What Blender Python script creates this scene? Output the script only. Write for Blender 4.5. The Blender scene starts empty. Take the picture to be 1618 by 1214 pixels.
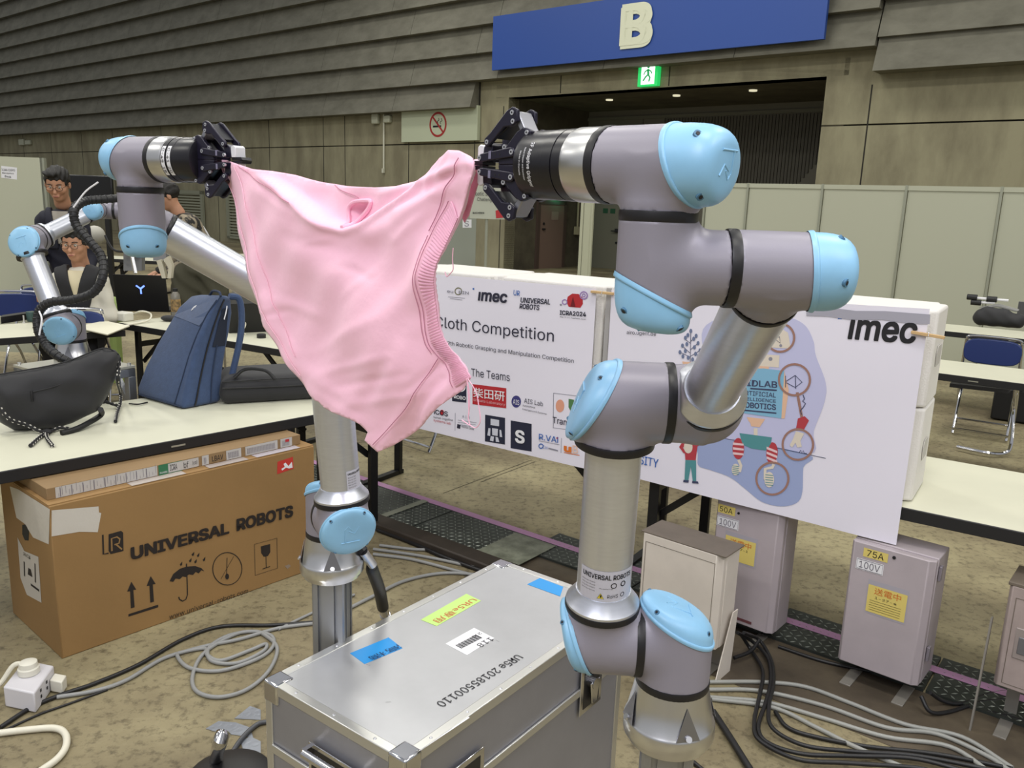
import bpy, math, random
import numpy as np
from mathutils import Vector, Matrix
from mathutils.geometry import delaunay_2d_cdt
random.seed(7); np.random.seed(7)
SC = bpy.context.scene
COL = SC.collection
# ------------------------------------------------------------------ camera
CAM_H = 1.72; FOC = 1320.0; CX, CY = 809.0, 607.0
PITCH = math.atan(288/FOC); ROLL = math.radians(2.05)
_f = np.array([0, math.cos(PITCH), -math.sin(PITCH)])
_r0 = np.array([1.0, 0, 0]); _u0 = np.cross(_r0, _f)
_r = _r0*math.cos(ROLL)+_u0*math.sin(ROLL); _u = np.cross(_r, _f)
CAMP = np.array([0, 0, CAM_H])
cam_d = bpy.data.cameras.new('camera'); cam = bpy.data.objects.new('camera', cam_d); COL.objects.link(cam)
cam_d.sensor_width = 36; cam_d.lens = FOC/1618*36; cam_d.clip_end = 200; cam_d.clip_start = .02
cam.matrix_world = Matrix(((_r[0], _u[0], -_f[0], 0), (_r[1], _u[1], -_f[1], 0), (_r[2], _u[2], -_f[2], CAM_H), (0, 0, 0, 1)))
SC.camera = cam
def ray(px, py): return _f+(px-CX)/FOC*_r-(py-CY)/FOC*_u
def G(px, py, z=0.0):                       # point of height z seen at a pixel
    d = ray(px, py); return CAMP+(z-CAM_H)/d[2]*d
def D(px, py, dep): return CAMP+dep*ray(px, py)
def VP(px, py, P, n):                       # point on the plane (P, n)
    d = ray(px, py); return CAMP+((np.array(P)-CAMP)@n)/(d@n)*d
# ------------------------------------------------------------------ world, lights, exposure
w = bpy.data.worlds.new('world'); SC.world = w; w.use_nodes = True
w.node_tree.nodes['Background'].inputs[0].default_value = (.80, .82, .86, 1)
w.node_tree.nodes['Background'].inputs[1].default_value = .42
def area(name, loc, size, energy, color=(1, 1, 1), rot=(0, 0, 0), sy=None):
    l = bpy.data.lights.new(name, 'AREA'); l.energy = energy; l.color = color; l.shape = 'RECTANGLE'
    l.size = size; l.size_y = sy or size
    o = bpy.data.objects.new(name, l); COL.objects.link(o); o.location = loc; o.rotation_euler = rot
    return o
WA = math.radians(-39.8)
for ix, a in enumerate((-16, -8, 0, 8)):
    for iy, b in enumerate((-6, 0.5, 7, 12.5)):
        area('hall_light', (a*math.cos(WA)-b*math.sin(WA), a*math.sin(WA)+b*math.cos(WA), 9.5), 2.2, 165 if b < 12 else 100, (1, .97, .88), (0, 0, WA), .9)
area('near_light', (-1.2, -1.6, 4.2), 1.5, 52, (.90, .90, 1.0), (math.radians(38), 0, math.radians(-25)), 1.5)
area('near_light', (2.0, -.2, 4.4), 1.3, 26, (.92, .90, 1.0), (math.radians(25), 0, math.radians(45)), 1.3)
SC.view_settings.view_transform = 'Standard'; SC.view_settings.look = 'None'
SC.view_settings.gamma = 1; SC.view_settings.use_curve_mapping = False
SC.view_settings.exposure = 0.36
# ------------------------------------------------------------------ materials
def lin(c):
    if isinstance(c, str): c = tuple(int(c[i:i+2], 16)/255 for i in (0, 2, 4))
    return tuple(x/12.92 if x <= .04045 else ((x+.055)/1.055)**2.4 for x in c)
MATS = {}
def mat(name, col, rough=.5, metal=0, noise=0, nscale=8, col2=None, bump=0, bscale=60, spec=.5, coat=0, emit=0, sheen=0, trans=0, stretch=None, detail=6, ramp=(.35, .65), bstretch=None, aniso=0):
    if name in MATS: return MATS[name]
    m = bpy.data.materials.new(name); m.use_nodes = True; nt = m.node_tree; b = nt.nodes['Principled BSDF']
    c = lin(col); b.inputs['Base Color'].default_value = (*c, 1)
    b.inputs['Roughness'].default_value = rough; b.inputs['Metallic'].default_value = metal
    b.inputs['Specular IOR Level'].default_value = spec
    if coat: b.inputs['Coat Weight'].default_value = coat; b.inputs['Coat Roughness'].default_value = .1
    if sheen: b.inputs['Sheen Weight'].default_value = sheen
    if trans: b.inputs['Transmission Weight'].default_value = trans
    if aniso: b.inputs['Anisotropic'].default_value = aniso
    if emit: b.inputs['Emission Color'].default_value = (*c, 1); b.inputs['Emission Strength'].default_value = emit
    tc = nt.nodes.new('ShaderNodeTexCoord'); src = tc.outputs['Object']
    def mapped(st):
        if not st: return src
        mp = nt.nodes.new('ShaderNodeMapping'); mp.inputs['Scale'].default_value = st; nt.links.new(src, mp.inputs[0]); return mp.outputs[0]
    if noise or col2:
        n = nt.nodes.new('ShaderNodeTexNoise'); n.inputs['Scale'].default_value = nscale; n.inputs['Detail'].default_value = detail; n.inputs['Roughness'].default_value = .62
        nt.links.new(mapped(stretch), n.inputs['Vector'])
        r = nt.nodes.new('ShaderNodeValToRGB'); r.color_ramp.elements[0].position = ramp[0]; r.color_ramp.elements[1].position = ramp[1]
        c2 = lin(col2) if col2 else tuple(x*(1-noise) for x in c)
        r.color_ramp.elements[0].color = (*c2, 1); r.color_ramp.elements[1].color = (*c, 1)
        nt.links.new(n.outputs[0], r.inputs[0]); nt.links.new(r.outputs[0], b.inputs['Base Color'])
    if bump:
        n = nt.nodes.new('ShaderNodeTexNoise'); n.inputs['Scale'].default_value = bscale; n.inputs['Detail'].default_value = 5
        nt.links.new(mapped(bstretch), n.inputs['Vector'])
        bp = nt.nodes.new('ShaderNodeBump'); bp.inputs['Strength'].default_value = bump; bp.inputs['Distance'].default_value = .01
        nt.links.new(n.outputs[0], bp.inputs['Height']); nt.links.new(bp.outputs[0], b.inputs['Normal'])
    MATS[name] = m; return m
# ------------------------------------------------------------------ mesh building
def A(*v): return np.array(v if len(v) > 1 else v[0], float)
def nrm(v): v = np.array(v, float); return v/np.linalg.norm(v)
def perp(a):
    a = nrm(a); t = A(0, 0, 1.) if abs(a[2]) < .9 else A(1., 0, 0); x = nrm(np.cross(t, a)); return x, np.cross(a, x)
def catmull(pts, n=8, closed=False):
    pts = [A(p) for p in pts]
    if len(pts) < 3: return pts
    P = [pts[-1]]+pts+[pts[0], pts[1]] if closed else [2*pts[0]-pts[1]]+pts+[2*pts[-1]-pts[-2]]
    out = []
    for i in range(1, len(P)-2):
        a, b, c, d = P[i-1:i+3]
        for k in range(n):
            t = k/n; out.append(.5*((2*b)+(-a+c)*t+(2*a-5*b+4*c-d)*t*t+(-a+3*b-3*c+d)*t**3))
    if not closed: out.append(pts[-1])
    return out
class Fr:                                   # a flat frame: origin, x, y, normal towards the viewer
    def __init__(s, O, X, Y, disp=None):
        s.O = A(O); s.X = nrm(X); s.Y = A(Y)-(A(Y)@s.X)*s.X; s.Y = nrm(s.Y); s.N = np.cross(s.X, s.Y); s.disp = disp
    def p(s, x, y, d=0):
        if s.disp: d = d+s.disp(x, y)
        return s.O+x*s.X+y*s.Y+d*s.N
class Cy:                                   # a frame wrapped round a cylinder
    def __init__(s, O, axis, ref, r): s.O = A(O); s.Y = nrm(axis); s.R = nrm(A(ref)-(A(ref)@s.Y)*s.Y); s.T = np.cross(s.Y, s.R); s.r = r
    def p(s, x, y, d=0):
        a = x/s.r; return s.O+y*s.Y+(s.r+d)*(math.cos(a)*s.R+math.sin(a)*s.T)
class MB:
    def __init__(s): s.v = []; s.f = []; s.seg = {}
    def add(s, vs, fs):
        o = len(s.v); s.v += [tuple(map(float, p)) for p in vs]; s.f += [tuple(i+o for i in f) for f in fs]; return s
    def poly(s, pts): return s.add(pts, [tuple(range(len(pts)))])
    def box(s, O, X, Y, Z):                 # corner and three edge vectors
        O, X, Y, Z = map(A, (O, X, Y, Z))
        return s.add([O, O+X, O+X+Y, O+Y, O+Z, O+X+Z, O+X+Y+Z, O+Y+Z], [(3, 2, 1, 0), (4, 5, 6, 7), (0, 1, 5, 4), (1, 2, 6, 5), (2, 3, 7, 6), (3, 0, 4, 7)] if np.cross(X, Y)@Z > 0 else [(0, 1, 2, 3), (7, 6, 5, 4), (4, 5, 1, 0), (5, 6, 2, 1), (6, 7, 3, 2), (7, 4, 0, 3)])
    def cbox(s, c, sx, sy, sz, az=0.0):     # centred, upright, turned by az
        X = A(math.cos(az), math.sin(az), 0)*sx; Y = A(-math.sin(az), math.cos(az), 0)*sy; Z = A(0, 0, sz)
        return s.box(A(c)-X/2-Y/2-Z/2, X, Y, Z)
    def bar(s, a, b, w, h=None, up=(0, 0, 1)):
        a, b = A(a), A(b); d = b-a; h = h or w; up = A(up)
        x = np.cross(d, up)
        if np.linalg.norm(x) < 1e-6: x = perp(d)[0]
        x = nrm(x); y = nrm(np.cross(x, d))
        return s.box(a-x*w/2-y*h/2, x*w, d, y*h)
    def prism(s, pts, off):                 # polygon of 3D points pushed by off
        pts = [A(p) for p in pts]; n = len(pts); off = A(off)
        nn = sum(np.cross(pts[i]-pts[0], pts[(i+1) % n]-pts[0]) for i in range(n))
        if nn@off > 0: pts = pts[::-1]
        return s.add(pts+[p+off for p in pts], [tuple(range(n)), tuple(range(2*n-1, n-1, -1))]+[((i+1) % n, i, n+i, n+(i+1) % n) for i in range(n)])
    def lathe(s, O, ax, prof, seg=32, ref=None, cap=True):
        O = A(O); ax = nrm(ax); x, y = perp(ax); vs = []; fs = []
        for h, r in prof:
            for k in range(seg):
                a = 2*math.pi*k/seg; vs.append(O+ax*h+r*(math.cos(a)*x+math.sin(a)*y))
        for i in range(len(prof)-1):
            for k in range(seg):
                k2 = (k+1) % seg; fs.append((i*seg+k, i*seg+k2, (i+1)*seg+k2, (i+1)*seg+k))
        if cap: fs.append(tuple(range(seg-1, -1, -1))); fs.append(tuple(range((len(prof)-1)*seg, len(prof)*seg)))
        return s.add(vs, fs)
    def cyl(s, a, b, r, r2=None, seg=20):
        a, b = A(a), A(b); L = np.linalg.norm(b-a); return s.lathe(a, b-a, [(0, r), (L, r if r2 is None else r2)], seg)
    def tube(s, pts, r, seg=8, n=6, closed=False, raw=False):
        P = [A(p) for p in pts] if raw else catmull(pts, n, closed)
        m = len(P); vs = []; fs = []; x = None
        for i in range(m):
            t = nrm((P[(i+1) % m] if (closed or i < m-1) else P[i])-(P[i-1] if (closed or i > 0) else P[i])+1e-9)
            if x is None: x, y = perp(t)
            x = x-(x@t)*t; x = nrm(x); y = np.cross(t, x)
            rr = r(i/(m-1)) if callable(r) else r
            for k in range(seg):
                a = 2*math.pi*k/seg; vs.append(P[i]+rr*(math.cos(a)*x+math.sin(a)*y))
        for i in range(m if closed else m-1):
            j = (i+1) % m
            for k in range(seg):
                k2 = (k+1) % seg; fs.append((i*seg+k, i*seg+k2, j*seg+k2, j*seg+k))
        if not closed: fs.append(tuple(range(seg-1, -1, -1))); fs.append(tuple(range((m-1)*seg, m*seg)))
        return s.add(vs, fs)
    def ball(s, c, r, seg=16, rings=10, M=None):
        c = A(c); r = A(r, r, r) if np.isscalar(r) else A(r); vs = []; fs = []
        M = np.eye(3) if M is None else M
        for i in range(rings+1):
            t = math.pi*i/rings
            for k in range(seg):
                a = 2*math.pi*k/seg; vs.append(c+M@(r*A(math.sin(t)*math.cos(a), math.sin(t)*math.sin(a), -math.cos(t))))
        for i in range(rings):
            for k in range(seg):
                k2 = (k+1) % seg; fs.append((i*seg+k, i*seg+k2, (i+1)*seg+k2, (i+1)*seg+k))
        return s.add(vs, fs)
    # printed shapes on a frame
    def fpoly(s, fr, pts, d=.0006): return s.poly([fr.p(x, y, d) for x, y in pts])
    def frect(s, fr, x, y, w, h, d=.0006, n=1):
        for i in range(n):
            xa = x+w*i/n; xb = x+w*(i+1)/n; s.fpoly(fr, [(xa, y), (xb, y), (xb, y+h), (xa, y+h)], d)
        return s
    def fdisc(s, fr, x, y, r, ry=None, d=.0006, seg=28):
        ry = ry or r; return s.fpoly(fr, [(x+r*math.cos(2*math.pi*k/seg), y+ry*math.sin(2*math.pi*k/seg)) for k in range(seg)], d)
    def fline(s, fr, pts, w, d=.0006, closed=False):
        pts = [A(p) for p in pts]; m = len(pts); L = []; R = []
        for i in range(m):
            a = pts[i-1] if (i > 0 or closed) else pts[i]; b = pts[(i+1) % m] if (i < m-1 or closed) else pts[i]
            t = b-a; t = t/(np.linalg.norm(t)+1e-9); nn = A(-t[1], t[0]); L.append(pts[i]+nn*w/2); R.append(pts[i]-nn*w/2)
        vs = [fr.p(*p, d) for p in R]+[fr.p(*p, d) for p in L]
        return s.add(vs, [(i, (i+1) % m, m+(i+1) % m, m+i) for i in range(m if closed else m-1)])
    def fring(s, fr, x, y, r, w, d=.0006, ry=None, seg=32):
        ry = ry or r; return s.fline(fr, [(x+r*math.cos(2*math.pi*k/seg), y+ry*math.sin(2*math.pi*k/seg)) for k in range(seg)], w, d, True)
    def text(s, fr, body, x, y, wd, ht, d=.0006, bold=0, shear=0, rot=0, mirror=False):
        vs, fs = glyphs(body, bold, shear)
        if not len(vs): return s
        lo = vs.min(0); hi = vs.max(0); sp = np.maximum(hi-lo, 1e-6)
        sx = wd/sp[0]; sy = ht/sp[1]
        if wd == 0: sx = sy
        out = []
        cr, sr = math.cos(rot), math.sin(rot)
        nb_c = len(vs)//7 if bold else len(vs); lay = max(2.5e-5, ht*.0016)
        for i, p in enumerate(vs):
            a = (p[0]-lo[0])*sx; b = (p[1]-lo[1])*sy
            out.append(fr.p(x+a*cr-b*sr, y+a*sr+b*cr, d+lay*(i//max(1, nb_c))))
        return s.add(out, fs)
    def build(s, name, m, parent=None, smooth=None, bevel=0, base=None, label=None, ang=35, seg=2):
        me = bpy.data.meshes.new(name)
        off = A(parent_loc(parent)) if parent else (A(base) if base is not None else A(0, 0, 0))
        me.from_pydata([tuple(A(p)-off) for p in s.v], [], s.f); me.update()
        me.materials.append(m)
        if smooth is not False:
            me.polygons.foreach_set('use_smooth', [True]*len(me.polygons)); me.set_sharp_from_angle(angle=math.radians(ang))
        o = bpy.data.objects.new(name, me); COL.objects.link(o)
        if parent: o.parent = parent
        elif base is not None: o.location = base
        if bevel:
            b = o.modifiers.new('bevel', 'BEVEL'); b.width = bevel; b.segments = seg; b.limit_method = 'ANGLE'; b.angle_limit = math.radians(40); b.harden_normals = False
        if label: o['label'] = label
        return o
    def each(s, name, m, parent=None, **kw):      # every loose piece an object of its own
        par = list(range(len(s.v)))
        def fd(i):
            while par[i] != i: par[i] = par[par[i]]; i = par[i]
            return i
        for f in s.f:
            a = fd(f[0])
            for q in f[1:]: par[fd(q)] = a
        gr = {}
        for f in s.f: gr.setdefault(fd(f[0]), []).append(f)
        out = []
        for fs in gr.values():
            ids = sorted({i for f in fs for i in f}); mp = {i: k for k, i in enumerate(ids)}
            mb = MB(); mb.v = [s.v[i] for i in ids]; mb.f = [tuple(mp[i] for i in f) for f in fs]; out.append(mb.build(name, m, parent, **kw))
        return out
_LOC = {}
def parent_loc(p):
    v = A(0, 0, 0)
    while p: v = v+A(p.location); p = p.parent
    return v
_GL = {}
import os
try:
    _sans = bpy.data.fonts.load(os.path.join(bpy.utils.system_resource('DATAFILES'), 'fonts', 'Inter.woff2'))   # the sans serif Blender ships with
except Exception: _sans = None
def glyphs(body, bold, shear):
    k = (body, bold, shear)
    if k not in _GL:
        c = bpy.data.curves.new('t', 'FONT'); c.body = body; c.resolution_u = 3; c.shear = shear; c.size = 1
        if _sans and max(map(ord, body)) < 0x250: c.font = _sans
        o = bpy.data.objects.new('t', c); me = bpy.data.meshes.new_from_object(o)
        n = len(me.vertices); a = np.empty(n*3); me.vertices.foreach_get('co', a); a = a.reshape(-1, 3)[:, :2]
        fs = [tuple(p.vertices) for p in me.polygons]
        if bold:                                # heavier strokes: the glyphs laid over themselves, slightly shifted
            b_ = bold*.62; sh_ = [(0, 0), (-b_, -b_), (b_, -b_), (b_, b_), (-b_, b_), (b_*1.3, 0), (-b_*1.3, 0)]
            fs = [tuple(i+q*n for i in f) for q in range(len(sh_)) for f in fs]; a = np.concatenate([a+np.array(d_) for d_ in sh_])
        _GL[k] = (a, fs)
        bpy.data.objects.remove(o); bpy.data.meshes.remove(me); bpy.data.curves.remove(c)
    return _GL[k]
def tag(o, label, cat, group=None):
    o['label'] = label; o['category'] = cat
    if group: o['group'] = group
    return o
def thing(name, label, cat, loc, group=None):
    o = bpy.data.objects.new(name, None); COL.objects.link(o); o.location = tuple(map(float, loc)); o.empty_display_size = .1
    return tag(o, label, cat, group)
def struct(o): o['kind'] = 'structure'; return o
def stuff(o): o['kind'] = 'stuff'; return o
# ------------------------------------------------------------------ implicit surfaces
def nets(f, lo, hi, h):
    lo, hi = A(lo), A(hi); n = np.ceil((hi-lo)/h).astype(int)+1
    ax = [lo[i]+h*np.arange(n[i]) for i in range(3)]
    X, Y, Z = np.meshgrid(*ax, indexing='ij'); P = np.stack([X, Y, Z], -1)
    V = f(P.reshape(-1, 3)).reshape(n); S = V < 0
    acc = np.zeros(tuple(n-1)+(3,)); cnt = np.zeros(tuple(n-1))
    def edge(axis):
        s0 = [slice(None)]*3; s1 = [slice(None)]*3; s0[axis] = slice(0, -1); s1[axis] = slice(1, None)
        a, b = V[tuple(s0)], V[tuple(s1)]; c = S[tuple(s0)] != S[tuple(s1)]
        t = np.where(c, a/np.where(c, a-b, 1), 0); pt = P[tuple(s0)].copy(); pt[..., axis] += t*h
        return c, pt
    faces = []
    E = []
    for axis in range(3):
        c, pt = edge(axis); E.append(c)
        o = [i for i in range(3) if i != axis]
        for da in (0, 1):
            for db in (0, 1):
                dst = [slice(None)]*3; src = [slice(None)]*3
                for q, dd in zip(o, (da, db)):
                    src[q] = slice(dd, dd+n[q]-1)
                acc += np.where(c[tuple(src)][..., None], pt[tuple(src)], 0); cnt += c[tuple(src)]
    m = cnt > 0; idx = -np.ones(m.shape, int); idx[m] = np.arange(m.sum()); verts = acc[m]/cnt[m][:, None]
    for axis in range(3):
        o = [(axis+1) % 3, (axis+2) % 3]; c = E[axis]
        I = np.argwhere(c)
        ok = np.all(I[:, o] > 0, 1) & (I[:, o[0]] < n[o[0]]-1) & (I[:, o[1]] < n[o[1]]-1); I = I[ok]
        if not len(I): continue
        e0 = np.zeros(3, int); e0[o[0]] = 1; e1 = np.zeros(3, int); e1[o[1]] = 1
        q = [I-e0-e1, I-e1, I, I-e0]; q = np.stack([idx[tuple(k.T)] for k in q], 1)
        fl = S[tuple(I.T)]
        q = np.where(fl[:, None], q, q[:, ::-1]); faces.append(q)
    F = np.concatenate(faces)
    # pull the vertices on to the surface
    e = h*.05
    for _ in range(2):
        v0 = f(verts); g = np.stack([f(verts+e*np.eye(3)[i])-v0 for i in range(3)], 1)/e
        gn = (g*g).sum(1)+1e-9; st = -(v0/np.maximum(gn, .3))[:, None]*g; L = np.linalg.norm(st, axis=1); st *= np.minimum(1, h*.6/(L+1e-9))[:, None]; verts = verts+st
    return verts, F
def sdf_obj(f, lo, hi, h, name, m, parent=None, base=None, ang=50):
    v, F = nets(f, lo, hi, h); mb = MB(); mb.v = [tuple(p) for p in v]; mb.f = [tuple(int(i) for i in q) for q in F if (q >= 0).all()]
    return mb.build(name, m, parent, base=base, ang=ang)
def smin(a, b, k): hh = np.clip(.5+.5*(b-a)/k, 0, 1); return b*(1-hh)+a*hh-k*hh*(1-hh)
def smax(a, b, k): return -smin(-a, -b, k)
def s_caps(P, a, b, r0, r1=None):
    a, b = A(a), A(b); r1 = r0 if r1 is None else r1; ba = b-a
    t = np.clip(((P-a)@ba)/(ba@ba), 0, 1); return np.linalg.norm(P-a-t[:, None]*ba, axis=1)-(r0+(r1-r0)*t)
def s_ell(P, c, r, M=None):
    q = P-A(c)
    if M is not None: q = q@M
    r = A(r); k0 = np.linalg.norm(q/r, axis=1); k1 = np.linalg.norm(q/(r*r), axis=1)+1e-9; return k0*(k0-1)/k1
def s_box(P, c, hs, r=0, M=None):
    q = P-A(c)
    if M is not None: q = q@M
    q = np.abs(q)-A(hs)+r; return np.linalg.norm(np.maximum(q, 0), axis=1)+np.minimum(q.max(1), 0)-r
def fill2d(poly, step, holes=()):
    """triangulated polygon with inner points: returns 2D points and triangles"""
    P = [];
    for i in range(len(poly)):
        a = A(poly[i]); b = A(poly[(i+1) % len(poly)]); k = max(1, int(np.linalg.norm(b-a)/step))
        for t in range(k): P.append(a+(b-a)*t/k)
    nb = len(P); x0, y0 = np.min(P, 0); x1, y1 = np.max(P, 0); PB = np.array(P)
    gx = np.arange(x0+step/2, x1, step); gy = np.arange(y0+step/2, y1, step*.87)
    pts = []
    for r, y in enumerate(gy):
        for x in gx+(r % 2)*step/2:
            pts.append((x, y))
    pts = np.array(pts); inside = np.zeros(len(pts), bool)
    for i in range(nb):
        a = PB[i]; b = PB[(i+1) % nb]
        c = ((a[1] > pts[:, 1]) != (b[1] > pts[:, 1]))
        with np.errstate(divide='ignore', invalid='ignore'):
            xx = (b[0]-a[0])*(pts[:, 1]-a[1])/(b[1]-a[1])+a[0]
        inside ^= c & (pts[:, 0] < xx)
    q = pts[inside]
    dm = np.min(np.linalg.norm(q[:, None, :]-PB[None], axis=2), axis=1) if len(q) else np.array([])
    q = q[dm > step*.5]
    allp = [Vector(p) for p in PB]+[Vector(p) for p in q]
    r = delaunay_2d_cdt(allp, [], [list(range(nb))], 1, 1e-6)
    return [tuple(v) for v in r[0]], [tuple(f) for f in r[2]]
# ================================================================== THE HALL
e_w = A(math.cos(WA), math.sin(WA), 0); n_w = A(-e_w[1], e_w[0], 0)      # along the wall, into the wall
P0 = A(.724, 20.467, 0); UZ = A(0, 0, 1.)
def W(s, z, off=0.0): return P0+s*e_w-off*n_w+A(0, 0, z)
def wpt(px, py, off=0.0):                    # (s, z) on the wall plane pulled off towards the hall
    p = VP(px, py, P0-off*n_w, n_w); return float((p-P0)@e_w), float(p[2])
M_floor = mat('floor_concrete', '9a9276', .60, noise=.0, col2='675d4a', nscale=.75, bump=.35, bscale=30, spec=.35, detail=14, ramp=(.36, .62))
nt = M_floor.node_tree; b = nt.nodes['Principled BSDF']                  # spots and wear on top
tc = nt.nodes.new('ShaderNodeTexCoord'); n2 = nt.nodes.new('ShaderNodeTexNoise'); n2.inputs['Scale'].default_value = 26; n2.inputs['Detail'].default_value = 8; n2.inputs['Roughness'].default_value = .7
nt.links.new(tc.outputs['Object'], n2.inputs['Vector'])
r2 = nt.nodes.new('ShaderNodeValToRGB'); r2.color_ramp.elements[0].position = .33; r2.color_ramp.elements[1].position = .50; r2.color_ramp.elements[0].color = (.42, .39, .36, 1); r2.color_ramp.elements[1].color = (1.1, 1.08, 1.0, 1)
nt.links.new(n2.outputs[0], r2.inputs[0])
mx = nt.nodes.new('ShaderNodeMix'); mx.data_type = 'RGBA'; mx.blend_type = 'MULTIPLY'; mx.inputs[0].default_value = .9
prev = b.inputs['Base Color'].links[0].from_socket; nt.links.new(prev, mx.inputs[6]); nt.links.new(r2.outputs[0], mx.inputs[7]); nt.links.new(mx.outputs[2], b.inputs['Base Color'])
M_conc = mat('wall_concrete', '989378', .85, col2='7d7760', nscale=1.4, stretch=(1.2, 1.2, .45), bump=.25, bscale=9, detail=9, ramp=(.34, .62))
M_slab = mat('slab_concrete', '7b796c', .85, col2='656357', nscale=1.6, stretch=(1, 1, 2), bump=.3, bscale=10, detail=9, ramp=(.3, .65))
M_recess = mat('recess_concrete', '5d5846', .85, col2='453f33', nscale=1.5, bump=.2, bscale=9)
M_grey = mat('door_grey', '6c6b5d', .6)
M_shut = mat('shutter_paint', '6e6b5e', .6)
M_dark = mat('joint_dark', '2a2822', .9)
M_white = mat('white_paint', 'cfcfbd', .5)
fl = MB(); fl.cbox(A(-6, 12, -.05), 90, 60, .1, WA); struct(fl.build('floor', M_floor, base=(0, 0, 0)))
# --- back wall, split round the opening
SL, SR, OZ = -70, 26, 4.19; OA, OB, RD = -1.37, 6.38, 3.4
wb = MB()
def wall_slab(mb, s0, s1, z0, z1, off0, off1): mb.box(W(s0, z0, off0), e_w*(s1-s0), n_w*(off0-off1)*1.0, UZ*(z1-z0))
for s0, s1, z0, z1 in ((SL, OA, 3.16, 14), (OA, OB, OZ, 14), (OB, SR, 3.325, 14), (SL, OA, 0, 3.13), (OB, SR, 0, 3.295)):
    wall_slab(wb, s0, s1, z0, z1, 0, -.4)
wall = struct(wb.build('wall_back', M_conc, base=W(0, 0)))
jt = MB(); wall_slab(jt, SL, OA, 3.1, 3.2, -.05, -.3); wall_slab(jt, OB, SR, 3.25, 3.37, -.05, -.3); jt.build('joint_backing', M_dark, wall)
# vertical joints and tie marks
vj = MB()
for s in [7.22, 7.22+5.4, 3.05, 0.2, -1.52, -2.46, -4.9, -7.63, -8.64, -11.44, -14.58, -18.33, -22.23]+[-25.05-3.1*k for k in range(9)]:
    z0, z1 = (0, 4.0) if (s > OB or s < OA) else (OZ+.02, 5)
    vj.box(W(s-.012, z0, .004), e_w*.024, n_w*.01, UZ*(z1-z0))
vj.each('panel_joint', M_dark, wall)
# clapboard rows of concrete slabs, each slab a piece of its own
rows = [3.98, 4.60, 5.22, 5.86, 6.50, 7.14, 7.78, 8.42, 9.06, 9.70]
def slab(s0, s1, z, h=.585, out=.36, name='cladding_slab'):
    m = MB(); g = .006
    a = [W(s0+g, z, 0), W(s0+g, z, out), W(s0+g, z+h, out-.21), W(s0+g, z+h, 0)]
    m.prism(a, e_w*(s1-s0-2*g)); return m.build(name, M_slab, wall)
for i, z in enumerate(rows):
    right_end = -2.32 if i == 0 else 7.3
    s = -54.0+(i % 2)*.7; pitch = 3.05 if i < 6 else 6.1
    while s < right_end-.05:
        s2 = min(s+pitch, right_end)
        if right_end-s2 < .8: s2 = right_end
        slab(s, s2, z, .66 if i else .62); s = s2
for i, z in enumerate([4.17]+rows[1:5]):
    s = 7.32
    while s < 20:
        s2 = s+3.6; slab(s, s2, z+(0 if i == 0 else .14), .66, .42 if i == 0 else .34); s = s2
bk = MB(); wall_slab(bk, SL, -2.3, 3.98, 12, .03, -.1); wall_slab(bk, -2.3, SR, 4.78, 12, .03, -.1); bk.build('cladding_backing', M_dark, wall)
t = MB(); t.box(W(-52, 0, -.3), -n_w*60, -e_w*.4, UZ*14); struct(t.build('wall_left', M_conc, base=W(-52, 0, 20)))
# --- the recess: soffit, sides, back with ribbed shutter and door
rs = MB()
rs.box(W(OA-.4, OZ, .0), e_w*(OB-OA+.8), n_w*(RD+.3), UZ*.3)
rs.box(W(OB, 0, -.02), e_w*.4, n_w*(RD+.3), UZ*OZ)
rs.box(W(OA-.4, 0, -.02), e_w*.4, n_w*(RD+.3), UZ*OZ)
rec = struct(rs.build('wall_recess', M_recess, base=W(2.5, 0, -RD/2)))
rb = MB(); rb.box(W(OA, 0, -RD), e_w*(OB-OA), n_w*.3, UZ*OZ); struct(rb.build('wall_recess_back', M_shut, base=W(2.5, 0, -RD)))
sh = MB()
for k in range(66):
    s = OA+2.45+k*.082
    if s > OB-.3: break
    zb = 2.2 if k < 42 else 2.2+(k-42)*.10
    if 2.25 < s-OA < 2.9 and False: continue
    sh.box(W(s, zb, -RD+.035), e_w*.045, n_w*.036, UZ*(3.93-zb))
o = sh.each('shutter_rib', mat('rib_paint', '57544a', .6), bpy.data.objects['wall_recess_back'])
sh = MB(); sh.box(W(OA, 3.95, -RD+.05), e_w*(OB-OA), n_w*.05, UZ*.08); sh.box(W(OA+1.72, 2.1, -RD+.04), e_w*.03, n_w*.05, UZ*1.9); sh.box(W(OA+2.35, 2.1, -RD+.04), e_w*.05, n_w*.05, UZ*1.9)
sh.each('shutter_frame', M_grey, bpy.data.objects['wall_recess_back'])
v = MB()
for k in range(4): v.box(W(OA+.22, 3.58+k*.06, -RD+.03), e_w*.38, n_w*.04, UZ*.03)
v.each('vent_slot', M_dark, bpy.data.objects['wall_recess_back'])
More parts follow.
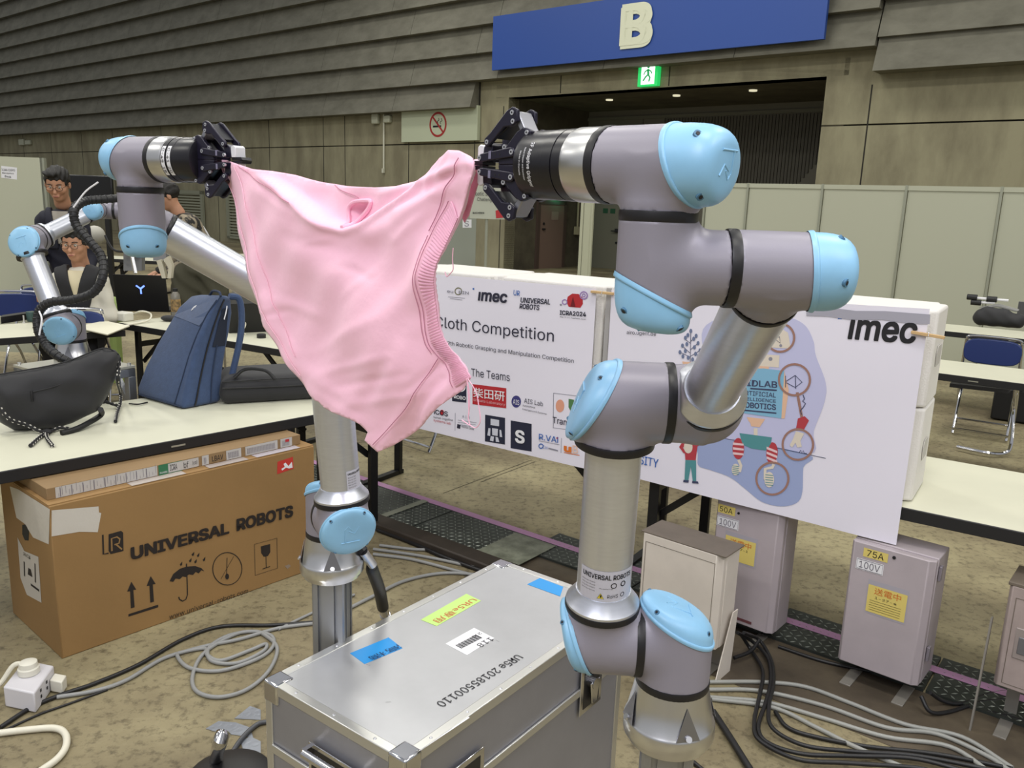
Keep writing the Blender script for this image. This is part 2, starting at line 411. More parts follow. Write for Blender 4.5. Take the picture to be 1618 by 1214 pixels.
# grey leaf door in the recess back wall
dm = MB(); dm.box(W(OA+.35, 0, -RD+.03), e_w*.95, n_w*.06, UZ*2.05); door = struct(dm.build('door_1', M_grey, base=W(OA+.8, 0, -RD)))
dm = MB(); dm.box(W(OA+1.38, 0, -RD+.03), e_w*.95, n_w*.06, UZ*2.05); struct(dm.build('door_2', M_grey, base=W(OA+1.9, 0, -RD)))
M_blk = mat('black_plastic', '17171a', .45)
hm = MB(); hm.box(W(OA+1.12, 1.0, -RD+.10), e_w*.12, n_w*.07, UZ*.10); hm.box(W(OA+1.02, 1.02, -RD+.14), e_w*.22, n_w*.02, UZ*.03); hm.cyl(W(OA+1.16, .72, -RD+.06), W(OA+1.16, .72, -RD+.02), .03); hm.build('door_handle', M_blk, door)
gs = MB(); gs.box(W(OA+.66, 1.50, -RD+.036), e_w*.16, n_w*.006, UZ*.13); gs.box(W(OA+.90, 1.50, -RD+.036), e_w*.16, n_w*.006, UZ*.13); gs.each('green_sticker', mat('sticker_green', '1d4a30', .5), door)
# brown service door on the left side of the recess
RP = W(OA, 0); nr = e_w
def rpt(px, py): p = VP(px, py, RP, nr); return float((p-RP)@n_w), float(p[2])
d0, _ = rpt(850, 380); d1, _ = rpt(887, 380)
dm = MB(); dm.box(W(OA+.001, 0, -d0), n_w*(d1-d0), e_w*.04, UZ*1.68); door3 = struct(dm.build('door_3', mat('door_brown', '7b665a', .5), base=W(OA, 0, -(d0+d1)/2)))
dm = MB(); dm.box(W(OA, 0, -d0+.12), n_w*.12, e_w*.06, UZ*1.76); dm.box(W(OA, 0, -d1), n_w*.12, e_w*.06, UZ*1.76); dm.box(W(OA, 1.68, -d0+.1), n_w*(d1-d0+.2), e_w*.06, UZ*.08); dm.each('door_frame', mat('frame_brown', '4f4038', .6), door3)
hm = MB(); hm.box(W(OA+.04, 1.02, -d0-.1), n_w*.10, e_w*.05, UZ*.04); hm.cyl(W(OA+.04, 1.18, -d0-.16), W(OA+.06, 1.18, -d0-.16), .035); hm.build('door_handle', M_blk, door3)
hm = MB(); hm.box(W(OA+.045, 1.28, -d1+.55), n_w*.30, e_w*.005, UZ*.22); hm.build('door_notice', mat('pale_brown', '8f7d70', .6), door3)
# exit light above the service door, conduit and box
t = MB(); q = W(OA, 1.80, -(d0+d1)/2); q = q+e_w*.03; t.box(q, n_w*.36, e_w*.22, UZ*.16); tag(t.build('exit_light', mat('exit_glow_small', '7fffd0', emit=1.6), base=q), 'small glowing green exit light above the brown door', 'exit sign')
t = MB(); q = W(OA+.12, 0, -d1-.55); t.cyl(q+A(0, 0, 1.0), q+A(0, 0, 2.6), .03); t.cbox(q+A(0, 0, 1.0), .16, .1, .22, WA); tag(t.build('conduit', mat('conduit_tan', '9b9276', .6), base=q), 'thin tan conduit with a switch box beside the brown door', 'conduit')
# downlights in the soffit
for px, py in ((963, 157), (1069, 150), (1190, 142)):
    q = G(px, py, OZ); t = MB(); t.cyl(q-A(0, 0, .03), q+A(0, 0, .01), .085, seg=16)
    tag(t.build('downlight', mat('downlight_glow', 'cfc9ac', emit=.9), base=q), ('leftmost' if px < 1000 else 'middle' if px < 1100 else 'rightmost')+' round recessed downlight in the soffit of the opening', 'downlight', 'downlights in the soffit')
# --- B sign
fr = Fr(W(-1.50, 4.76, .52), e_w, UZ)
sg = thing('hall_sign', 'long blue banner sign with a large white letter B above the opening', 'sign', W(2.5, 4.76, .5))
t = MB(); t.box(W(-1.50, 4.76, .50), e_w*7.94, n_w*.08, UZ*1.20); t.build('sign_panel', mat('sign_blue', '2a4fa0', .45), sg)
t = MB(); t.text(fr, 'B', 3.60, .17, .80, .88, d=.004, bold=.07); t.build('lettering', mat('sign_white', 'e3e6cc', .5), sg)
# --- running man exit sign
s0, z0 = wpt(1007, 137, .15); s1, _ = wpt(1038, 137, .15)
q = W((s0+s1)/2, z0, .15); sg = thing('exit_sign', 'lit green and white running man exit sign under the blue sign', 'exit sign', q)
wS = s1-s0; t = MB(); t.box(W(s0, z0, .15), e_w*wS, n_w*.12, UZ*wS*1.02); t.build('sign_panel', mat('exit_green', '1fae55', emit=.9), sg)
fr = Fr(W(s0, z0, .152), e_w, UZ); t = MB(); t.frect(fr, .17*wS, .07*wS, .68*wS, .88*wS, .002); t.build('lit_field', mat('exit_white', 'e8fff0', emit=1.0), sg)
t = MB(); k = wS
t.fdisc(fr, .52*k, .80*k, .065*k, d=.004)
t.fline(fr, [(.50*k, .70*k), (.53*k, .48*k)], .10*k, .004); t.fline(fr, [(.53*k, .48*k), (.40*k, .38*k), (.28*k, .22*k)], .07*k, .004)
t.fline(fr, [(.53*k, .48*k), (.62*k, .34*k), (.58*k, .18*k)], .07*k, .004); t.fline(fr, [(.50*k, .68*k), (.36*k, .60*k), (.30*k, .48*k)], .05*k, .004); t.fline(fr, [(.51*k, .68*k), (.66*k, .60*k), (.70*k, .50*k)], .05*k, .004)
t.build('running_figure', mat('exit_figure', '0c8a45', emit=.6), sg)
# --- no smoking board
sg = thing('no_smoking_sign', 'pale green no smoking board mounted on the concrete wall', 'sign', W(-3.7, 3.2, .06))
t = MB(); t.box(W(-5.07, 3.2, .12), e_w*2.80, n_w*.10, UZ*.84); t.build('sign_panel', mat('board_pale', 'bcc3a8', .5), sg)
fr = Fr(W(-5.07, 3.2, .122), e_w, UZ); t = MB(); t.fring(fr, 1.40, .42, .29, .055, .002); t.fline(fr, [(1.20, .62), (1.60, .22)], .05, .004); t.build('prohibition_ring', mat('sign_red', 'a02a28', .5), sg)
t = MB(); t.frect(fr, 1.22, .35, .30, .045, .003); t.fline(fr, [(1.40, .44), (1.38, .50), (1.44, .53), (1.42, .58)], .02, .003); t.fline(fr, [(1.50, .43), (1.48, .48), (1.55, .51), (1.52, .57)], .02, .003); t.build('cigarette_mark', M_blk, sg)
# wall boxes
for k, (px, py, lb) in enumerate(((596, 190, 'rounded white wall box left of the thin vertical pipe, beside the no smoking board'), (615, 188, 'square white wall box right of the thin vertical pipe, beside the no smoking board'), (37, 226, 'left one of two small white wall boxes high on the far left wall'), (47, 225, 'right one of two small white wall boxes high on the far left wall'))):
    s, z = wpt(px, py); t = MB(); wd = .26 if k < 2 else .55; t.box(W(s-wd/2, z-.11, .12), e_w*wd, n_w*.12, UZ*(.28 if k % 2 == 0 else .20)); tag(t.build('wall_box', mat('box_white', 'b9bba6', .5), base=W(s, z, 0), bevel=.03), lb, 'wall box')
s, z = wpt(605, 187); s, zz = wpt(608, 270); t = MB(); t.cyl(W(s, zz, .04), W(s, 3.95, .04), .025, seg=10); t.cbox(W(s, zz, .06), .06, .06, .12, WA); tag(t.build('wall_pipe', M_white, base=W(s, zz, 0)), 'thin vertical white pipe on the wall between the two wall boxes', 'pipe')
# wall louvres low on the left
for px0, px1, py0, py1, lb in ((270, 322, 300, 372, 'slatted wall vent behind the man in the camouflage jacket'), (356, 396, 300, 380, 'slatted wall vent beside the edge of the pink shirt')):
    s0, z1 = wpt(px0, py0, .1); s1, z0 = wpt(px1, py1, .1); q = W((s0+s1)/2, z0, .1)
    r = thing('wall_vent', lb, 'vent', q); t = MB()
    for a, bb in (((s0, z0), (.16, z1-z0)), ((s1-.16, z0), (.16, z1-z0)), ((s0, z0), (s1-s0, .08)), ((s0, z1-.12), (s1-s0, .12))): t.box(W(a[0], a[1], .1), e_w*bb[0], n_w*.08, UZ*bb[1])
    t.each('vent_frame', mat('vent_pale', '8d8f7c', .6), r)
    t = MB(); k = z0+.1
    while k < z1-.14: t.box(W(s0+.16, k, .08), e_w*(s1-s0-.32), n_w*.04, UZ*.05); k += .1
    t.each('slat', mat('slat_pale', '9a9c88', .6), r)
# --- white exhibition partition on the right
OFFP = 5.4
def ppt(px, py): return wpt(px, py, OFFP)
s0, zt = ppt(1301, 291); M_part = mat('partition_panel', 'b4b6a3', .55); M_alu = mat('alu_frame', 'a2a595', .4, .4)
pr = thing('partition', 'long white panelled exhibition partition in front of the right wall', 'partition', W(s0, 0, OFFP))
sg0 = ppt(1105, 291)[0]; posts = [ppt(x, 291)[0] for x in (1183, 1301, 1434, 1585)]; st = (posts[3]-posts[0])/3
ps = [posts[0]-st*.62]+[posts[0]+st*k for k in range(9)]
for a, bb in zip(ps[:-1], ps[1:]):
    t = MB(); t.box(W(a+.02, .03, OFFP), e_w*(bb-a-.04), n_w*.02, UZ*(zt-.09)); t.build('partition_panel', M_part, pr)
for a in ps:
    t = MB(); t.box(W(a-.014, 0, OFFP+.02), e_w*.028, n_w*.06, UZ*zt); t.build('post', M_alu, pr)
t = MB(); t.box(W(ps[0], zt-.06, OFFP+.012), e_w*(ps[-1]-ps[0]), n_w*.045, UZ*.055); t.build('top_rail', M_part, pr)
# --- tall white folded panels seen edge-on by the grey door
t = MB()
for px, wd in ((916, .03), (924, .07), (931, .025)):
    q = D(px, 430, 9.0); t.cbox(A(q[0], q[1], 1.02), wd, .25, 2.04, math.radians(-8))
q = D(925, 430, 9.0); tag(t.build('folded_panels', mat('panel_edge', 'b3b59c', .6), base=(q[0], q[1], 0)), 'tall narrow white folded panels standing on end near the grey door', 'panel')
# --- floor channel: checker plates, pink tape, kerb beam
Fl = bpy.data.objects['floor']
T0 = G(597, 765); T1 = G(905, 868); td = nrm(T1-T0); tn = A(-td[1], td[0], 0)     # along, away from the camera
M_plate = mat('checker_steel', '3f4440', .45, .35, noise=.45, nscale=5); M_dia = mat('checker_ridge', '8a9088', .35, .5)
def F(s, o, z=0): return T0+td*s+tn*o+A(0, 0, z)
random.seed(3)
for k in range(-1, 4):
    s0 = -1.2+k*.62
    t = MB(); t.box(F(s0+.004, -.40, .001), td*.612, tn*.36, UZ*.012); t.build('checker_plate', M_plate, Fl)
    t = MB()
    for i in range(20):
        for j in range(11):
            x = s0+.02+i*.030; y = -.385+j*.032; a = math.radians(45 if (i+j) % 2 else -45)
            d = td*math.cos(a)+tn*math.sin(a); n = np.cross(UZ, d); c = F(x+.012, y, .0135)
            t.add([c-d*.014, c+n*.004, c+d*.014, c-n*.004, c+A(0, 0, .003)], [(0, 3, 4), (3, 2, 4), (2, 1, 4), (1, 0, 4)])
    stuff(t.build('plate_ridge', M_dia, Fl))
t = MB(); t.box(F(-1.7, -.045, .0142), td*5.2, tn*.05, UZ*.0008); t.build('pink_tape', mat('tape_pink', 'b687b0', .5), Fl)
t = MB(); t.box(F(-1.7, -.012, .001), td*5.2, tn*.012, UZ*.010); t.build('channel_edge', M_dark, Fl)
t = MB(); t.box(F(-1.7, -.52, .0), td*3.25, tn*.11, UZ*.045); t.build('kerb_beam', mat('beam_brown', '423a33', .6, .2, noise=.4, nscale=4), Fl, bevel=.008)
for s in (.42,): 
    t = MB(); t.box(F(s, -.40, .0168), td*.045, tn*.36, UZ*.001); t.build('tape_strip', mat('tape_dull', '7d8072', .5), Fl)
t = MB(); t.box(F(1.12, -.38, .0165), td*.26, tn*.32, UZ*.002); t.build('worn_sheet', mat('sheet_worn', '848878', .5, col2='5a5d50', nscale=12), Fl)
# the narrower run of the channel behind the electrical boxes
random.seed(4)
T1b = F(1.28, 0); 
for k in range(5):
    s0 = 1.285+k*.62
    t = MB(); t.box(F(s0+.004, -.20, .001), td*.612, tn*.30, UZ*.012); t.build('checker_plate', M_plate, Fl)
    t = MB()
    for i in range(20):
        for j in range(9):
            x = s0+.02+i*.030; y = -.185+j*.032; a = math.radians(45 if (i+j) % 2 else -45)
            d = td*math.cos(a)+tn*math.sin(a); n = np.cross(UZ, d); c = F(x+.012, y, .0135)
            t.add([c-d*.014, c+n*.004, c+d*.014, c-n*.004, c+A(0, 0, .003)], [(0, 3, 4), (3, 2, 4), (2, 1, 4), (1, 0, 4)])
    stuff(t.build('plate_ridge', M_dia, Fl))
t = MB(); t.box(F(1.25, -.62, .0005), td*3.4, tn*.42, UZ*.0012); t.build('shadow_band', mat('floor_shadow_brown', '5b5142', .6, col2='3f372d', nscale=3, bump=.2, bscale=20), Fl)  # brown shadow on the floor, painted as a thin dark strip
# thin saw-cut lines in the slab
t = MB()
for a, bb in (((845, 730), (760, 762)), ((560, 700), (700, 690)), ((700, 780), (840, 727))):
    p, q = G(*a), G(*bb); d = nrm(q-p); n = np.cross(UZ, d); t.poly([p-n*.003+A(0, 0, .0012), q-n*.003+A(0, 0, .0012), q+n*.003+A(0, 0, .0012), p+n*.003+A(0, 0, .0012)])
t.each('slab_crack', mat('crack', '4a4433', .9), Fl)
# ================================================================== ROBOT ARMS
M_rg = mat('robot_grey', '8e8a95', .42, .15, spec=.5, bump=.02, bscale=400)
M_rb = mat('lid_blue', '8fc3e6', .38, spec=.5, noise=.08, nscale=18)
M_rk = mat('ring_black', '141317', .42)
M_al = mat('brushed_tube', 'd4d7e0', .34, .85, noise=.06, nscale=30, stretch=(1, 1, 8))
M_cast = mat('machined_aluminium', 'cfcfd0', .30, 1.0)
M_gb = mat('gripper_black', '121118', .33)
M_gk = mat('gripper_link', '1d1a2c', .38, .2)
M_bolt = mat('bolt_steel', 'd8d8dc', .3, .9)
M_print = mat('print_white', 'e6e6ea', .5)
M_ink = mat('ink_black', '16161c', .55)
M_stick = mat('sticker_silver', 'c9c9d6', .45, .2)
def t_joint(name, C, a, b, r, rb, La, Lb, m, parent, lid=True, k=.5, dome=.95, k2=0.0, h=.0036, sc=1, fil=.016, Lc=None, screws=True):
    """housing: main cylinder along +a (length La) with a lid cut slantwise at -a, branch along b"""
    C = A(C); a = nrm(a); b = nrm(b); bp = nrm(b-(b@a)*a); c = np.cross(a, bp)
    Lc = r*.55 if Lc is None else Lc
    def f(P):
        q = P-C; ua = q@a; va = np.linalg.norm(q-ua[:, None]*a, axis=1)-r
        ub = q@b; vb = np.linalg.norm(q-ub[:, None]*b, axis=1)-rb+.22*rb*np.clip(1-ub/(r*.95), 0, 1)
        vb = np.maximum(vb, -ub)
        if lid:
            va = np.maximum(va, ua-La)
            d = smin(va, np.maximum(vb, ub-Lb), fil)
            return np.maximum(d, (-ua-(Lc+k*(q@bp)))/math.sqrt(1+k*k))
        va = np.maximum(np.maximum(va, ua-La), -ua-.0)
        sp = np.linalg.norm(q, axis=1)-(r*1.0)
        d = smin(smin(va, np.maximum(vb, ub-Lb), fil), sp, fil*.6); return d
    R = max(r, rb)*1.5; ext = [C+a*La, C-a*(Lc+r*.6), C+b*Lb, C]
    lo = np.min(ext, 0)-R; hi = np.max(ext, 0)+R
    o = sdf_obj(f, lo, hi, h*sc, name, m, parent)
    if lid:
        rr = r*1.012; mb = MB(); n = 40; vs = []; fs = []
        def rimh(th, rad): return Lc+k*rad*math.cos(th)
        prof = [(-.0035*sc/r, 1.03), (.0, 1.055), (.05, 1.055), (.075, 1.02)]
        rings = []
        for hh, rf in prof: rings.append([C-a*(rimh(t, r)+hh*r)+(bp*math.cos(t)+c*math.sin(t))*r*rf for t in [2*math.pi*i/n for i in range(n)]])
        N = 9
        for i in range(N+1):
            ph = math.pi/2*i/N; rho = math.cos(ph)**.42; ht = math.sin(ph)**.72
            ring = []
            for t in [2*math.pi*q/n for q in range(n)]:
                h0 = rimh(t, r)+.075*r; h1 = Lc+dome*r+k2*r*rho*math.cos(t); hx = h0+(h1-h0)*ht
                ring.append(C-a*hx+(bp*math.cos(t)+c*math.sin(t))*r*1.01*max(rho, .002))
            rings.append(ring)
        for i, rg in enumerate(rings):
            vs += rg
            if i:
                for q in range(n): fs.append(((i-1)*n+q, (i-1)*n+(q+1) % n, i*n+(q+1) % n, i*n+q))
        vs2 = np.array(vs)
        mb.add(vs2, [tuple(x[::-1]) for x in fs]); l = mb.build('joint_lid', M_rb, parent, ang=60)
        if screws:
            for t0 in (.7, 2.5, 3.9, 5.5):
                s = MB(); s1 = MB()
                i = 4+3; ring = rings[i]; q = ring[int(t0/(2*math.pi)*n)]; nn = nrm(q-(C-a*Lc*.6)); x0 = nrm(np.cross(nn, a))
                s.cyl(q-nn*.006*sc, q+nn*.0006*sc, .0042*sc, seg=12); so = s.build('screw_well', mat('well_blue', '4f7c9c', .5), l)
                s1.cyl(q-nn*.006*sc, q+nn*.0010*sc, .0024*sc, seg=6); s1.build('lid_screw', M_ink, l)
            # embossed maker mark following the end face of the lid
            sq = r*.34; s = MB()
            def onlid(x, y): return C-a*(Lc+dome*r*.985+k2*x*.9+.0003)+bp*x+c*y
            for pts in ([(-sq, -sq), (-sq, sq)], [(-sq, -sq*.6), (sq*.6, -sq*.6), (sq, -sq*.2), (sq*.4, sq*.2)], [(sq*.4, -sq*.2), (0, sq*.5), (sq*.8, sq)]):
                s.tube([onlid(*p) for p in pts], .0011*sc, 6, raw=True)
            s.build('lid_emboss', M_rb, l)
    return o
def ring_at(parent, p, ax, r, w=.0125, name='seal_ring', m=None, sc=1):
    p = A(p); ax = nrm(ax); w *= sc; mb = MB(); mb.lathe(p-ax*w/2, ax, [(0, r*.95), (0, r*1.012), (w*.15, r*1.022), (w*.85, r*1.022), (w, r*1.012), (w, r*.95)], 48); return mb.build(name, m or M_rk, parent)
def robot_arm(label, b, S, U, E, F0, W1, W2, W3, fl, sc=1.0, group=None, h=.0036, name='industrial_robot'):
    b, S, U, E, F0, W1, W2, W3, fl = map(A, (b, S, U, E, F0, W1, W2, W3, fl))
    root = thing(name, label, 'robot arm', b, group)
    R = .0585*sc; r = .0395*sc; RT = .0425*sc; rt = .0370*sc
    up = nrm(S-b); j = nrm(U-S); ua = nrm(E-U); fa = nrm(W1-F0); jw = nrm(W2-W1); w2 = nrm(W3-W2); tl = nrm(fl-W3)
    # base flange with its bolt pockets
    H1 = np.linalg.norm(S-b); hb = H1-.072*sc
    mb = MB(); mb.lathe(b, up, [(-.012*sc, .066*sc), (0, .068*sc), (0, .0735*sc), (.004*sc, .0745*sc), (.024*sc, .0745*sc), (.028*sc, .073*sc), (.030*sc, .071*sc), (hb*.75, .0635*sc), (hb, .0592*sc)], 64); base = mb.build('base_flange', M_cast, root)
    x, y = perp(up); mb = MB(); mb2 = MB()
    for q in range(4):
        a = math.pi/2*q+math.atan2(-1.0, -.12)+.35; d = A(math.cos(a), math.sin(a), 0); t = A(-d[1], d[0], 0)
        o = b+up*.0285*sc; f0 = o+d*.0755*sc
        mb.prism([o+d*.074*sc-t*.020*sc, o+d*.074*sc+t*.020*sc, b+up*(hb*.88)+d*.0628*sc], -d*.0005*sc)
        mb2.cyl(o+d*.066*sc, o+d*.066*sc+up*.006*sc+d*.0*sc, .0045*sc, seg=12)
        mb2.cyl(o+d*.0735*sc+up*.004*sc, o+d*.0765*sc+up*.006*sc, .0052*sc, seg=12)
    mb.each('bolt_pocket', mat('pocket_shade', '9a9aa0', .35, 1.0), base); mb2.each('bolt', M_bolt, base)
    ring_at(root, b+up*(hb+.005*sc), up, R, .013, sc=sc)
    # housings
    t_joint('shoulder_housing', S, -up, j, R, R*.97, H1-hb-.008*sc, np.linalg.norm(U-S)*.5, M_rg, root, k=.52, dome=.50, k2=.34, h=h*sc)
    ring_at(root, S+(U-S)*.5, j, R, sc=sc)
    t_joint('shoulder_housing', U, -j, ua, R, R*.97, np.linalg.norm(U-S)*.5-.002, .057*sc, M_rg, root, k=.40, dome=.42, k2=.24, h=h*sc)
    ring_at(root, U+ua*.0615*sc, ua, R, .011, sc=sc)
    LU = np.linalg.norm(E-U)
    mb = MB(); mb.lathe(U, ua, [(.067*sc, .0585*sc), (.071*sc, .0585*sc), (.086*sc, .0465*sc), (.092*sc, .0440*sc), (.092*sc, RT), (LU-.074*sc, RT), (LU-.074*sc, RT+.0018), (LU-.064*sc, RT+.006*sc)], 64)
    tu = mb.build('upper_arm_tube', M_al, root)
    ring_at(root, E-ua*.0615*sc, ua, R, .012, sc=sc)
    t_joint('elbow_housing', E, -j, -ua, R, R*.97, np.linalg.norm(F0-E)*.55, .057*sc, M_rg, root, k=.55, dome=.42, k2=.36, h=h*sc)
    ring_at(root, E+(F0-E)*.58, j, R, sc=sc)
    t_joint('elbow_housing', F0, j, fa, R*.985, R*.90, np.linalg.norm(F0-E)*.43, .034*sc, M_rg, root, lid=False, h=h*sc)
    ring_at(root, F0+fa*.037*sc, fa, R*.90, .009, sc=sc)
    LF = np.linalg.norm(W1-F0)
    mb = MB(); mb.lathe(F0, fa, [(.041*sc, R*.88), (.045*sc, R*.90), (.050*sc, R*.88), (.060*sc, .0415*sc), (.066*sc, .039*sc), (.066*sc, rt), (LF-.055*sc, rt)], 64)
    mb.build('forearm_tube', M_al, root)
    ring_at(root, W1-fa*.050*sc, fa, r*.98, .007, sc=sc)
    d12 = np.linalg.norm(W2-W1)
    t_joint('wrist_housing', W1, jw, -fa, r, r*.97, d12*.36, .046*sc, M_rg, root, k=.16, dome=1.05, k2=.0, h=h*.8*sc, Lc=r*.85)
    ring_at(root, W1+jw*d12*.39, jw, r, .0105, sc=sc)
    t_joint('wrist_housing', W2, w2, -jw, r, r*.97, np.linalg.norm(W3-W2)*.46, d12*.57, M_rg, root, k=.50, dome=.95, k2=.10, h=h*.8*sc, Lc=r*.75)
    ring_at(root, W2+(W3-W2)*.50, w2, r, .0105, sc=sc)
    t_joint('wrist_housing', W3, tl, -w2, r, r*.97, .060*sc, np.linalg.norm(W3-W2)*.46, M_rg, root, k=.38, dome=1.15, k2=-.1, h=h*.8*sc, Lc=r*.72)
    ring_at(root, W3+tl*.0645*sc, tl, r, .010, sc=sc)
    mb = MB(); mb.lathe(W3, tl, [(.069*sc, r), (.0996*sc, r), (.101*sc, r*.985), (.103*sc, r*.97)], 64); mb.build('tool_flange', M_cast, root)
    return root, tu
def gripper(root, O, g, up, side, K=1.0):
    """two finger adaptive gripper; O at the tool flange, g forward, linkage opens along up; side = direction facing the lettering"""
    O = A(O); g = nrm(g); up = nrm(A(up)-(A(up)@g)*g); q = np.cross(g, up)
    if q@A(side) < 0: q = -q
    def p(u, v, w=0): return O+(g*u+up*v+q*w)*K
    mb = MB(); mb.lathe(O, g, [(a_*K, b_*K) for a_, b_ in [(0, .0385), (.011, .0385), (.0112, .0375), (.013, .0375), (.0132, .0383), (.027, .0383), (.0275, .0378), (.064, .0378), (.068, .0365), (.070, .030)]], 56)
    gr = mb.build('gripper', M_gb, root, label='black two finger gripper clamped on the tool flange')
    u0 = .068
    def part(name, pts, w0, w1, m, both=True, bevel=.0012, mir=(1, -1)):
        for s in mir:
            mb = MB(); mb.prism([p(u0+u, v*s, w0) for u, v in pts], q*(w1-w0)*K); mb.build(name, m, gr, bevel=bevel, ang=30)
    part('palm_plate', [(-.008, 0), (-.008, .030), (-.010, .036), (.003, .0405), (.012, .036), (.030, .0185), (.037, .012), (.040, 0)], .011, .019, M_gk)
    part('palm_plate', [(-.008, 0), (-.008, .030), (-.010, .036), (.003, .0405), (.012, .036), (.030, .0185), (.037, .012), (.040, 0)], -.019, -.011, M_gk)
    part('palm_block', [(-.006, 0), (-.006, .030), (.004, .034), (.024, .016), (.026, 0)], -.011, .011, M_gb)
    part('knuckle_link', [(.000, .034), (.006, .041), (.017, .0585), (.024, .058), (.020, .047), (.010, .033)], -.010, .0125, mat('knuckle_steel', '9b9ba2', .35, .8))
    L = [(.013, .0475), (.014, .0600), (.022, .0635), (.030, .060), (.056, .036), (.0645, .030), (.066, .025), (.063, .0205), (.058, .021), (.052, .026), (.034, .0415), (.021, .0425)]
    part('finger_link', L, .0125, .0175, M_gk); part('finger_link', L, -.0175, -.0125, M_gk)
    part('finger_web', [(.016, .052), (.022, .060), (.055, .0335), (.050, .029)], -.0125, .0125, M_gb)
    bar = [(.010, .0135), (.014, .0185), (.019, .0190), (.066, .0125), (.070, .008), (.067, .0035), (.060, .0035), (.018, .0080), (.012, .009)]
    part('inner_link', bar, .0175, .0225, M_gk); part('inner_link', bar, -.0225, -.0175, M_gk)
    part('link_shoulder', [(.048, .0065), (.052, .0065), (.052, .0150), (.048, .0155)], .0176, .0229, mat('link_edge', '8f8ba5', .4, .5), bevel=0)
    part('finger_base', [(.058, .004), (.056, .022), (.062, .026), (.071, .021), (.073, .004)], -.012, .012, M_gk)
    part('pad_holder', [(.071, .004), (.071, .022), (.078, .024), (.082, .021), (.082, .004)], -.011, .011, mat('holder_white', 'dcdce0', .45))
    part('fingertip', [(.073, .0004), (.073, .0052), (.094, .0052), (.097, .0004)], -.011, .011, M_gb, bevel=.0004)
    mb = MB(); mk = MB()
    for s in (1, -1):
        for w in (1, -1):
            for (u, v, rr, ww) in ((.0215, .0570, .0028, .0182), (.020, .0475, .0028, .0182), (.0605, .0258, .0028, .0182), (.016, .0138, .0030, .0232), (.067, .0078, .0028, .0232), (.030, .0195, .0030, .0200), (-.004, .0345, .0026, .0205)):
                mb.cyl(p(u0+u, v*s, w*(ww-.003)), p(u0+u, v*s, w*ww), rr*K, seg=14); mk.cyl(p(u0+u, v*s, w*(ww-.001)), p(u0+u, v*s, w*(ww+.0003)), rr*.4*K, seg=6)
            for u in (.034, .041): mk.cyl(p(u0+u, .0115*s, w*.0220), p(u0+u, .0115*s, w*.0227), .0013*K, seg=8)
    mb.each('pivot_pin', M_bolt, gr); mk.each('pin_socket', M_ink, gr)
    return gr, p, q
RL = dict(b=(-.411, 1.84, .854), S=(-.411, 1.84, 1.016), U=(-.356, 1.719, 1.016), E=(-.388, 1.705, 1.458), F0=(-.434, 1.804, 1.458), W1=(-.738, 1.665, 1.663), W2=(-.688, 1.555, 1.663), W3=(-.688, 1.555, 1.771), fl=(-.600, 1.508, 1.771))
KL = 1.08; RL = {k: tuple(CAMP+KL*(A(v)-CAMP)) for k, v in RL.items()}
RR = dict(b=(.279, 1.233, .874), S=(.279, 1.233, 1.036), U=(.157, 1.239, 1.036), E=(.155, 1.190, 1.441), F0=(.280, 1.185, 1.441), W1=(.266, .859, 1.661), W2=(.142, .864, 1.661), W3=(.142, .864, 1.761), fl=(.069, .932, 1.761))
robR, tubeR = robot_arm('grey and silver robot arm with light blue joint lids, right of the pink shirt', **RR)
robL, tubeL = robot_arm('grey and silver robot arm with light blue lids, left of and behind the pink shirt', sc=KL, **RL)
_w3, _fl = A(RR['W3']), A(RR['fl']); gR = nrm(_fl-_w3); camd = nrm(CAMP-_fl)
grR, pR, qR = gripper(robR, _w3+gR*.103, gR, UZ, camd)
_w3, _fl = A(RL['W3']), A(RL['fl']); gL = nrm(_fl-_w3)
grL, pL, qL = gripper(robL, _w3+gL*.103*KL, gL, UZ, camd, KL)
# lettering on the gripper bodies
oR = A(RR['W3'])+gR*.103; rad = nrm(camd-(camd@gR)*gR)
cy = Cy(oR, gR, rad, .0379)
class Rot:                                  # text running round the cylinder
    def __init__(s, c, sg=1): s.c = c; s.s = sg
    def p(s, x, y, d=0): return s.c.p(s.s*x, y, d)
class Swap:
    def __init__(s, c, sx=1, sy=1): s.c = c; s.a = sx; s.b = sy
    def p(s, x, y, d=0): return s.c.p(s.a*x, s.b*y, d)
t = MB(); rr = Swap(cy, -1, -1)
t.text(rr, '2F Adaptive Gripper', -.026, -.047, .050, .0062, d=.0003, bold=.01)
t.text(rr, 'Robot Gripper and Controller', -.020, -.053, .036, .0028, d=.0003)
t.text(rr, 'Made in Canada', -.016, -.058, .026, .0022, d=.0003)
t.build('lettering', M_print, grR)
oL = A(RL['W3'])+gL*.103*KL; camL = nrm(CAMP-oL); radL = nrm(camL-(camL@gL)*gL); cy = Cy(oL, gL, radL, .0384*KL)
t = MB(); t.frect(Swap(cy), -.026, .002, .056, .0095, .0003, 8); t.frect(Swap(cy), -.026, .017, .056, .0095, .0003, 8); t.each('label_strip', M_print, grL)
t = MB(); sw = Swap(cy, 1, -1); t.text(Swap(cy, 1, 1), 'C-45  18', -.022, .0035, .046, .0062, d=.0006, bold=.01); t.text(Swap(cy, 1, 1), 'C-41  20', -.022, .0185, .046, .0062, d=.0006, bold=.01); t.build('lettering', M_ink, grL)
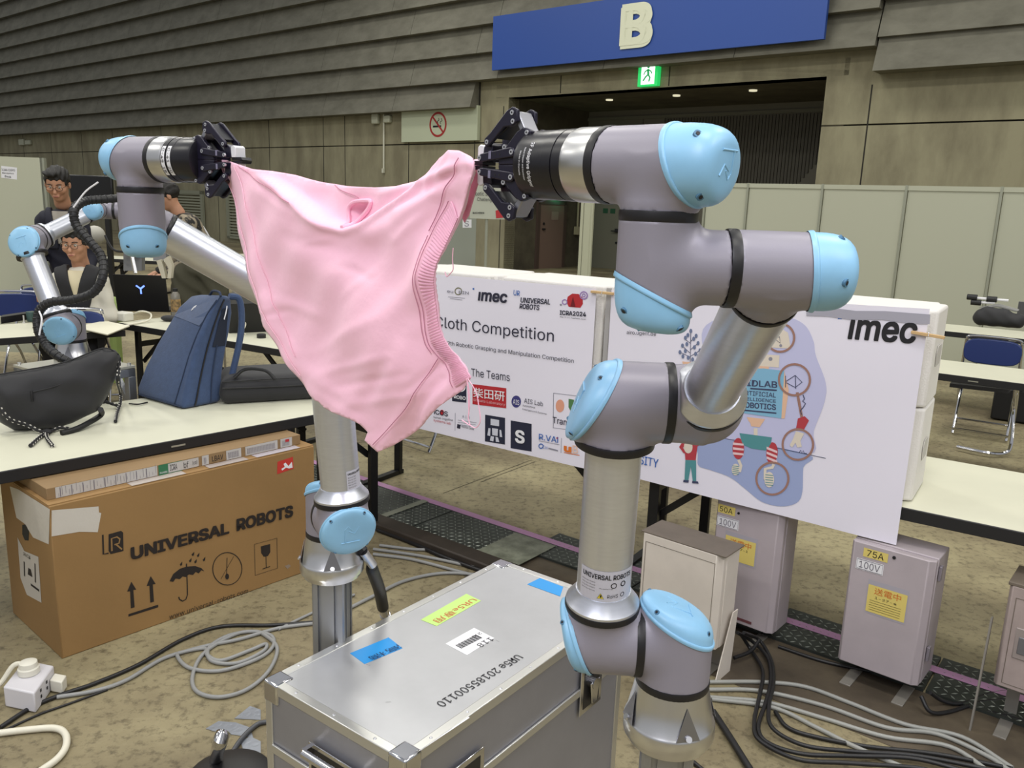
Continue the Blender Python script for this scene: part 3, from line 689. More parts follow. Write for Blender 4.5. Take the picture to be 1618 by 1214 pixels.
# name plates on the upper arms
def plate(root, U, E, refdir, ang0, full):
    U, E = A(U), A(E); ua = nrm(E-U); cy = Cy(U, ua, refdir, .0427 if full else .0427*KL)
    f = Swap(cy); cen = ang0
    W0 = .095 if full else .050
    t = MB(); t.frect(f, cen-W0/2, .094, W0, .052, .0003, 14); l = t.build('label_plate', M_stick, root)
    t = MB()
    if full:
        t.text(f, 'UNIVERSAL ROBOTS', cen-.042, .1315, .084, .0085, d=.0006, bold=.025)
        for i in range(4): t.text(f, 'Robot type  Serial no  Manufactured', cen-.043, .124-.005*i, .024, .0022, d=.0006)
        t.text(f, 'RoHS', cen+.001, .0995, .017, .0065, d=.0006); t.fring(f, cen+.010, .1215, .0042, .0014, .0006); t.text(f, 'Max payload 5 kg', cen-.012, .1150, .020, .002, d=.0006)
        t.fring(f, cen+.026, .1225, .0040, .0016, .0006); t.fring(f, cen+.026, .1035, .0034, .001, .0006); t.fpoly(f, [(cen-.0085, .0985), (cen-.0075, .1055), (cen-.0085, .1055)], .0009)
        y = MB(); y.fpoly(f, [(cen-.0145, .0985), (cen-.0045, .0985), (cen-.0095, .1075)], .0006); y.build('warning_triangle', mat('warn_yellow', 'd9c531', .5), l)
        t.frect(f, cen-.0102, .1005, .0014, .0045, .0009); t.fline(f, [(cen-.0148, .0983), (cen-.0042, .0983), (cen-.0095, .1079)], .0007, .001, True)
    else:
        t.text(f, 'UNIVERSAL ROBOTS', cen-.022, .136, .044, .005, d=.0006, bold=.02)
        for i in range(5): t.text(f, 'Robot type  Serial', cen-.022, .128-.006*i, .022, .0035, d=.0006)
    t.build('lettering', M_ink, l)
ref = nrm(CAMP-A(RR['U'])); plate(robR, RR['U'], RR['E'], ref, .006, True)
ref = nrm(CAMP-A(RL['U'])); plate(robL, RL['U'], RL['E'], ref, .040, False)
# --- extrusion posts the arms stand on
M_ext = mat('extrusion_aluminium', '9d9fa3', .42, .85); M_slot = mat('slot_shade', '4b4c52', .5, .6)
def post(label, b, az, sc=1.0):
    b = A(b); H = b[2]-.012; r = thing('post', label, 'post', (b[0], b[1], 0)); s = .083
    X = A(math.cos(az), math.sin(az), 0); Y = A(-X[1], X[0], 0); O = A(b[0], b[1], 0)
    # outline of a slotted profile
    hs = s/2; pts = []
    for k in range(4):
        c, sn = [(1, 0), (0, 1), (-1, 0), (0, -1)][k]
        for (x, y) in ((hs, -hs+.004), (hs, -.026), (hs-.008, -.026), (hs-.008, -.016), (hs, -.016), (hs, .016), (hs-.008, .016), (hs-.008, .026), (hs, .026), (hs, hs-.004), (hs-.004, hs)):
            pts.append((x*c-y*sn, x*sn+y*c))
    mb = MB(); mb.prism([O+X*x+Y*y+A(0, 0, .012) for x, y in pts], UZ*(H-.012)); mb.build('extrusion', M_ext, r, smooth=False)
    mb = MB(); mb.cbox(O+A(0, 0, .006), .13, .13, .012, az); mb.build('foot_plate', M_ext, r)
    return r
post('slotted aluminium post under the right robot arm, beside the metal case', RR['b'], math.radians(-8))
post('slotted aluminium post under the left robot arm, behind the metal case', RL['b'], math.radians(-4))
# ================================================================== THE PINK SHIRT
M_pink = mat('pink_cotton', 'ffc8de', .85, sheen=.3, bump=.10, bscale=45)
M_rib = mat('pink_rib', 'f8bcd3', .88, sheen=.3, bump=.1, bscale=200)
M_seam = mat('pink_seam', 'c07f98', .9)
TL = A(RL['W3'])+gL*.258*KL; TR = A(RR['W3'])+gR*.258
cd_ = nrm(A(TR[0]-TL[0], TR[1]-TL[1], 0)); cn_ = A(-cd_[1], cd_[0], 0)       # into the scene
if cn_[1] < 0: cn_ = -cn_
CP0 = TL-cn_*.018
def CPl(px, py, off=0.0): return VP(px, py, CP0-cn_*off, cn_)
OUT = [(341, 252), (356, 253), (371, 258), (395, 267), (425, 270), (457, 276), (504, 288), (543, 294), (585, 296), (620, 294), (650, 284), (671, 263), (684, 249), (707, 237), (727, 238), (748, 248), (756, 256), (757, 266), (752, 282), (744, 305), (736, 325), (729, 344), (722, 366), (716, 390), (707, 417), (702, 460), (702, 511), (706, 535), (712, 554), (721, 568), (731, 580), (739, 597), (727, 618), (712, 630), (697, 642), (662, 674), (620, 704), (600, 714), (582, 695), (587, 682), (577, 669), (565, 660), (551, 654), (538, 650), (525, 643), (516, 633), (510, 631), (500, 622), (491, 612), (470, 585), (453, 562), (440, 538), (427, 515), (416, 477), (401, 434), (384, 391), (363, 323), (350, 276)]
# soft folds: (x0, y0, x1, y1, width px, height m)
FOLDS = [(372, 262, 372+60, 262+230, 10, .007), (356, 258, 470, 600, 7, .004), (350, 262, 420, 460, 9, -.004), (395, 275, 480, 330, 9, -.009), (430, 300, 520, 352, 12, .010),
 (745, 262, 640, 330, 13, .013), (742, 275, 560, 352, 10, -.008), (740, 262, 680, 300, 8, -.010), (735, 285, 600, 372, 15, .010), (748, 258, 600, 305, 8, .008), (720, 250, 690, 300, 10, .008), (706, 240, 668, 300, 6, .006),
 (728, 320, 690, 420, 10, -.006), (690, 400, 672, 520, 12, .006), (480, 350, 620, 372, 22, .010), (470, 375, 560, 400, 10, -.003), (560, 420, 600, 440, 6, -.0025), (500, 385, 540, 378, 5, .002),
 (440, 380, 620, 470, 30, .006), (560, 560, 690, 430, 22, .007), (600, 660, 670, 520, 16, .008), (575, 650, 640, 560, 12, -.005), (460, 560, 560, 640, 14, .005), (500, 600, 590, 660, 10, -.004),
 (520, 590, 640, 560, 8, .0035), (500, 560, 620, 500, 10, .003), (540, 610, 660, 590, 7, -.003), (560, 640, 680, 620, 8, .003), (430, 470, 520, 500, 9, .003), (420, 500, 465, 490, 5, -.003), (448, 520, 480, 560, 7, .003),
 (640, 690, 700, 600, 8, -.006), (665, 660, 725, 590, 9, .006), (610, 700, 650, 640, 8, .005), (650, 620, 720, 560, 6, -.003), (610, 420, 560, 470, 7, .002), (640, 380, 690, 330, 8, .005)]
NECK = [(555, 357), (551, 342), (550, 330), (555, 322), (566, 319), (579, 320), (576, 330), (568, 340), (561, 350)]
def sdist(x, y, f):
    a = A(f[0], f[1]); b = A(f[2], f[3]); p = A(x, y); t = min(1, max(0, (p-a)@(b-a)/((b-a)@(b-a)))); q = a+(b-a)*t; return np.linalg.norm(p-q), t, np.cross(b-a, p-q)
def inpoly(x, y, P):
    c = False
    for i in range(len(P)):
        (x1, y1), (x2, y2) = P[i], P[i-1]
        if (y1 > y) != (y2 > y) and x < (x2-x1)*(y-y1)/(y2-y1)+x1: c = not c
    return c
def pdist(x, y, P, closed=False): return min(sdist(x, y, (*P[i], *P[i+1]))[0] for i in range(len(P)-1))
# the front layer's upper fold: above it the back layer lies deeper
SAG = [(395, 269), (430, 283), (455, 297), (478, 311), (505, 333), (530, 350), (556, 358), (580, 350), (604, 330), (630, 312), (655, 290), (672, 264)]
def sag_y(x):
    for i in range(len(SAG)-1):
        if SAG[i][0] <= x <= SAG[i+1][0]: return SAG[i][1]+(SAG[i+1][1]-SAG[i][1])*(x-SAG[i][0])/(SAG[i+1][0]-SAG[i][0])
    return None
def cdisp(x, y):
    d = 0.0
    for f in FOLDS:
        r, t, _ = sdist(x, y, f)
        if r < 3*f[4]: d += .72*f[5]*math.exp(-(r/f[4])**2)*(.35+.65*math.sin(math.pi*min(1, max(0, t*.9+.05))))
    s = sag_y(x)
    if s is not None:
        k = (s-y)/3.0; wgt = min(1, (x-395)/40, (672-x)/30)
        d -= .013*.5*(1+math.tanh(k))*max(0, wgt); d += .006*math.exp(-((y-s-7)/8)**2)*max(0, wgt)
    d += .006*math.sin(x*.021+y*.013)+.004*math.sin(x*.035-y*.027+1)+.0018*math.sin(x*.09+y*.05)
    if inpoly(x, y, NECK): d -= .016*min(1, pdist(x, y, NECK+NECK[:1])/3.5)
    # the sheet bellies towards the camera low down
    d += .02*math.sin(math.pi*min(1, max(0, (y-250)/460)))*math.exp(-((x-560)/140)**2)
    if y < 290 and x < 385: d -= .0*(290-y)
    return d
pts, tris = fill2d(OUT, 4.2)
def edge_in(x, y): return min(1.0, pdist(x, y, OUT+OUT[:1])/9)
shirt = thing('shirt', 'pink cotton shirt stretched between the two robot grippers', 'shirt', CPl(560, 700))
mb = MB()
front = []; back = []
for x, y in pts:
    e = edge_in(x, y); d = cdisp(x, y); th = .0012+.009*math.sqrt(e)
    q = CPl(x, y, 0); front.append(q-cn_*(d+.0015*e)); back.append(q-cn_*(d-th))
n = len(pts); F_ = []
for f in tris:
    a, b_, c = [front[i] for i in f]
    if np.cross(b_-a, c-a)@(-cn_) < 0: f = f[::-1]
    F_.append(f)
    F_.append(tuple(i+n for i in f[::-1]))
cnt = {}
for f in F_[::2]:
    for i in range(3):
        e = (f[i], f[(i+1) % 3]); cnt[e] = cnt.get(e, 0)+1
for (a, b_) in list(cnt):
    if (b_, a) not in cnt: F_.append((b_, a, a+n, b_+n))
mb.v = [tuple(p) for p in front+back]; mb.f = F_
mb.build('fabric', M_pink, shirt, ang=180)
def on(x, y, off=0.0): return CPl(x, y)-cn_*(cdisp(x, y)+.0015*edge_in(x, y)+off)
# ribbed hem band along the right edge: individual ribs joined
IN_ = [(716, 318), (704, 345), (697, 372), (691, 405), (688, 440), (688, 480), (688, 512), (692, 540), (699, 556), (708, 574), (716, 592), (722, 612)]
EX_ = [(728, 345), (722, 366), (716, 390), (708, 417), (703, 445), (701, 470), (702, 505), (706, 533), (713, 554), (723, 570), (733, 582), (739, 598)]
def pl_at(P, t):
    t = t*(len(P)-1); i = min(int(t), len(P)-2); u = t-i; return P[i][0]*(1-u)+P[i+1][0]*u, P[i][1]*(1-u)+P[i+1][1]*u
mb = MB(); NR = 72; M_ = 5; grid = []
for i in range(NR*3+1):
    t = i/(NR*3); a = pl_at(IN_, t); c = pl_at(EX_, t); rd = .0016+(.0026 if i % 3 == 1 else 0)
    for k in range(M_+1):
        u = k/M_; x = a[0]+(c[0]-a[0])*u; y = a[1]+(c[1]-a[1])*u; grid.append(on(x, y, rd*math.sin(math.pi*min(.98, max(.06, u)))**.3+.0004))
fs = []
for i in range(NR*3):
    for k in range(M_): q = i*(M_+1)+k; fs.append((q, q+1, q+M_+2, q+M_+1))
mb.add(grid, fs); o = mb.build('ribbed_hem', M_rib, shirt, ang=180, label='ribbed pink waistband edge')
def seam(P, name='seam', m=None, r=.0006, off=.0028):
    mb = MB(); Q = catmull([A(*p, 0) for p in P], 6); mb.tube([on(q[0], q[1], off) for q in Q], r, 5, raw=True); return mb.build(name, m or M_seam, shirt)
seam([(x-3, y) for x, y in IN_]); seam([(x-7, y) for x, y in IN_[2:9]])
seam([(699, 566), (680, 600), (655, 640), (630, 668), (597, 702)]); seam([(372, 262), (388, 300), (402, 345), (418, 395), (432, 440), (445, 480), (460, 520), (480, 562)], r=.0006, m=M_rib)
seam([(346, 262), (360, 300), (380, 352), (400, 405), (413, 440), (430, 490), (455, 540), (487, 592)], r=.0006, m=M_rib)
seam([(378, 263), (410, 285), (440, 298), (482, 321)], r=.0006); seam([(733, 250), (725, 275), (712, 298), (700, 330), (690, 365)], r=.0007); seam([(524, 292), (536, 300), (560, 310), (566, 318)], r=.0006)
# rolled rim of the neck opening
mb = MB(); Q = catmull([A(x, y, 0) for x, y in NECK], 5, True); mb.tube([on(q[0]+(q[0]-563)*.10, q[1]+(q[1]-338)*.10, .002) for q in Q], .0032, 8, closed=True, raw=True); mb.build('neck_rim', M_rib, shirt)
# back flap hanging behind the hem at the right grip
fp = [(752, 272), (757, 268), (756, 285), (748, 312), (740, 340), (733, 352), (730, 345), (738, 315), (744, 292)]
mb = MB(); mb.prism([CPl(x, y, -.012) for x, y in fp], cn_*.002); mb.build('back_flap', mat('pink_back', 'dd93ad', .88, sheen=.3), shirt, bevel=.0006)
# loose threads
def thr(P):
    mb = MB(); mb.tube([CPl(x, y, .004) for x, y in P], .0007, 5); mb.build('loose_thread', M_rib, shirt)
thr([(737, 598), (741, 615), (742, 640), (740, 660), (743, 672)]); thr([(739, 598), (752, 620), (757, 645), (759, 665), (752, 676), (742, 672), (730, 664)])
thr([(716, 392), (715, 410), (716, 425), (712, 432), (706, 437), (703, 430)]); thr([(738, 600), (740, 625), (741, 655)])
# pinched cloth tips in the grippers
mb = MB(); q = TR+gR*.004; mb.ball(q, (.012, .012, .008), 14, 8); mb.build('pinched_tip', M_pink, shirt)
# ================================================================== THE METAL CASE
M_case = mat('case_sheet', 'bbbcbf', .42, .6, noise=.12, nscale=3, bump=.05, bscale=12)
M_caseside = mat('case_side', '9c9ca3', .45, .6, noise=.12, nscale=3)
M_edge = mat('case_edge', 'c9c9c6', .33, .85)
M_chrome = mat('chrome', 'c9c9cc', .12, 1.0)
CZ = .60; c1 = G(418, 1075, CZ); c2 = G(640, 1205, CZ); c4 = G(805, 890, CZ)
cx_ = nrm(c2-c1); cy_ = nrm(np.cross(UZ, cx_)); LX = float(np.linalg.norm(c2-c1)); LY = float((c4-c1)@cy_)
c0 = A(c1[0], c1[1], 0)
def CC(x, y, z): return c0+cx_*x+cy_*y+UZ*z
case = thing('flight_case', 'grey metal flight case with aluminium edges in front of the right robot post', 'case', CC(LX/2, LY/2, 0))
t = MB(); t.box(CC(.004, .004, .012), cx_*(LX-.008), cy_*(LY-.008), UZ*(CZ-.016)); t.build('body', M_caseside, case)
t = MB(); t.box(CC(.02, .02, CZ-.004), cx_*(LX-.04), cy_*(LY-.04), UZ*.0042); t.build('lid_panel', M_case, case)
ew = .024
def strip(O, X, Y, Z): t = MB(); t.box(O, X, Y, Z); t.build('edge_profile', M_edge, case, bevel=.002)
for y in (0, LY-ew): strip(CC(0, y, CZ-.024), cx_*LX, cy_*ew, UZ*.0262)
for x in (0, LX-ew): strip(CC(x, ew, CZ-.024), cx_*ew, cy_*(LY-2*ew), UZ*.0262)
for y in (0, LY-ew): strip(CC(0, y, 0), cx_*LX, cy_*ew, UZ*.024)
for x in (0, LX-ew): strip(CC(x, ew, 0), cx_*ew, cy_*(LY-2*ew), UZ*.024)
for x in (0, LX-ew):
    for y in (0, LY-ew): strip(CC(x, y, .024), cx_*ew, cy_*ew, UZ*(CZ-.048))
zs = .42
strip(CC(LX-.003, ew, zs), cx_*.007, cy_*(LY-2*ew), UZ*.022); strip(CC(ew, -.004, zs), cx_*(LX-2*ew), cy_*.007, UZ*.022)
for x in (0, LX):
    for y in (0, LY):
        sx = 1 if x == 0 else -1; sy = 1 if y == 0 else -1
        for z0, z1 in ((CZ-.05, CZ+.004), (-.0, .05)):
            t = MB(); O = CC(x-sx*.003, y-sy*.003, z0); t.box(O, cx_*sx*.052, cy_*sy*.052, UZ*(z1-z0)); t.build('corner_cap', M_chrome, case, bevel=.006, seg=3)
random.seed(5)
for k in range(7):
    for x in (.012, LX-.012):
        t = MB(); q = CC(x, .09+k*(LY-.18)/6, CZ+.002); t.lathe(q, UZ, [(0, .004), (.0014, .003), (.002, .0005)], 10); t.build('rivet', M_bolt, case)
for k in range(3):
    for y in (.012, LY-.012):
        t = MB(); q = CC(.10+k*(LX-.20)/2, y, CZ+.002); t.lathe(q, UZ, [(0, .004), (.0014, .003), (.002, .0005)], 10); t.build('rivet', M_bolt, case)
# butterfly latch in its dish on the long side
def latch(yc):
    fr = Fr(CC(LX+.003, yc, .43), cy_, UZ)
    t = MB(); t.prism([fr.p(x, y, .0) for x, y in ((-.055, -.07), (.055, -.07), (.055, .07), (-.055, .07))], fr.N*.0035); d = t.build('latch', M_chrome, case, bevel=.003)
    t = MB(); t.prism([fr.p(x, y, .0036) for x, y in ((-.040, -.055), (.040, -.055), (.040, .055), (-.040, .055))], fr.N*.0006); t.build('latch_dish', mat('dish_dark', '3b3b3e', .35, .8), d)
    t = MB(); t.cyl(fr.p(0, .012, .004), fr.p(0, .012, .018), .016, seg=18); t.build('latch_knob', M_chrome, d)
    t = MB(); t.prism([fr.p(x, y, .012) for x, y in ((-.024, .02), (.024, .02), (.012, -.045), (-.012, -.045))], fr.N*.004); t.build('latch_wing', M_chrome, d, bevel=.002)
latch(LY*.80); latch(LY*.22)
# spring handle on the short side
fr = Fr(CC(LX*.55, -.003, .47), cx_, UZ)
t = MB(); t.prism([fr.p(x, y, 0) for x, y in ((-.09, -.06), (.09, -.06), (.09, .045), (-.09, .045))], fr.N*.003); hd = t.build('handle_dish', M_chrome, case, bevel=.002)
t = MB(); t.prism([fr.p(x, y, .0031) for x, y in ((-.08, -.05), (.08, -.05), (.08, .035), (-.08, .035))], fr.N*.0004); t.build('dish_recess', mat('dish_dark', '3b3b3e'), hd)
t = MB(); t.tube([fr.p(x, .035, .028) for x in np.linspace(-.075, .075, 9)], .010, 14, raw=True); t.build('handle', M_chrome, hd)
for x in (-.075, .075):
    t = MB(); t.bar(fr.p(x, .035, .0), fr.p(x, .035, .03), .012, .02); t.build('handle_bracket', M_chrome, hd)
# tapes, stickers and hand lettering on the lid
top = Fr(CC(0, 0, CZ+.0004), cx_, cy_)
def tp(px, py): p = G(px, py, CZ); return float((p-c0)@cx_), float((p-c0)@cy_)
def quad(name, m, P, lab=None, d=.0006):
    t = MB(); t.prism([top.p(*tp(x, y), 0) for x, y in P], UZ*d); return t.build(name, m, case, label=lab)
Mb = mat('tape_blue', '1f8fd6', .45); Mg = mat('tape_green', 'b9dd7a', .5)
quad('tape_label', Mb, [(553, 1033), (614, 1008), (636, 1025), (576, 1050)], 'blue tape near the left edge of the lid')
quad('tape_label', Mb, [(833, 924), (853, 914), (890, 928), (885, 943)], 'blue tape beside the robot shoulder')
quad('tape_label', Mg, [(665, 980), (737, 939), (760, 950), (690, 990)], 'light green tape with red writing')
quad('barcode_sticker', M_print, [(704, 1018), (749, 993), (781, 1009), (738, 1036)])
quad('tape_label', M_print, [(663, 1176), (734, 1130), (742, 1135), (672, 1182)], 'worn white tape along the front edge')
def handw(body, pa, pb, h, m, bold=.0, name='handwriting', flip=True, d=.0012):
    a = A(*tp(*pa)); b = A(*tp(*pb)); L = np.linalg.norm(b-a); r = math.atan2(*(b-a)[::-1])
    t = MB(); t.text(top, body, a[0], a[1], L, h, d=d, bold=bold, rot=r); return t.build(name, m, case)
handw('UR5e 20185500110', (816, 1035), (688, 1112), .024, M_ink)
handw('UR5e\u5c02\u7528', (745, 946), (683, 981), .026, mat('red_marker', 'c0603c', .6))
handw('\u9ad8\u6a4b', (628, 1019), (580, 1040), .022, mat('marker_navy', '133a66', .6))
handw('118', (773, 1008), (752, 1020), .018, M_ink); handw('2.0', (758, 1000), (744, 1007), .010, M_ink)
t = MB(); a = A(*tp(752, 1004)); b = A(*tp(719, 1021)); dd = (b-a)
for k in range(22):
    p = a+dd*k/22; q = p+dd*(.02 if k % 3 else .035); nv = A(-dd[1], dd[0])*.30
    t.fpoly(top, [tuple(p), tuple(q), tuple(q+nv), tuple(p+nv)] if np.cross(q-p, nv) > 0 else [tuple(p), tuple(p+nv), tuple(q+nv), tuple(q)], .0013)
stuff(t.build('barcode', M_ink, case))
for (x, y, a) in ((.13, .2, .3), (.30, .5, -.2), (.28, .12, .8)):
    t = MB(); t.fline(top, [(x, y), (x+.012*math.cos(a), y+.012*math.sin(a))], .0009, .0003); t.build('scratch', mat('scratch', '6a6a6c', .5), case)
# ================================================================== ELECTRICAL BOXES
M_eb = mat('box_mauve', 'b3a9ae', .5, noise=.10, nscale=5, bump=.05, bscale=20); M_ec = mat('box_cream', 'dad2c8', .5, noise=.12, nscale=4)
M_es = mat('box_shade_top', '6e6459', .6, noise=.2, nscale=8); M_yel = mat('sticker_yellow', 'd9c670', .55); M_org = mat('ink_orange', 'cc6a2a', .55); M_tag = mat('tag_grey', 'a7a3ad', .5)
def ebox(name, label, O, wd, h0, h1, dp, m, dz=0, side='front'):
    """O = floor point under the front left corner; front faces the hall"""
    O = A(O); X = e_w; Y = n_w; r = thing(name, label, 'electrical box', O+X*wd/2+Y*dp/2)
    t = MB(); t.box(O+Y*.045+UZ*h0, X*wd, Y*(dp-.045), UZ*(h1-h0)); t.build('housing', m, r, bevel=.004)
    t = MB(); t.prism([O+Y*.0+X*.010+UZ*(h0+.005), O+X*(wd-.022)+UZ*(h0+.005), O+X*(wd-.002)+Y*.022+UZ*(h0+.001), O+X*(wd-.002)+Y*.044+UZ*(h0+.001), O+Y*.044+UZ*(h0+.001), O+Y*.015+UZ*(h0+.003)], UZ*(h1-h0-.006)); t.build('door', m, r, bevel=.003)
    return r, Fr(O+UZ*h0, X, UZ)
# C: the 75A box
OC = G(1360, 1085)-e_w*.098; OC = A(OC[0], OC[1], 0)
bc, fr = ebox('electrical_box', 'mauve electrical box marked 75A, right of the poster corner', OC, .285, .07, .555, .19, M_eb)
t = MB(); t.frect(fr, .045, .435, .085, .034, .001); s = t.build('rating_sticker', M_yel, bc); t = MB(); t.text(fr, '75A', .058, .440, .058, .024, d=.0018); t.build('lettering', M_ink, s)
t = MB(); t.frect(fr, .025, .382, .095, .042, .001); s = t.build('voltage_tag', M_print, bc); t = MB(); t.text(fr, '100V', .036, .390, .072, .026, d=.0018); t.fline(fr, [(.028, .385), (.117, .385), (.117, .421), (.028, .421)], .002, .0018, True); t.build('lettering', mat('ink_grey', '6b6772', .6), s)
t = MB(); t.frect(fr, .075, .225, .140, .130, .0008); hold = t.build('notice_pocket', M_tag, bc, label='grey plastic notice pocket')
t = MB(); t.frect(fr, .078, .232, .134, .105, .0016); t.build('notice', M_yel, hold)
t = MB(); t.text(fr, '\u9001\u96fb\u4e2d', .100, .305, .092, .026, d=.0024); t.build('lettering', M_org, hold)
t = MB(); t.text(fr, '1-27-4', .105, .288, .075, .009, d=.0024); 
for k in range(5): t.frect(fr, .088, .278-.009*k, .108, .0012, .0024)
t.build('small_print', M_ink, hold)
t = MB(); t.cyl(fr.p(.150, .462, 0), fr.p(.150, .462, .003), .006, seg=12); t.build('keyhole', M_ink, bc)
for z in (.09, .40):
    t = MB(); q = OC+e_w*.287+n_w*.05+UZ*(z+.07); t.box(q, e_w*.010, n_w*.022, UZ*.055); t.build('hinge', mat('hinge_grey', '8d8790', .4, .3), bc, bevel=.002)
def footbars(O, wd, dp, root, m, h0, n=2, length=.24):
    for k in range(n):
        x = .05+k*(wd-.10)
        t = MB(); q = O+e_w*(x-.02)-n_w*.035; t.box(q, e_w*.04, n_w*length, UZ*.006); t.build('foot_bar', m, root, bevel=.001)
        t = MB(); t.box(O+e_w*(x-.02)+n_w*(dp-.03), e_w*.04, n_w*.006, UZ*(h0+.02)); t.build('leg', m, root)
M_foot = mat('foot_steel', '8f8b84', .45, .4)
footbars(OC, .285, .19, bc, M_foot, .07)
# B: the 50A box
OB_ = G(1185, 1052)-e_w*.200; OB_ = A(OB_[0], OB_[1], 0)*1.06
bb_, fr = ebox('electrical_box', 'mauve electrical box marked 50A, behind the cream box and under the poster', OB_, .285, .055, .62, .16, M_eb)
t = MB(); t.frect(fr, .010, .455, .075, .036, .001); s = t.build('rating_sticker', M_yel, bb_); t = MB(); t.text(fr, '50A', .018, .461, .056, .022, d=.0018); t.build('lettering', M_ink, s)
t = MB(); t.frect(fr, .010, .398, .095, .044, .001); s = t.build('voltage_tag', M_print, bb_); t = MB(); t.text(fr, '100V', .022, .406, .072, .026, d=.0018); t.fline(fr, [(.013, .401), (.102, .401), (.102, .439), (.013, .439)], .002, .0018, True); t.build('lettering', mat('ink_grey', '6b6772'), s)
t = MB(); t.frect(fr, .052, .262, .140, .125, .0008); hold = t.build('notice_pocket', M_tag, bb_, label='grey plastic notice pocket')
t = MB(); t.frect(fr, .055, .269, .130, .100, .0016); t.build('notice', M_yel, hold); t = MB(); t.text(fr, '\u9001\u96fb\u4e2d', .075, .334, .092, .026, d=.0024); t.build('lettering', M_org, hold)
t = MB(); t.text(fr, '1-27-1', .085, .319, .070, .009, d=.0024); t.build('small_print', M_ink, hold)
t = MB(); t.cyl(fr.p(.100, .473, 0), fr.p(.100, .473, .003), .005, seg=12); t.build('keyhole', M_ink, bb_)
t = MB(); t.frect(fr, .13, .02, .07, .012, .001); t.build('red_tag', mat('tag_maroon', '6b3f44', .5), bb_)
footbars(OB_, .272, .16, bb_, M_foot, .055)
# A: the cream box
OA_ = G(1115, 1075)-e_w*.315; OA_ = A(OA_[0], OA_[1], 0)
ba, fr = ebox('electrical_box', 'cream metal electrical box standing directly behind the right robot base', OA_, .335, .12, .50, .15, M_ec)
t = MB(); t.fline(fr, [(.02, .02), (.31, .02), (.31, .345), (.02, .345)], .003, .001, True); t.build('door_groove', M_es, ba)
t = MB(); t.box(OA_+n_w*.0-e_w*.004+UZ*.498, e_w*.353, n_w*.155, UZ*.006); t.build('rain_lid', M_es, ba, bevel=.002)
t = MB(); t.prism([OA_+e_w*.350+n_w*.0+UZ*0, OA_+e_w*.350+n_w*.12+UZ*.0, OA_+e_w*.350+n_w*.14+UZ*.25, OA_+e_w*.350+n_w*.10+UZ*.25], e_w*.004); t.build('side_bracket', M_ec, ba)
footbars(OA_, .345, .15, ba, M_foot, .12, length=.20)
# D: the box cut by the right edge
OD = G(1556, 1150); OD = A(OD[0], OD[1], 0)
bd, fr = ebox('electrical_box', 'scuffed pinkish metal cabinet cut off by the right edge of the picture', OD, .34, .165, .535, .17, mat('box_pink', 'a89a96', .5, noise=.12, nscale=14), 0)
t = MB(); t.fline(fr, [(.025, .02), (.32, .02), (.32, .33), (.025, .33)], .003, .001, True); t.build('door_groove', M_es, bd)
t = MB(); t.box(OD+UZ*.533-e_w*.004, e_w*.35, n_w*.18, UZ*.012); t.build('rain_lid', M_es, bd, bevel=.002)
t = MB(); t.box(OD+e_w*.040-n_w*.003+UZ*.285, e_w*.050, n_w*.006, UZ*.110); hp = t.build('latch_plate', mat('plate_grey', '9c928f', .45, .2), bd, bevel=.003)
t = MB(); t.box(OD+e_w*.052-n_w*.005+UZ*.305, e_w*.026, n_w*.006, UZ*.060); t.build('latch_paddle', mat('paddle_steel', '82838a', .35, .6), hp, bevel=.002)
footbars(OD, .34, .17, bd, M_foot, .165)
t = MB(); q = OD-e_w*.035-n_w*.05; t.bar(q, q+UZ*.40+n_w*.06, .006, .02); t.build('side_stay', M_foot, bd)
# ================================================================== CABLES
def cable(name, label, pts, r, m, group=None, cat='cable'):
    P = [G(*p[:2], (p[2] if len(p) > 2 else r+.001+(.015 if 'dropping' in label else 0))) for p in pts]
    t = MB(); t.tube(P, r, 8, 7); o = t.build(name, m, base=P[0], ang=80); return tag(o, label, cat, group)
M_cg = mat('cable_grey', '8c8d8c', .45); M_cb = mat('cable_black', '1b1b1d', .45); M_cw = mat('cable_white', 'd9d5c4', .45); M_cl = mat('cable_light', '93948f', .45)
cable('cable', 'grey cable coiled in loops in front of the big cardboard box', [(500, 985), (440, 993), (380, 1010), (330, 1020), (292, 1030), (280, 1036), (300, 1056), (350, 1060), (410, 1040), (432, 1020), (425, 1003), (380, 1000), (325, 1030), (305, 1065), (310, 1092), (345, 1102), (390, 1090), (425, 1060), (438, 1025), (420, 1005), (400, 998), (360, 1005), (330, 1024), (335, 1045), (375, 1048), (415, 1030), (420, 1018), (395, 1028), (350, 1044), (328, 1036), (320, 1025), (260, 1040), (200, 1075), (150, 1092), (90, 1102)], .0075, M_cg)
cable('cable', 'black cable running from the left post past the coil to the white plug', [(502, 983), (430, 988), (350, 990), (290, 1010), (220, 1050), (150, 1080), (100, 1097), (50, 1118), (0, 1150)], .0075, M_cb)
cable('cable', 'thin black cable lying below the white plug at the left edge', [(170, 1090), (110, 1112), (60, 1130), (0, 1158)], .004, M_cb)
cable('cable', 'thick white cable bending on the floor in the lower left corner', [(-10, 1160), (40, 1154), (85, 1151), (103, 1160), (104, 1180), (90, 1200), (62, 1220)], .011, M_cw)
cable('cable', 'grey cable arching on the floor from the left post to the trench', [(545, 965), (590, 942), (640, 918), (700, 906), (760, 910), (800, 925)], .008, M_cg)
cable('cable', 'thin grey cable left of the black strap, reaching the left post', [(440, 995), (480, 975), (540, 948), (560, 940)], .006, M_cg)
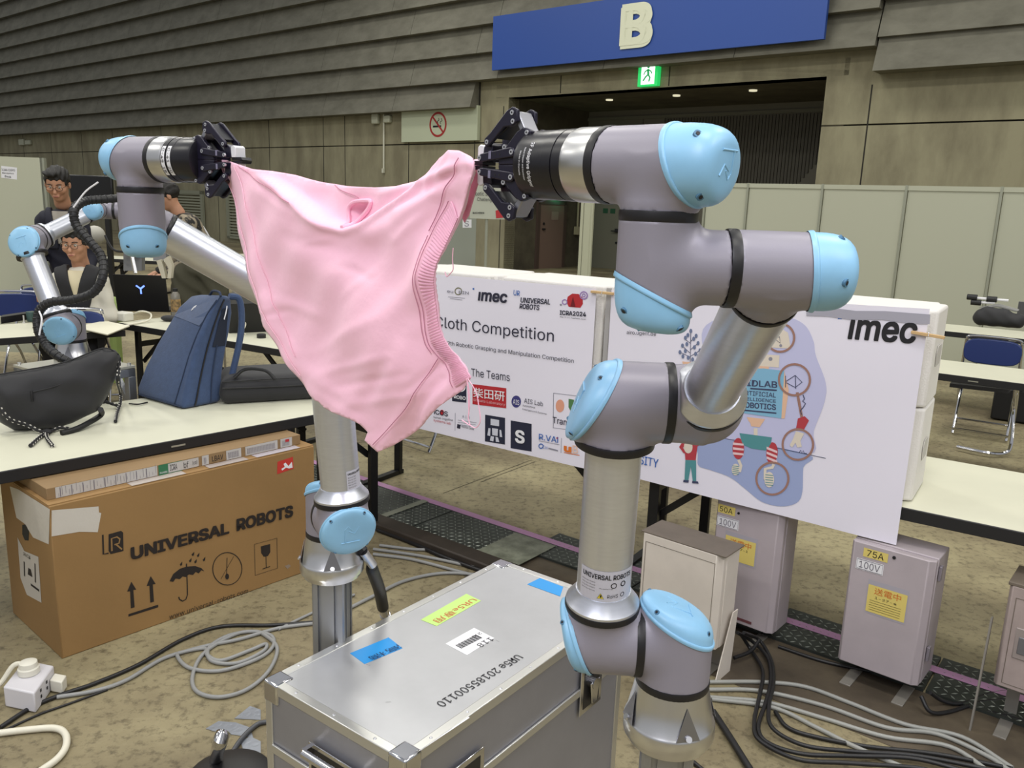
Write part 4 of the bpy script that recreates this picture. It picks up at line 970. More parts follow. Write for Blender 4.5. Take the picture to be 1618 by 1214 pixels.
for i, (pts, lb) in enumerate((([(590, 868), (660, 878), (720, 890), (780, 905), (850, 930)], 'upper one of the grey cables beside the trench, behind the metal case'), ([(590, 876), (650, 884), (720, 902), (780, 918), (830, 935)], 'middle one of the grey cables beside the trench, behind the metal case'), ([(600, 862), (650, 868), (700, 872), (760, 895), (860, 940)], 'grey cable lying closest to the brown kerb beam, behind the metal case'))):
    cable('cable', lb, pts, .008, M_cg, 'cables beside the trench')
cable('cable', 'black cable hugging the brown kerb beam of the trench', [(597, 838), (650, 858), (700, 880), (760, 902), (800, 915), (860, 945)], .010, M_cb)
rg = [([(1120, 1078), (1200, 1078), (1270, 1085), (1340, 1110), (1430, 1145), (1520, 1165), (1600, 1214)], 'light grey cable, uppermost of the cables crossing in front of the boxes', M_cl),
      ([(1120, 1090), (1200, 1092), (1300, 1115), (1400, 1150), (1480, 1160), (1560, 1195), (1600, 1222)], 'light grey cable, second of the cables crossing in front of the boxes', M_cl),
      ([(1120, 1102), (1210, 1110), (1300, 1135), (1400, 1165), (1500, 1180), (1570, 1225)], 'light grey cable, third of the cables crossing in front of the boxes', M_cl),
      ([(1125, 1105), (1220, 1118), (1290, 1150), (1350, 1180), (1430, 1214)], 'light grey cable, lowest of the cables crossing in front of the boxes', M_cl),
      ([(1165, 1000, .12), (1190, 1015, .03), (1213, 1040), (1218, 1075), (1210, 1110), (1198, 1150), (1215, 1175), (1270, 1192), (1350, 1195), (1450, 1200), (1560, 1230)], 'black cable dropping from under the 50A box, outermost of the bundle', M_cb),
      ([(1175, 1000, .12), (1200, 1012, .03), (1219, 1045), (1222, 1080), (1215, 1115), (1220, 1150), (1270, 1178), (1350, 1188), (1450, 1195), (1590, 1222)], 'black cable dropping from under the 50A box, innermost of the bundle', M_cb),
      ([(1170, 1002, .10), (1185, 1025, .02), (1205, 1060), (1200, 1100), (1192, 1140), (1200, 1170), (1260, 1200), (1340, 1206), (1450, 1214), (1480, 1225)], 'black cable dropping from under the 50A box, lowest on the floor', M_cb),
      ([(1225, 1125), (1245, 1150), (1290, 1165), (1370, 1180), (1480, 1192), (1600, 1215)], 'black cable running level across the floor at the lower right', M_cb),
      ([(1160, 1040, .03), (1185, 1030, .03), (1200, 1012, .05)], 'short black cable curling behind the cream box', M_cb),
      ([(1127, 1125), (1150, 1160), (1175, 1200), (1200, 1240)], 'thick black cable leaving the right robot post towards the bottom edge', M_cb),
      ([(1096, 1205), (1120, 1225)], 'black cable end at the foot of the right robot post', M_cb),
      ([(1230, 1022), (1300, 1045), (1370, 1060), (1420, 1072)], 'dark cable lying in the trench behind the 75A box', M_cb),
      ([(1455, 1100, .06), (1470, 1125, .02), (1500, 1125), (1550, 1110), (1600, 1105)], 'black cable leaving the 75A box towards the right cabinet, front one', M_cb),
      ([(1470, 1095, .06), (1490, 1108, .02), (1520, 1112), (1560, 1098), (1600, 1092)], 'black cable leaving the 75A box towards the right cabinet, rear one', M_cb),
      ([(1560, 1125), (1600, 1135), (1640, 1150)], 'black cable lying under the right cabinet', M_cb)]
for pts, lb, m in rg: cable('cable', lb, pts, .0115 if 'thick' in lb else .0072 if m is M_cb else .0078, m, None)
# --- black sleeved connector of the left robot
r = thing('connector_cable', 'black sleeved robot connector hanging beside the left robot base', 'cable', G(600, 975))
q0 = D(574, 872, 2.12); q1 = D(589, 893, 2.16); q2 = D(588, 900, 2.18); q3 = D(605, 960, 2.36); q4 = D(611, 978, 2.42)
t = MB(); t.cyl(q0, q1, .012, seg=14); t.build('metal_plug', M_cast, r)
t = MB(); t.tube([q1, q2, (q2+q3)/2+A(.004, 0, 0), q3], lambda u: .0095+.007*min(1, u*3), 12); t.build('sleeve', M_cb, r)
t = MB(); t.cyl(q3, q4, .014, seg=14); t.cyl(q3+(q4-q3)*.6, q4+(q4-q3)*.1, .016, seg=14); t.build('metal_socket', M_chrome, r)
t = MB(); t.tube([D(563, 866, 2.12), D(569, 867, 2.12), q0], .014, 10); t.build('cable_gland', M_cb, r)
t = MB(); t.tube([q4, q4+A(.01, .03, -.12), q4+A(-.01, .08, -.35), A(q4[0]-.08, q4[1]+.15, .012)], .009, 8); t.build('cable_tail', M_cb, r)
# ================================================================== WHITE MULTI PLUG, tape patches, chrome stool leg
q = G(40, 1108); r = thing('power_plug', 'white multi outlet power adapter with a round plug on the floor', 'power adapter', q)
X = nrm(G(62, 1075)-G(20, 1100)); X[2] = 0; X = nrm(X); Y = np.cross(UZ, X)
O = G(8, 1118); O = A(O[0], O[1], .002)
t = MB(); t.box(O, nrm(G(45, 1126)-G(8, 1118))*.125, nrm(G(40, 1070)-G(8, 1112))*.17, UZ*.075); t.build('adapter_body', mat('plug_white', 'cfcdd2', .4), r, bevel=.006, seg=3)
ax1 = nrm(G(45, 1126)-G(8, 1118)); ax2 = nrm(G(40, 1070)-G(8, 1112)); ce = O+ax1*.055+ax2*.10+UZ*.077
t = MB(); t.lathe(ce, UZ, [(0, .034), (.02, .034), (.024, .030), (.04, .028), (.044, .020)], 24); rp = t.build('round_plug', mat('plug_cream', 'd8d5c8', .45), r)
t = MB(); t.tube([ce+UZ*.03, ce+UZ*.03-ax1*.05-ax2*.02, ce-ax1*.10-ax2*.07-UZ*.03, ce-ax1*.20-ax2*.16-UZ*.06], .0085, 10); t.build('cord', M_cw, r)
for k in range(2):
    for j in range(2):
        t = MB(); c = O+ax1*.126+ax2*(.045+.05*k)+UZ*(.028+.022*j); t.box(c, ax1*.0016, ax2*.008, UZ*.010); t.build('socket_slot', M_ink, r)
t = MB(); c = O+ax1*.127+ax2*.12+UZ*.005; t.box(c, ax1*.05, ax2*.045, UZ*.045); t.build('side_plug', mat('plug_cream', 'd8d5c8'), r, bevel=.004)
for i, (P, m, lb) in enumerate((([(325, 1152), (345, 1140), (372, 1142), (395, 1150), (400, 1166), (345, 1158)], 'tape_silver', 'silver duct tape strip pointing left beside the metal case'), ([(370, 1136), (395, 1116), (412, 1122), (412, 1138)], 'tape_silver', 'torn piece of silver duct tape nearest the metal case corner'), ([(380, 1172), (395, 1164), (412, 1172), (412, 1222), (396, 1222)], 'tape_silver', 'silver duct tape running down beside the metal case'), ([(350, 1196), (395, 1194), (395, 1222), (352, 1222)], 'tape_dark', 'black tape square on the floor by the chrome tube'))):
    t = MB(); t.prism([G(x, y, .0012+.0004*i) for x, y in P], UZ*.0006); tag(t.build('floor_tape', mat(m, '8f949c' if 'silver' in m else '1e1e20', .35 if 'silver' in m else .6, .4 if 'silver' in m else 0, bump=.2, bscale=60), base=G(*P[0])), lb, 'tape')
r = thing('stool', 'chrome tube on a round black base at the bottom edge', 'stool', G(352, 1240))
q = G(340, 1222); t = MB(); t.tube([q+A(-.0, 0, -0), q+A(.003, .008, .05), D(347, 1175, 2.25), D(353, 1158, 2.25)], .020, 14); t.build('chrome_tube', M_chrome, r)
t = MB(); t.lathe(A(q[0]+.05, q[1]-.02, .0), UZ, [(0, .12), (.014, .12), (.022, .10), (.03, .04)], 32); t.build('base', M_cb, r)
cable('cable', 'dark grey cable curving over the duct tape to the metal case', [(355, 1225), (362, 1200), (380, 1170), (405, 1146), (425, 1140)], .008, mat('cable_dark', '4a4c50', .4))
# ================================================================== TABLES
M_top = mat('table_top', 'd3d2bd', .45, noise=.05, nscale=3); M_tb = mat('table_black', '1a1a1c', .5); M_tleg = mat('leg_black', '151517', .45, .2)
def table(label, O, X, Y, Wd, Dp, z=.70, group=None, legs=True, inset=.16):
    O = A(O[0], O[1], 0); X = nrm(X); Y = nrm(Y); r = thing('folding_table', label, 'table', O+X*Wd/2+Y*Dp/2, group)
    t = MB(); t.box(O+X*.004+Y*.004+UZ*(z-.012), X*(Wd-.008), Y*(Dp-.008), UZ*.012); t.build('table_top', M_top, r)
    t = MB(); q = [(0, 0), (Wd, 0), (Wd, Dp), (0, Dp)]
    t.box(O+UZ*(z-.048), X*Wd, Y*.022, UZ*.0475); t.box(O+Y*(Dp-.022)+UZ*(z-.048), X*Wd, Y*.022, UZ*.0475)
    t.box(O+Y*.022+UZ*(z-.048), X*.02, Y*(Dp-.044), UZ*.0475); t.box(O+X*(Wd-.02)+Y*.022+UZ*(z-.048), X*.02, Y*(Dp-.044), UZ*.0475)
    t.build('edge_band', M_tb, r, bevel=.003)
    t = MB(); t.box(O+X*(Wd*.5-.03)-Y*.001+UZ*(z-.030), X*.06, Y*.001, UZ*.007); t.build('maker_plate', mat('plate_pale', 'a9a99c', .4, .5), r)
    if legs:
        for x in (inset, Wd-inset):
            for y in (.06, Dp-.06):
                t = MB(); t.bar(O+X*x+Y*y+UZ*.012, O+X*x+Y*y+UZ*(z-.048), .045, .030, up=Y); t.build('leg', M_tleg, r, bevel=.002)
            t = MB(); t.bar(O+X*x+Y*.03+UZ*.014, O+X*x+Y*(Dp-.03)+UZ*.014, .04, .026); t.build('foot_rail', M_tleg, r)
            t = MB(); t.bar(O+X*x+Y*.06+UZ*(z-.16), O+X*x+Y*(Dp-.06)+UZ*(z-.16), .022, .04); t.build('cross_rail', M_tleg, r)
            sg = 1 if x < Wd/2 else -1
            for y in (.10, Dp-.10):
                t = MB(); t.bar(O+X*x+Y*y+UZ*(z-.30), O+X*(x+sg*.28)+Y*y+UZ*(z-.06), .016, .030); t.build('brace', M_tleg, r)
    return r
e_b = A(.837, -.547, 0); n_b = A(.547, .837, 0); BC = A(1.412, 2.839, 0)     # right bottom corner of the poster plane
def B(s, y, z=0): return BC+e_b*s+n_b*y+UZ*z
table('long white table under the right foam boxes, running out of the right edge', B(-1.13, .0), e_b, n_b, 2.10, .78)
table('white table under the left foam boxes, hidden behind the competition banner', B(-3.05, .0), e_b, n_b, 1.90, .78, z=.698, inset=.05)
# ================================================================== FOAM BOXES
M_foam = mat('foam_white', 'dedbd6', .75, bump=.25, bscale=160, spec=.3)
def foam(label, s0, z0, wd=.590, top=True):
    y0 = .012; dp = .40; h = .352
    r = thing('foam_box', label, 'foam box', B(s0+wd/2, y0+dp/2, z0), 'white foam boxes on the tables')
    def outline(i, e): return [(e, 0+i), (.0+e, .05), (-.0, .07), (-.0, dp-.07), (e, dp-.05), (e, dp-i), (wd-e, dp-i), (wd-e, dp-.05), (wd, dp-.07), (wd, .07), (wd-e, .05), (wd-e, i)]
    t = MB(); t.prism([B(s0+x, y0+y, z0+.002) for x, y in outline(0, .035)], UZ*(h-.004)); t.build('box_body', M_foam, r, bevel=.010, seg=3, ang=60)
    for x, sg in ((-.001, -1), (wd+.001, 1)):
        t = MB(); t.prism([B(s0+x, y0+y, z0+zz) for y, zz in ((.15, .14), (.25, .14), (.26, .19), (.24, .215), (.16, .215), (.14, .19))], e_b*.003*sg); t.build('hand_recess', mat('foam_recess', 'b9b6b0', .8), r, bevel=.001)
foam('lower white foam box at the right end of the row, on the bare table', -.570, .700)
foam('upper white foam box at the right end of the row, by the poster corner', -.570, 1.052)
foam('lower white foam box behind the middle of the robot poster', -1.165, .700)
foam('upper white foam box behind the robot poster, right of the gap between banners', -1.165, 1.052)
foam('lower white foam box behind the right half of the competition banner', -1.800, .700)
foam('upper white foam box behind the right half of the competition banner', -1.800, 1.035)
foam('lower white foam box behind the left half of the competition banner', -2.395, .700)
foam('upper white foam box behind the left half of the competition banner', -2.395, 1.035)
# ================================================================== BANNERS
M_ban = mat('banner_paper', 'e4e1ed', .55, bump=.12, bscale=5); M_tx = mat('ink_banner', '26263a', .6)
BP = B(0, 0)
def bp(px, py):
    p = VP(px, py, BP, n_b); return float((p-BP)@e_b), float(p[2])
def ripple(x, y): return .010+.0016*math.sin(x*9+y*3)+.0016*math.sin(x*4-y*9+1)
fb = Fr(BP, e_b, UZ, ripple)
def banner(name, label, P):
    r = thing(name, label, 'banner', fb.p(sum(p[0] for p in P)/len(P), min(p[1] for p in P)))
    v, f = fill2d(P, .045); t = MB(); n = len(v)
    t.v = [tuple(fb.p(x, y, 0)) for x, y in v]+[tuple(fb.p(x, y, -.0012)) for x, y in v]
    ff = []
    for q in f:
        a, b, c = [A(*v[i], 0) for i in q]
        if np.cross(b-a, c-a)[2] < 0: q = q[::-1]
        ff.append(q)
    t.f = ff+[tuple(i+n for i in q[::-1]) for q in ff]; t.build('banner_sheet', M_ban, r, ang=60); return r
class Px:                                   # shapes on the banner given in picture coordinates of one crop
    def __init__(s, r, ox, oy, k): s.r = r; s.o = (ox, oy, k)
    def c(s, x, y): return bp(s.o[0]+s.o[2]*x, s.o[1]+s.o[2]*y)
    def poly(s, name, m, *Ps, d=.001, sub=False, lab=None):
        t = MB()
        for P in Ps:
            Q = [s.c(*p) for p in P]
            ar = sum(Q[i][0]*Q[(i+1) % len(Q)][1]-Q[(i+1) % len(Q)][0]*Q[i][1] for i in range(len(Q)))
            if ar < 0: Q = Q[::-1]
            if sub:
                v, f = fill2d(Q, .04); t.add([fb.p(x, y, d) for x, y in v], [q if (v[q[1]][0]-v[q[0]][0])*(v[q[2]][1]-v[q[0]][1])-(v[q[2]][0]-v[q[0]][0])*(v[q[1]][1]-v[q[0]][1]) > 0 else q[::-1] for q in f])
            else: t.fpoly(fb, Q, d)
        return t.build(name, m, s.r, label=lab)
    def disc(s, name, m, x, y, rx, ry=None, d=.001): 
        ry = ry or rx; return s.poly(name, m, [(x+rx*math.cos(a), y+ry*math.sin(a)) for a in np.linspace(0, 2*math.pi, 24, endpoint=False)], d=d)
    def line(s, name, m, *Ls, w=4, d=.0015, closed=False):
        t = MB(); ww = abs(s.c(w, 0)[0]-s.c(0, 0)[0])
        for L in Ls: t.fline(fb, [s.c(*p) for p in L], ww, d, closed)
        return t.build(name, m, s.r)
    def ring(s, name, m, x, y, rx, w=4, ry=None, d=.0018):
        ry = ry or rx; return s.line(name, m, [(x+rx*math.cos(a), y+ry*math.sin(a)) for a in np.linspace(0, 2*math.pi, 32, endpoint=False)], w=w, d=d, closed=True)
    def text(s, name, m, body, x0, y0, x1, y1, h, bold=0, shear=0, d=.0032):
        a = A(s.c(x0, y0)); b = A(s.c(x1, y1)); hh = s.c(x0, y0-h)[1]-a[1]; t = MB()
        dv = b-a; t.text(fb, body, a[0], a[1], float(np.linalg.norm(dv)), hh, d=d, bold=bold, shear=shear, rot=math.atan2(dv[1], dv[0])); return t.build(name, m, s.r)
b1 = banner('competition_banner', 'white banner reading Cloth Competition with team logos, left of the right robot', [bp(926, 740), bp(944, 456), (bp(704, 437)[0]-.32, bp(704, 437)[1]+.004), (bp(664, 676)[0]-.22, bp(664, 676)[1]+.0)][::-1])
b2 = banner('robot_poster', 'white poster with a cartoon robot in a lavender blob, taped to foam boxes', [bp(1417, 860), bp(1470, 488), bp(968, 458), bp(950, 741)][::-1])
M_red = mat('print_red', 'b3272f', .55); M_navy = mat('print_navy', '20243a', .55); M_lil = mat('print_lilac', '9a7fb4', .55); M_gy = mat('print_grey', '8a8a96', .6); M_or = mat('print_orange', 'd9762b', .55); M_bl = mat('print_blue', '3a67b0', .55)
K = Px(b1, 640, 400, 340/1214)
K.text('lettering', M_tx, 'Cloth Competition', 178, 431, 846, 516, 78)
K.text('lettering', M_tx, 'ICRA 2024 edition of the 9th Robotic Grasping and Manipulation Competition', -60, 478, 958, 626, 28)
K.text('lettering', M_tx, 'The Teams', 380, 693, 598, 722, 44)
K.text('lettering', M_tx, '\u0131mec', 420, 268, 588, 282, 52, bold=.035, shear=.12)
K.poly('logo_mark', M_bl, [(388, 196), (398, 197), (398, 207), (388, 206)])
K.text('lettering', M_gy, 'eu   BIN', 245, 222, 368, 234, 17, bold=.01); K.ring('logo_ring', mat('print_olive', '6d6b45', .6), 308, 215, 19, 4)
K.line('small_print', M_gy, [(250, 246), (345, 254)], [(262, 256), (330, 264)], w=2)
K.text('lettering', M_bl, 'UR', 622, 236, 657, 242, 30, bold=.01)
K.text('lettering', M_tx, 'UNIVERSAL', 662, 278, 828, 290, 30, bold=.03, shear=.15); K.text('lettering', M_tx, 'ROBOTS', 656, 312, 768, 322, 30, bold=.03, shear=.15)
K.poly('logo_mark', M_red, [(925, 245), (950, 228), (985, 230), (1008, 250), (1010, 285), (995, 308), (930, 302), (918, 275)])
K.poly('logo_shade', mat('print_maroon', '6e1620', .5), [(940, 300), (955, 245), (968, 303)], d=.0022)
K.ring('logo_ring', M_lil, 1015, 238, 20, 5); K.ring('logo_ring', M_lil, 1015, 238, 8, 4); K.ring('logo_ring', M_lil, 908, 275, 13, 4); K.disc('logo_dot', M_gy, 886, 291, 6)
K.text('lettering', M_tx, 'ICRA2024', 881, 347, 1028, 358, 26, bold=.03); K.text('lettering', M_tx, 'May 13-17, Yokohama, Japan', 883, 363, 1026, 378, 9)
def smooth(P): return [(float(q[0]), float(q[1])) for q in catmull([A(*p, 0) for p in P], 5, True)]
def rect(x0, y0, x1, y1, sl=.12): return [(x0, y0), (x1, y0+(x1-x0)*sl), (x1, y1), (x0, y1-(x1-x0)*sl)]
K.poly('logo_block', M_navy, rect(272, 708, 352, 843)); K.text('lettering', M_print, 'ROBO', 284, 818, 349, 828, 20, bold=.02); K.ring('logo_ring', M_print, 322, 755, 22, 7); 
K.poly('logo_block', M_red, rect(386, 738, 577, 874)); K.text('lettering', M_print, '\u67f4\u7530\u7814', 392, 812, 570, 835, 56, bold=.01); K.text('lettering', mat('print_rose', 'e0b0b4', .6), 'Shibata Laboratory', 392, 836, 572, 864, 18)
K.disc('logo_dot', mat('print_violet', '3b3a78', .5), 634, 836, 27, 34); K.text('lettering', M_print, 'AIS', 616, 850, 652, 856, 28, d=.0024)
K.text('lettering', M_tx, 'AIS Lab', 680, 842, 786, 862, 26); K.text('lettering', M_tx, 'Autonomous', 672, 862, 742, 874, 11); K.text('lettering', M_tx, 'Intelligence & Systems', 670, 884, 808, 912, 12)
K.line('logo_frame', M_gy, rect(845, 788, 990, 1000), w=3, closed=True); K.disc('logo_dot', mat('print_salmon', 'd99a80', .6), 882, 860, 24, 36); K.poly('logo_shield', mat('print_green', '4c7a4a', .6), [(930, 820), (960, 825), (960, 875), (944, 892), (930, 868)])
K.text('lettering', M_tx, 'Translab', 842, 955, 1000, 985, 36, bold=.01)
K.text('lettering', M_tx, 'iCOS', 172, 906, 250, 920, 28, bold=.02); K.disc('logo_dot', M_red, 216, 897, 12, 15, d=.0022); K.text('lettering', M_tx, 'human cognitive', 170, 932, 278, 950, 16); K.text('lettering', M_red, 'systems lab', 170, 950, 268, 970, 17)
K.line('logo_rule', M_gy, [(290, 900), (290, 1000)], w=2); K.text('lettering', M_gy, 'A I R', 330, 926, 372, 933, 14); K.line('small_print', M_gy, [(305, 940), (410, 955)], [(305, 952), (405, 967)], [(310, 965), (380, 976)], w=2); K.text('lettering', M_tx, 'Robotics Center', 328, 980, 398, 998, 14)
K.poly('logo_mark', M_tx, [(302, 962), (322, 966), (318, 990), (300, 985)])
K.poly('logo_block', M_navy, rect(458, 910, 571, 1078, .16)); 
for nm, P in (('figure_head', [(490, 932), (538, 940), (538, 975), (490, 968)]), ('figure_body', [(498, 985), (532, 990), (530, 1030), (500, 1024)]), ('figure_arm', [(478, 985), (490, 987), (488, 1030), (472, 1026)]), ('figure_arm', [(540, 994), (550, 996), (556, 1036), (542, 1034)]), ('figure_leg', [(492, 1030), (510, 1033), (506, 1060), (486, 1055)]), ('figure_leg', [(518, 1034), (532, 1037), (540, 1064), (520, 1062)])): K.poly(nm, mat('print_pale', 'c9cbd6', .6), P, d=.0022)
K.poly('logo_block', M_navy, rect(603, 942, 722, 1117, .16)); K.text('lettering', M_print, 'S', 630, 1066, 685, 1075, 74, bold=.04)
K.text('lettering', M_bl, 'R.VAi', 765, 1048, 874, 1068, 34, bold=.01); K.disc('logo_dot', M_red, 868, 1040, 5, d=.0022); K.line('small_print', M_gy, [(765, 1056), (880, 1078)], w=2); K.ring('logo_ring', M_bl, 776, 1086, 12, 4); K.text('lettering', M_bl, 'Css', 786, 1098, 815, 1103, 18); K.line('small_print', M_gy, [(818, 1098), (872, 1112)], w=6)
K.line('logo_rule', M_gy, [(892, 1040), (888, 1124)], w=2); K.text('lettering', M_or, 'u', 905, 1116, 948, 1124, 34, bold=.06); K.text('lettering', mat('print_peach', 'e3c3b2', .6), 'B', 955, 1124, 985, 1128, 44, bold=.02); K.line('logo_rule', M_or, [(905, 1122), (992, 1138)], w=3)
# --- the robot poster
Q = Px(b2, 940, 420, 620/1618)
M_la = mat('blob_lilac', 'bfc0e0', .6); M_lb = mat('blob_blue', '98a5cc', .6); M_rbod = mat('cartoon_blue', '7fb2cf', .6); M_cream = mat('cartoon_cream', 'd9cfc0', .6); M_brown = mat('cartoon_brown', '9a7468', .6); M_crd = mat('cartoon_red', 'b03a44', .6); M_teal = mat('cartoon_teal', '4f8d92', .6); M_ol = mat('cartoon_outline', '3c4260', .6); M_pk = mat('cartoon_peach', 'dfb79a', .6)
Q.poly('lavender_blob', M_la, smooth([(450, 260), (560, 205), (700, 198), (800, 210), (870, 245), (905, 310), (915, 370), (955, 480), (950, 560), (905, 680), (880, 776), (500, 704), (478, 560), (460, 400)]), sub=True)
Q.poly('blue_ground', M_lb, smooth([(370, 708), (500, 704), (880, 776), (862, 830), (858, 930), (835, 975), (770, 990), (690, 970), (620, 915), (560, 870), (480, 840), (430, 820), (425, 760)]), sub=True, d=.0012)
Q.line('ground_line', M_ol, [(490, 702), (700, 738), (955, 792)], w=2, d=.0016)
Q.text('lettering', M_ink, '\u0131mec', 1045, 302, 1328, 322, 84, bold=.03, shear=.12, d=.002); Q.poly('logo_mark', M_bl, [(1005, 205), (1022, 205), (1022, 219), (1005, 219)])
Q.text('lettering', M_tx, 'airo.ugent.be', 136, 285, 257, 292, 20); Q.text('lettering', M_bl, 'UNIVERSITY', 62, 788, 265, 832, 36, bold=.01)
Q.poly('robot_head', M_cream, [(660, 362), (765, 368), (762, 418), (655, 410)], [(700, 255), (760, 250), (800, 275), (812, 340), (700, 335)], d=.0018)
Q.disc('head_eye', M_gy, 728, 383, 8, d=.0024); Q.disc('head_bolt', M_gy, 770, 328, 6, d=.0024); Q.line('head_sketch', M_ol, [(735, 325), (745, 300), (768, 318), (765, 292), (745, 300)], w=2.5, d=.0024)
Q.poly('robot_neck', M_pk, [(672, 410), (722, 415), (720, 432), (670, 428)], d=.0018)
Q.poly('robot_body', M_rbod, [(590, 425), (700, 422), (785, 432), (772, 628), (590, 602)], d=.0020)
Q.poly('body_side', M_pk, [(785, 432), (803, 510), (786, 628), (772, 628)], d=.0021)
Q.text('lettering', M_ol, 'IDLAB', 632, 494, 756, 502, 26, bold=.02, d=.0026); Q.line('text_rule', M_ol, [(645, 504), (754, 512)], [(600, 592), (752, 606)], w=5, d=.0026)
Q.text('lettering', M_ol, 'ARTIFICIAL', 606, 530, 750, 542, 19, d=.0026, bold=.01); Q.text('lettering', M_ol, 'INTELLIGENCE', 592, 550, 750, 564, 14, d=.0026, bold=.01); Q.text('lettering', M_ol, 'ROBOTICS', 606, 582, 750, 594, 24, bold=.03, d=.0026)
Q.poly('waist_spring', M_pk, [(630, 622), (705, 630), (698, 642), (690, 652), (683, 664), (648, 660), (644, 646), (636, 636)], d=.0020)
Q.poly('hip_rod', M_cream, [(658, 668), (674, 668), (674, 702), (658, 700)], d=.0020)
Q.poly('hip_bowl', M_teal, [(600, 688), (733, 706), (728, 735), (708, 760), (650, 752), (612, 735)], d=.0022)
for cx, cy, tl in ((595, 752, 0), (733, 770, -8)):
    Q.poly('wheel_leg', M_crd, [(cx+24*math.cos(a)+tl*math.sin(a)*.3, cy+44*math.sin(a)) for a in np.linspace(0, 2*math.pi, 20, endpoint=False)], d=.0022)
    for dy in (-26, -6, 14): Q.poly('leg_stripe', mat('cartoon_pink', 'e2c4c8', .6), [(cx-22, cy+dy), (cx+22, cy+dy+(6 if tl == 0 else 18)), (cx+22, cy+dy+14+(0 if tl == 0 else 14)), (cx-22, cy+dy+10)], d=.0026)
Q.line('wheel_fork', M_cream, [(596, 798), (606, 822), (600, 848)], [(740, 816), (735, 830), (705, 836), (705, 880)], w=10, d=.0024)
for cx, cy, rx, ry in ((584, 838, 16, 24), (722, 880, 20, 32)):
    Q.disc('wheel', M_cream, cx, cy, rx, ry, d=.0026)
    for k in range(-2, 3): Q.line('tread', M_teal, [(cx-rx*.8, cy+k*ry*.32), (cx+rx*.8, cy+k*ry*.32+3)], w=2.5, d=.0030)
Q.line('robot_arm_rod', M_brown, [(838, 520), (856, 622)], w=9, d=.0022); Q.line('arm_coil', M_ol, [(862, 530), (868, 548), (860, 556), (872, 566), (864, 580), (850, 596), (856, 612)], w=3, d=.0024)
Q.poly('arm_cuff', M_crd, [(840, 628), (868, 618), (886, 636), (862, 680), (832, 672)], d=.0024); Q.poly('claw', M_cream, [(832, 680), (866, 690), (850, 720), (856, 745), (838, 748), (830, 728), (816, 748), (806, 738), (820, 712)], d=.0024)
Q.line('joint_sketch', M_ol, [(790, 452), (790, 500)], [(792, 475), (830, 450), (858, 478), (830, 500), (792, 480)], [(830, 450), (832, 505)], w=2.5, d=.0024); Q.line('scribble', M_ol, [(846, 768), (852, 758), (856, 770), (862, 760), (866, 772), (876, 772)], w=2.5, d=.0024)
for cx, cy, rr in ((768, 295, 58), (827, 468, 64), (840, 735, 63), (735, 875, 66)): Q.ring('marker_circle', M_brown, cx, cy, rr, 7, d=.0032)
# child in a red hooded top
Q.poly('child_top', M_crd, [(358, 690), (372, 724), (378, 800), (420, 800), (428, 742), (462, 728), (486, 702), (480, 692), (450, 712), (410, 722), (380, 716)], [(368, 722), (352, 745), (372, 772), (380, 765), (368, 748), (382, 734)], d=.0022)
Q.disc('child_hood', M_cream, 390, 745, 18, 26, d=.0026); Q.disc('child_hand', M_cream, 484, 694, 11, 10, d=.0026); Q.disc('child_head', mat('cartoon_hair', '8a6a50', .6), 376, 688, 17, 18, d=.0026)
Q.poly('child_trousers', M_teal, [(378, 798), (422, 800), (422, 885), (408, 885), (400, 825), (390, 882), (374, 880)], d=.0024)
Q.poly('child_shoe', M_ol, [(370, 880), (392, 882), (390, 892), (368, 890)], [(406, 884), (430, 887), (432, 896), (405, 894)], d=.0026)
# potted plant drawing
Q.line('plant_stem', M_ol, [(398, 396), (400, 262)], [(399, 360), (366, 330)], [(399, 345), (430, 318)], [(400, 320), (374, 300)], [(400, 310), (425, 290)], [(398, 375), (358, 356)], [(399, 372), (438, 348)], w=2, d=.0018)
for i, (x, y) in enumerate(((400, 268), (378, 296), (422, 288), (388, 285), (412, 300), (366, 328), (430, 318), (384, 322), (415, 335), (356, 355), (438, 348), (378, 350), (420, 362), (390, 378), (408, 385), (368, 372), (432, 372))): Q.disc('leaf', mat('leaf_slate', '6b7796', .6), x, y, 6, 9, d=.0024)
Q.poly('plant_pot', M_pk, [(365, 393), (430, 398), (424, 425), (372, 420)], d=.0020)
Q.poly('tape_strip', mat('tape_clear', 'a3a2ae', .4), [(875, 176), (960, 170), (1080, 185), (1200, 186), (1385, 200), (1383, 240), (1300, 238), (1190, 222), (1060, 222), (960, 208), (876, 206)], d=.0018)
# pegs
for (px, py, lb) in ((954, 462, 'wooden clothes peg clipping the competition banner to the foam box'), (1466, 528, 'wooden clothes peg at the top right corner of the robot poster')):
    s, z = bp(px, py); r = thing('clothes_peg', lb, 'clothes peg', fb.p(s, z, .01)); d = e_b*.055+UZ*(.0 if px < 1000 else -.004)
    for k in (0, 1):
        t = MB(); t.bar(fb.p(s, z, .006+.007*k)-d*.9, fb.p(s, z, .006+.009*k)+d*1.0, .010, .007, up=n_b); t.build('peg_half', mat('peg_wood', 'c8a878', .6), r, bevel=.001)
    t = MB(); t.tube([fb.p(s, z+.006, .004), fb.p(s+.004, z+.008, .012), fb.p(s+.006, z-.002, .022), fb.p(s, z-.008, .012)], .0012, 6); t.build('peg_spring', M_bolt, r)
# grey cable duct strip in the gap between the banners
t = MB(); t.box(B(-1.232, .004, .72), e_b*.022, n_b*.006, UZ*.66); tag(t.build('foam_strip', mat('strip_grey', 'a9a7a6', .6), base=B(-1.22, 0, .72)), 'narrow grey strip on the foam between the two banners', 'strip')
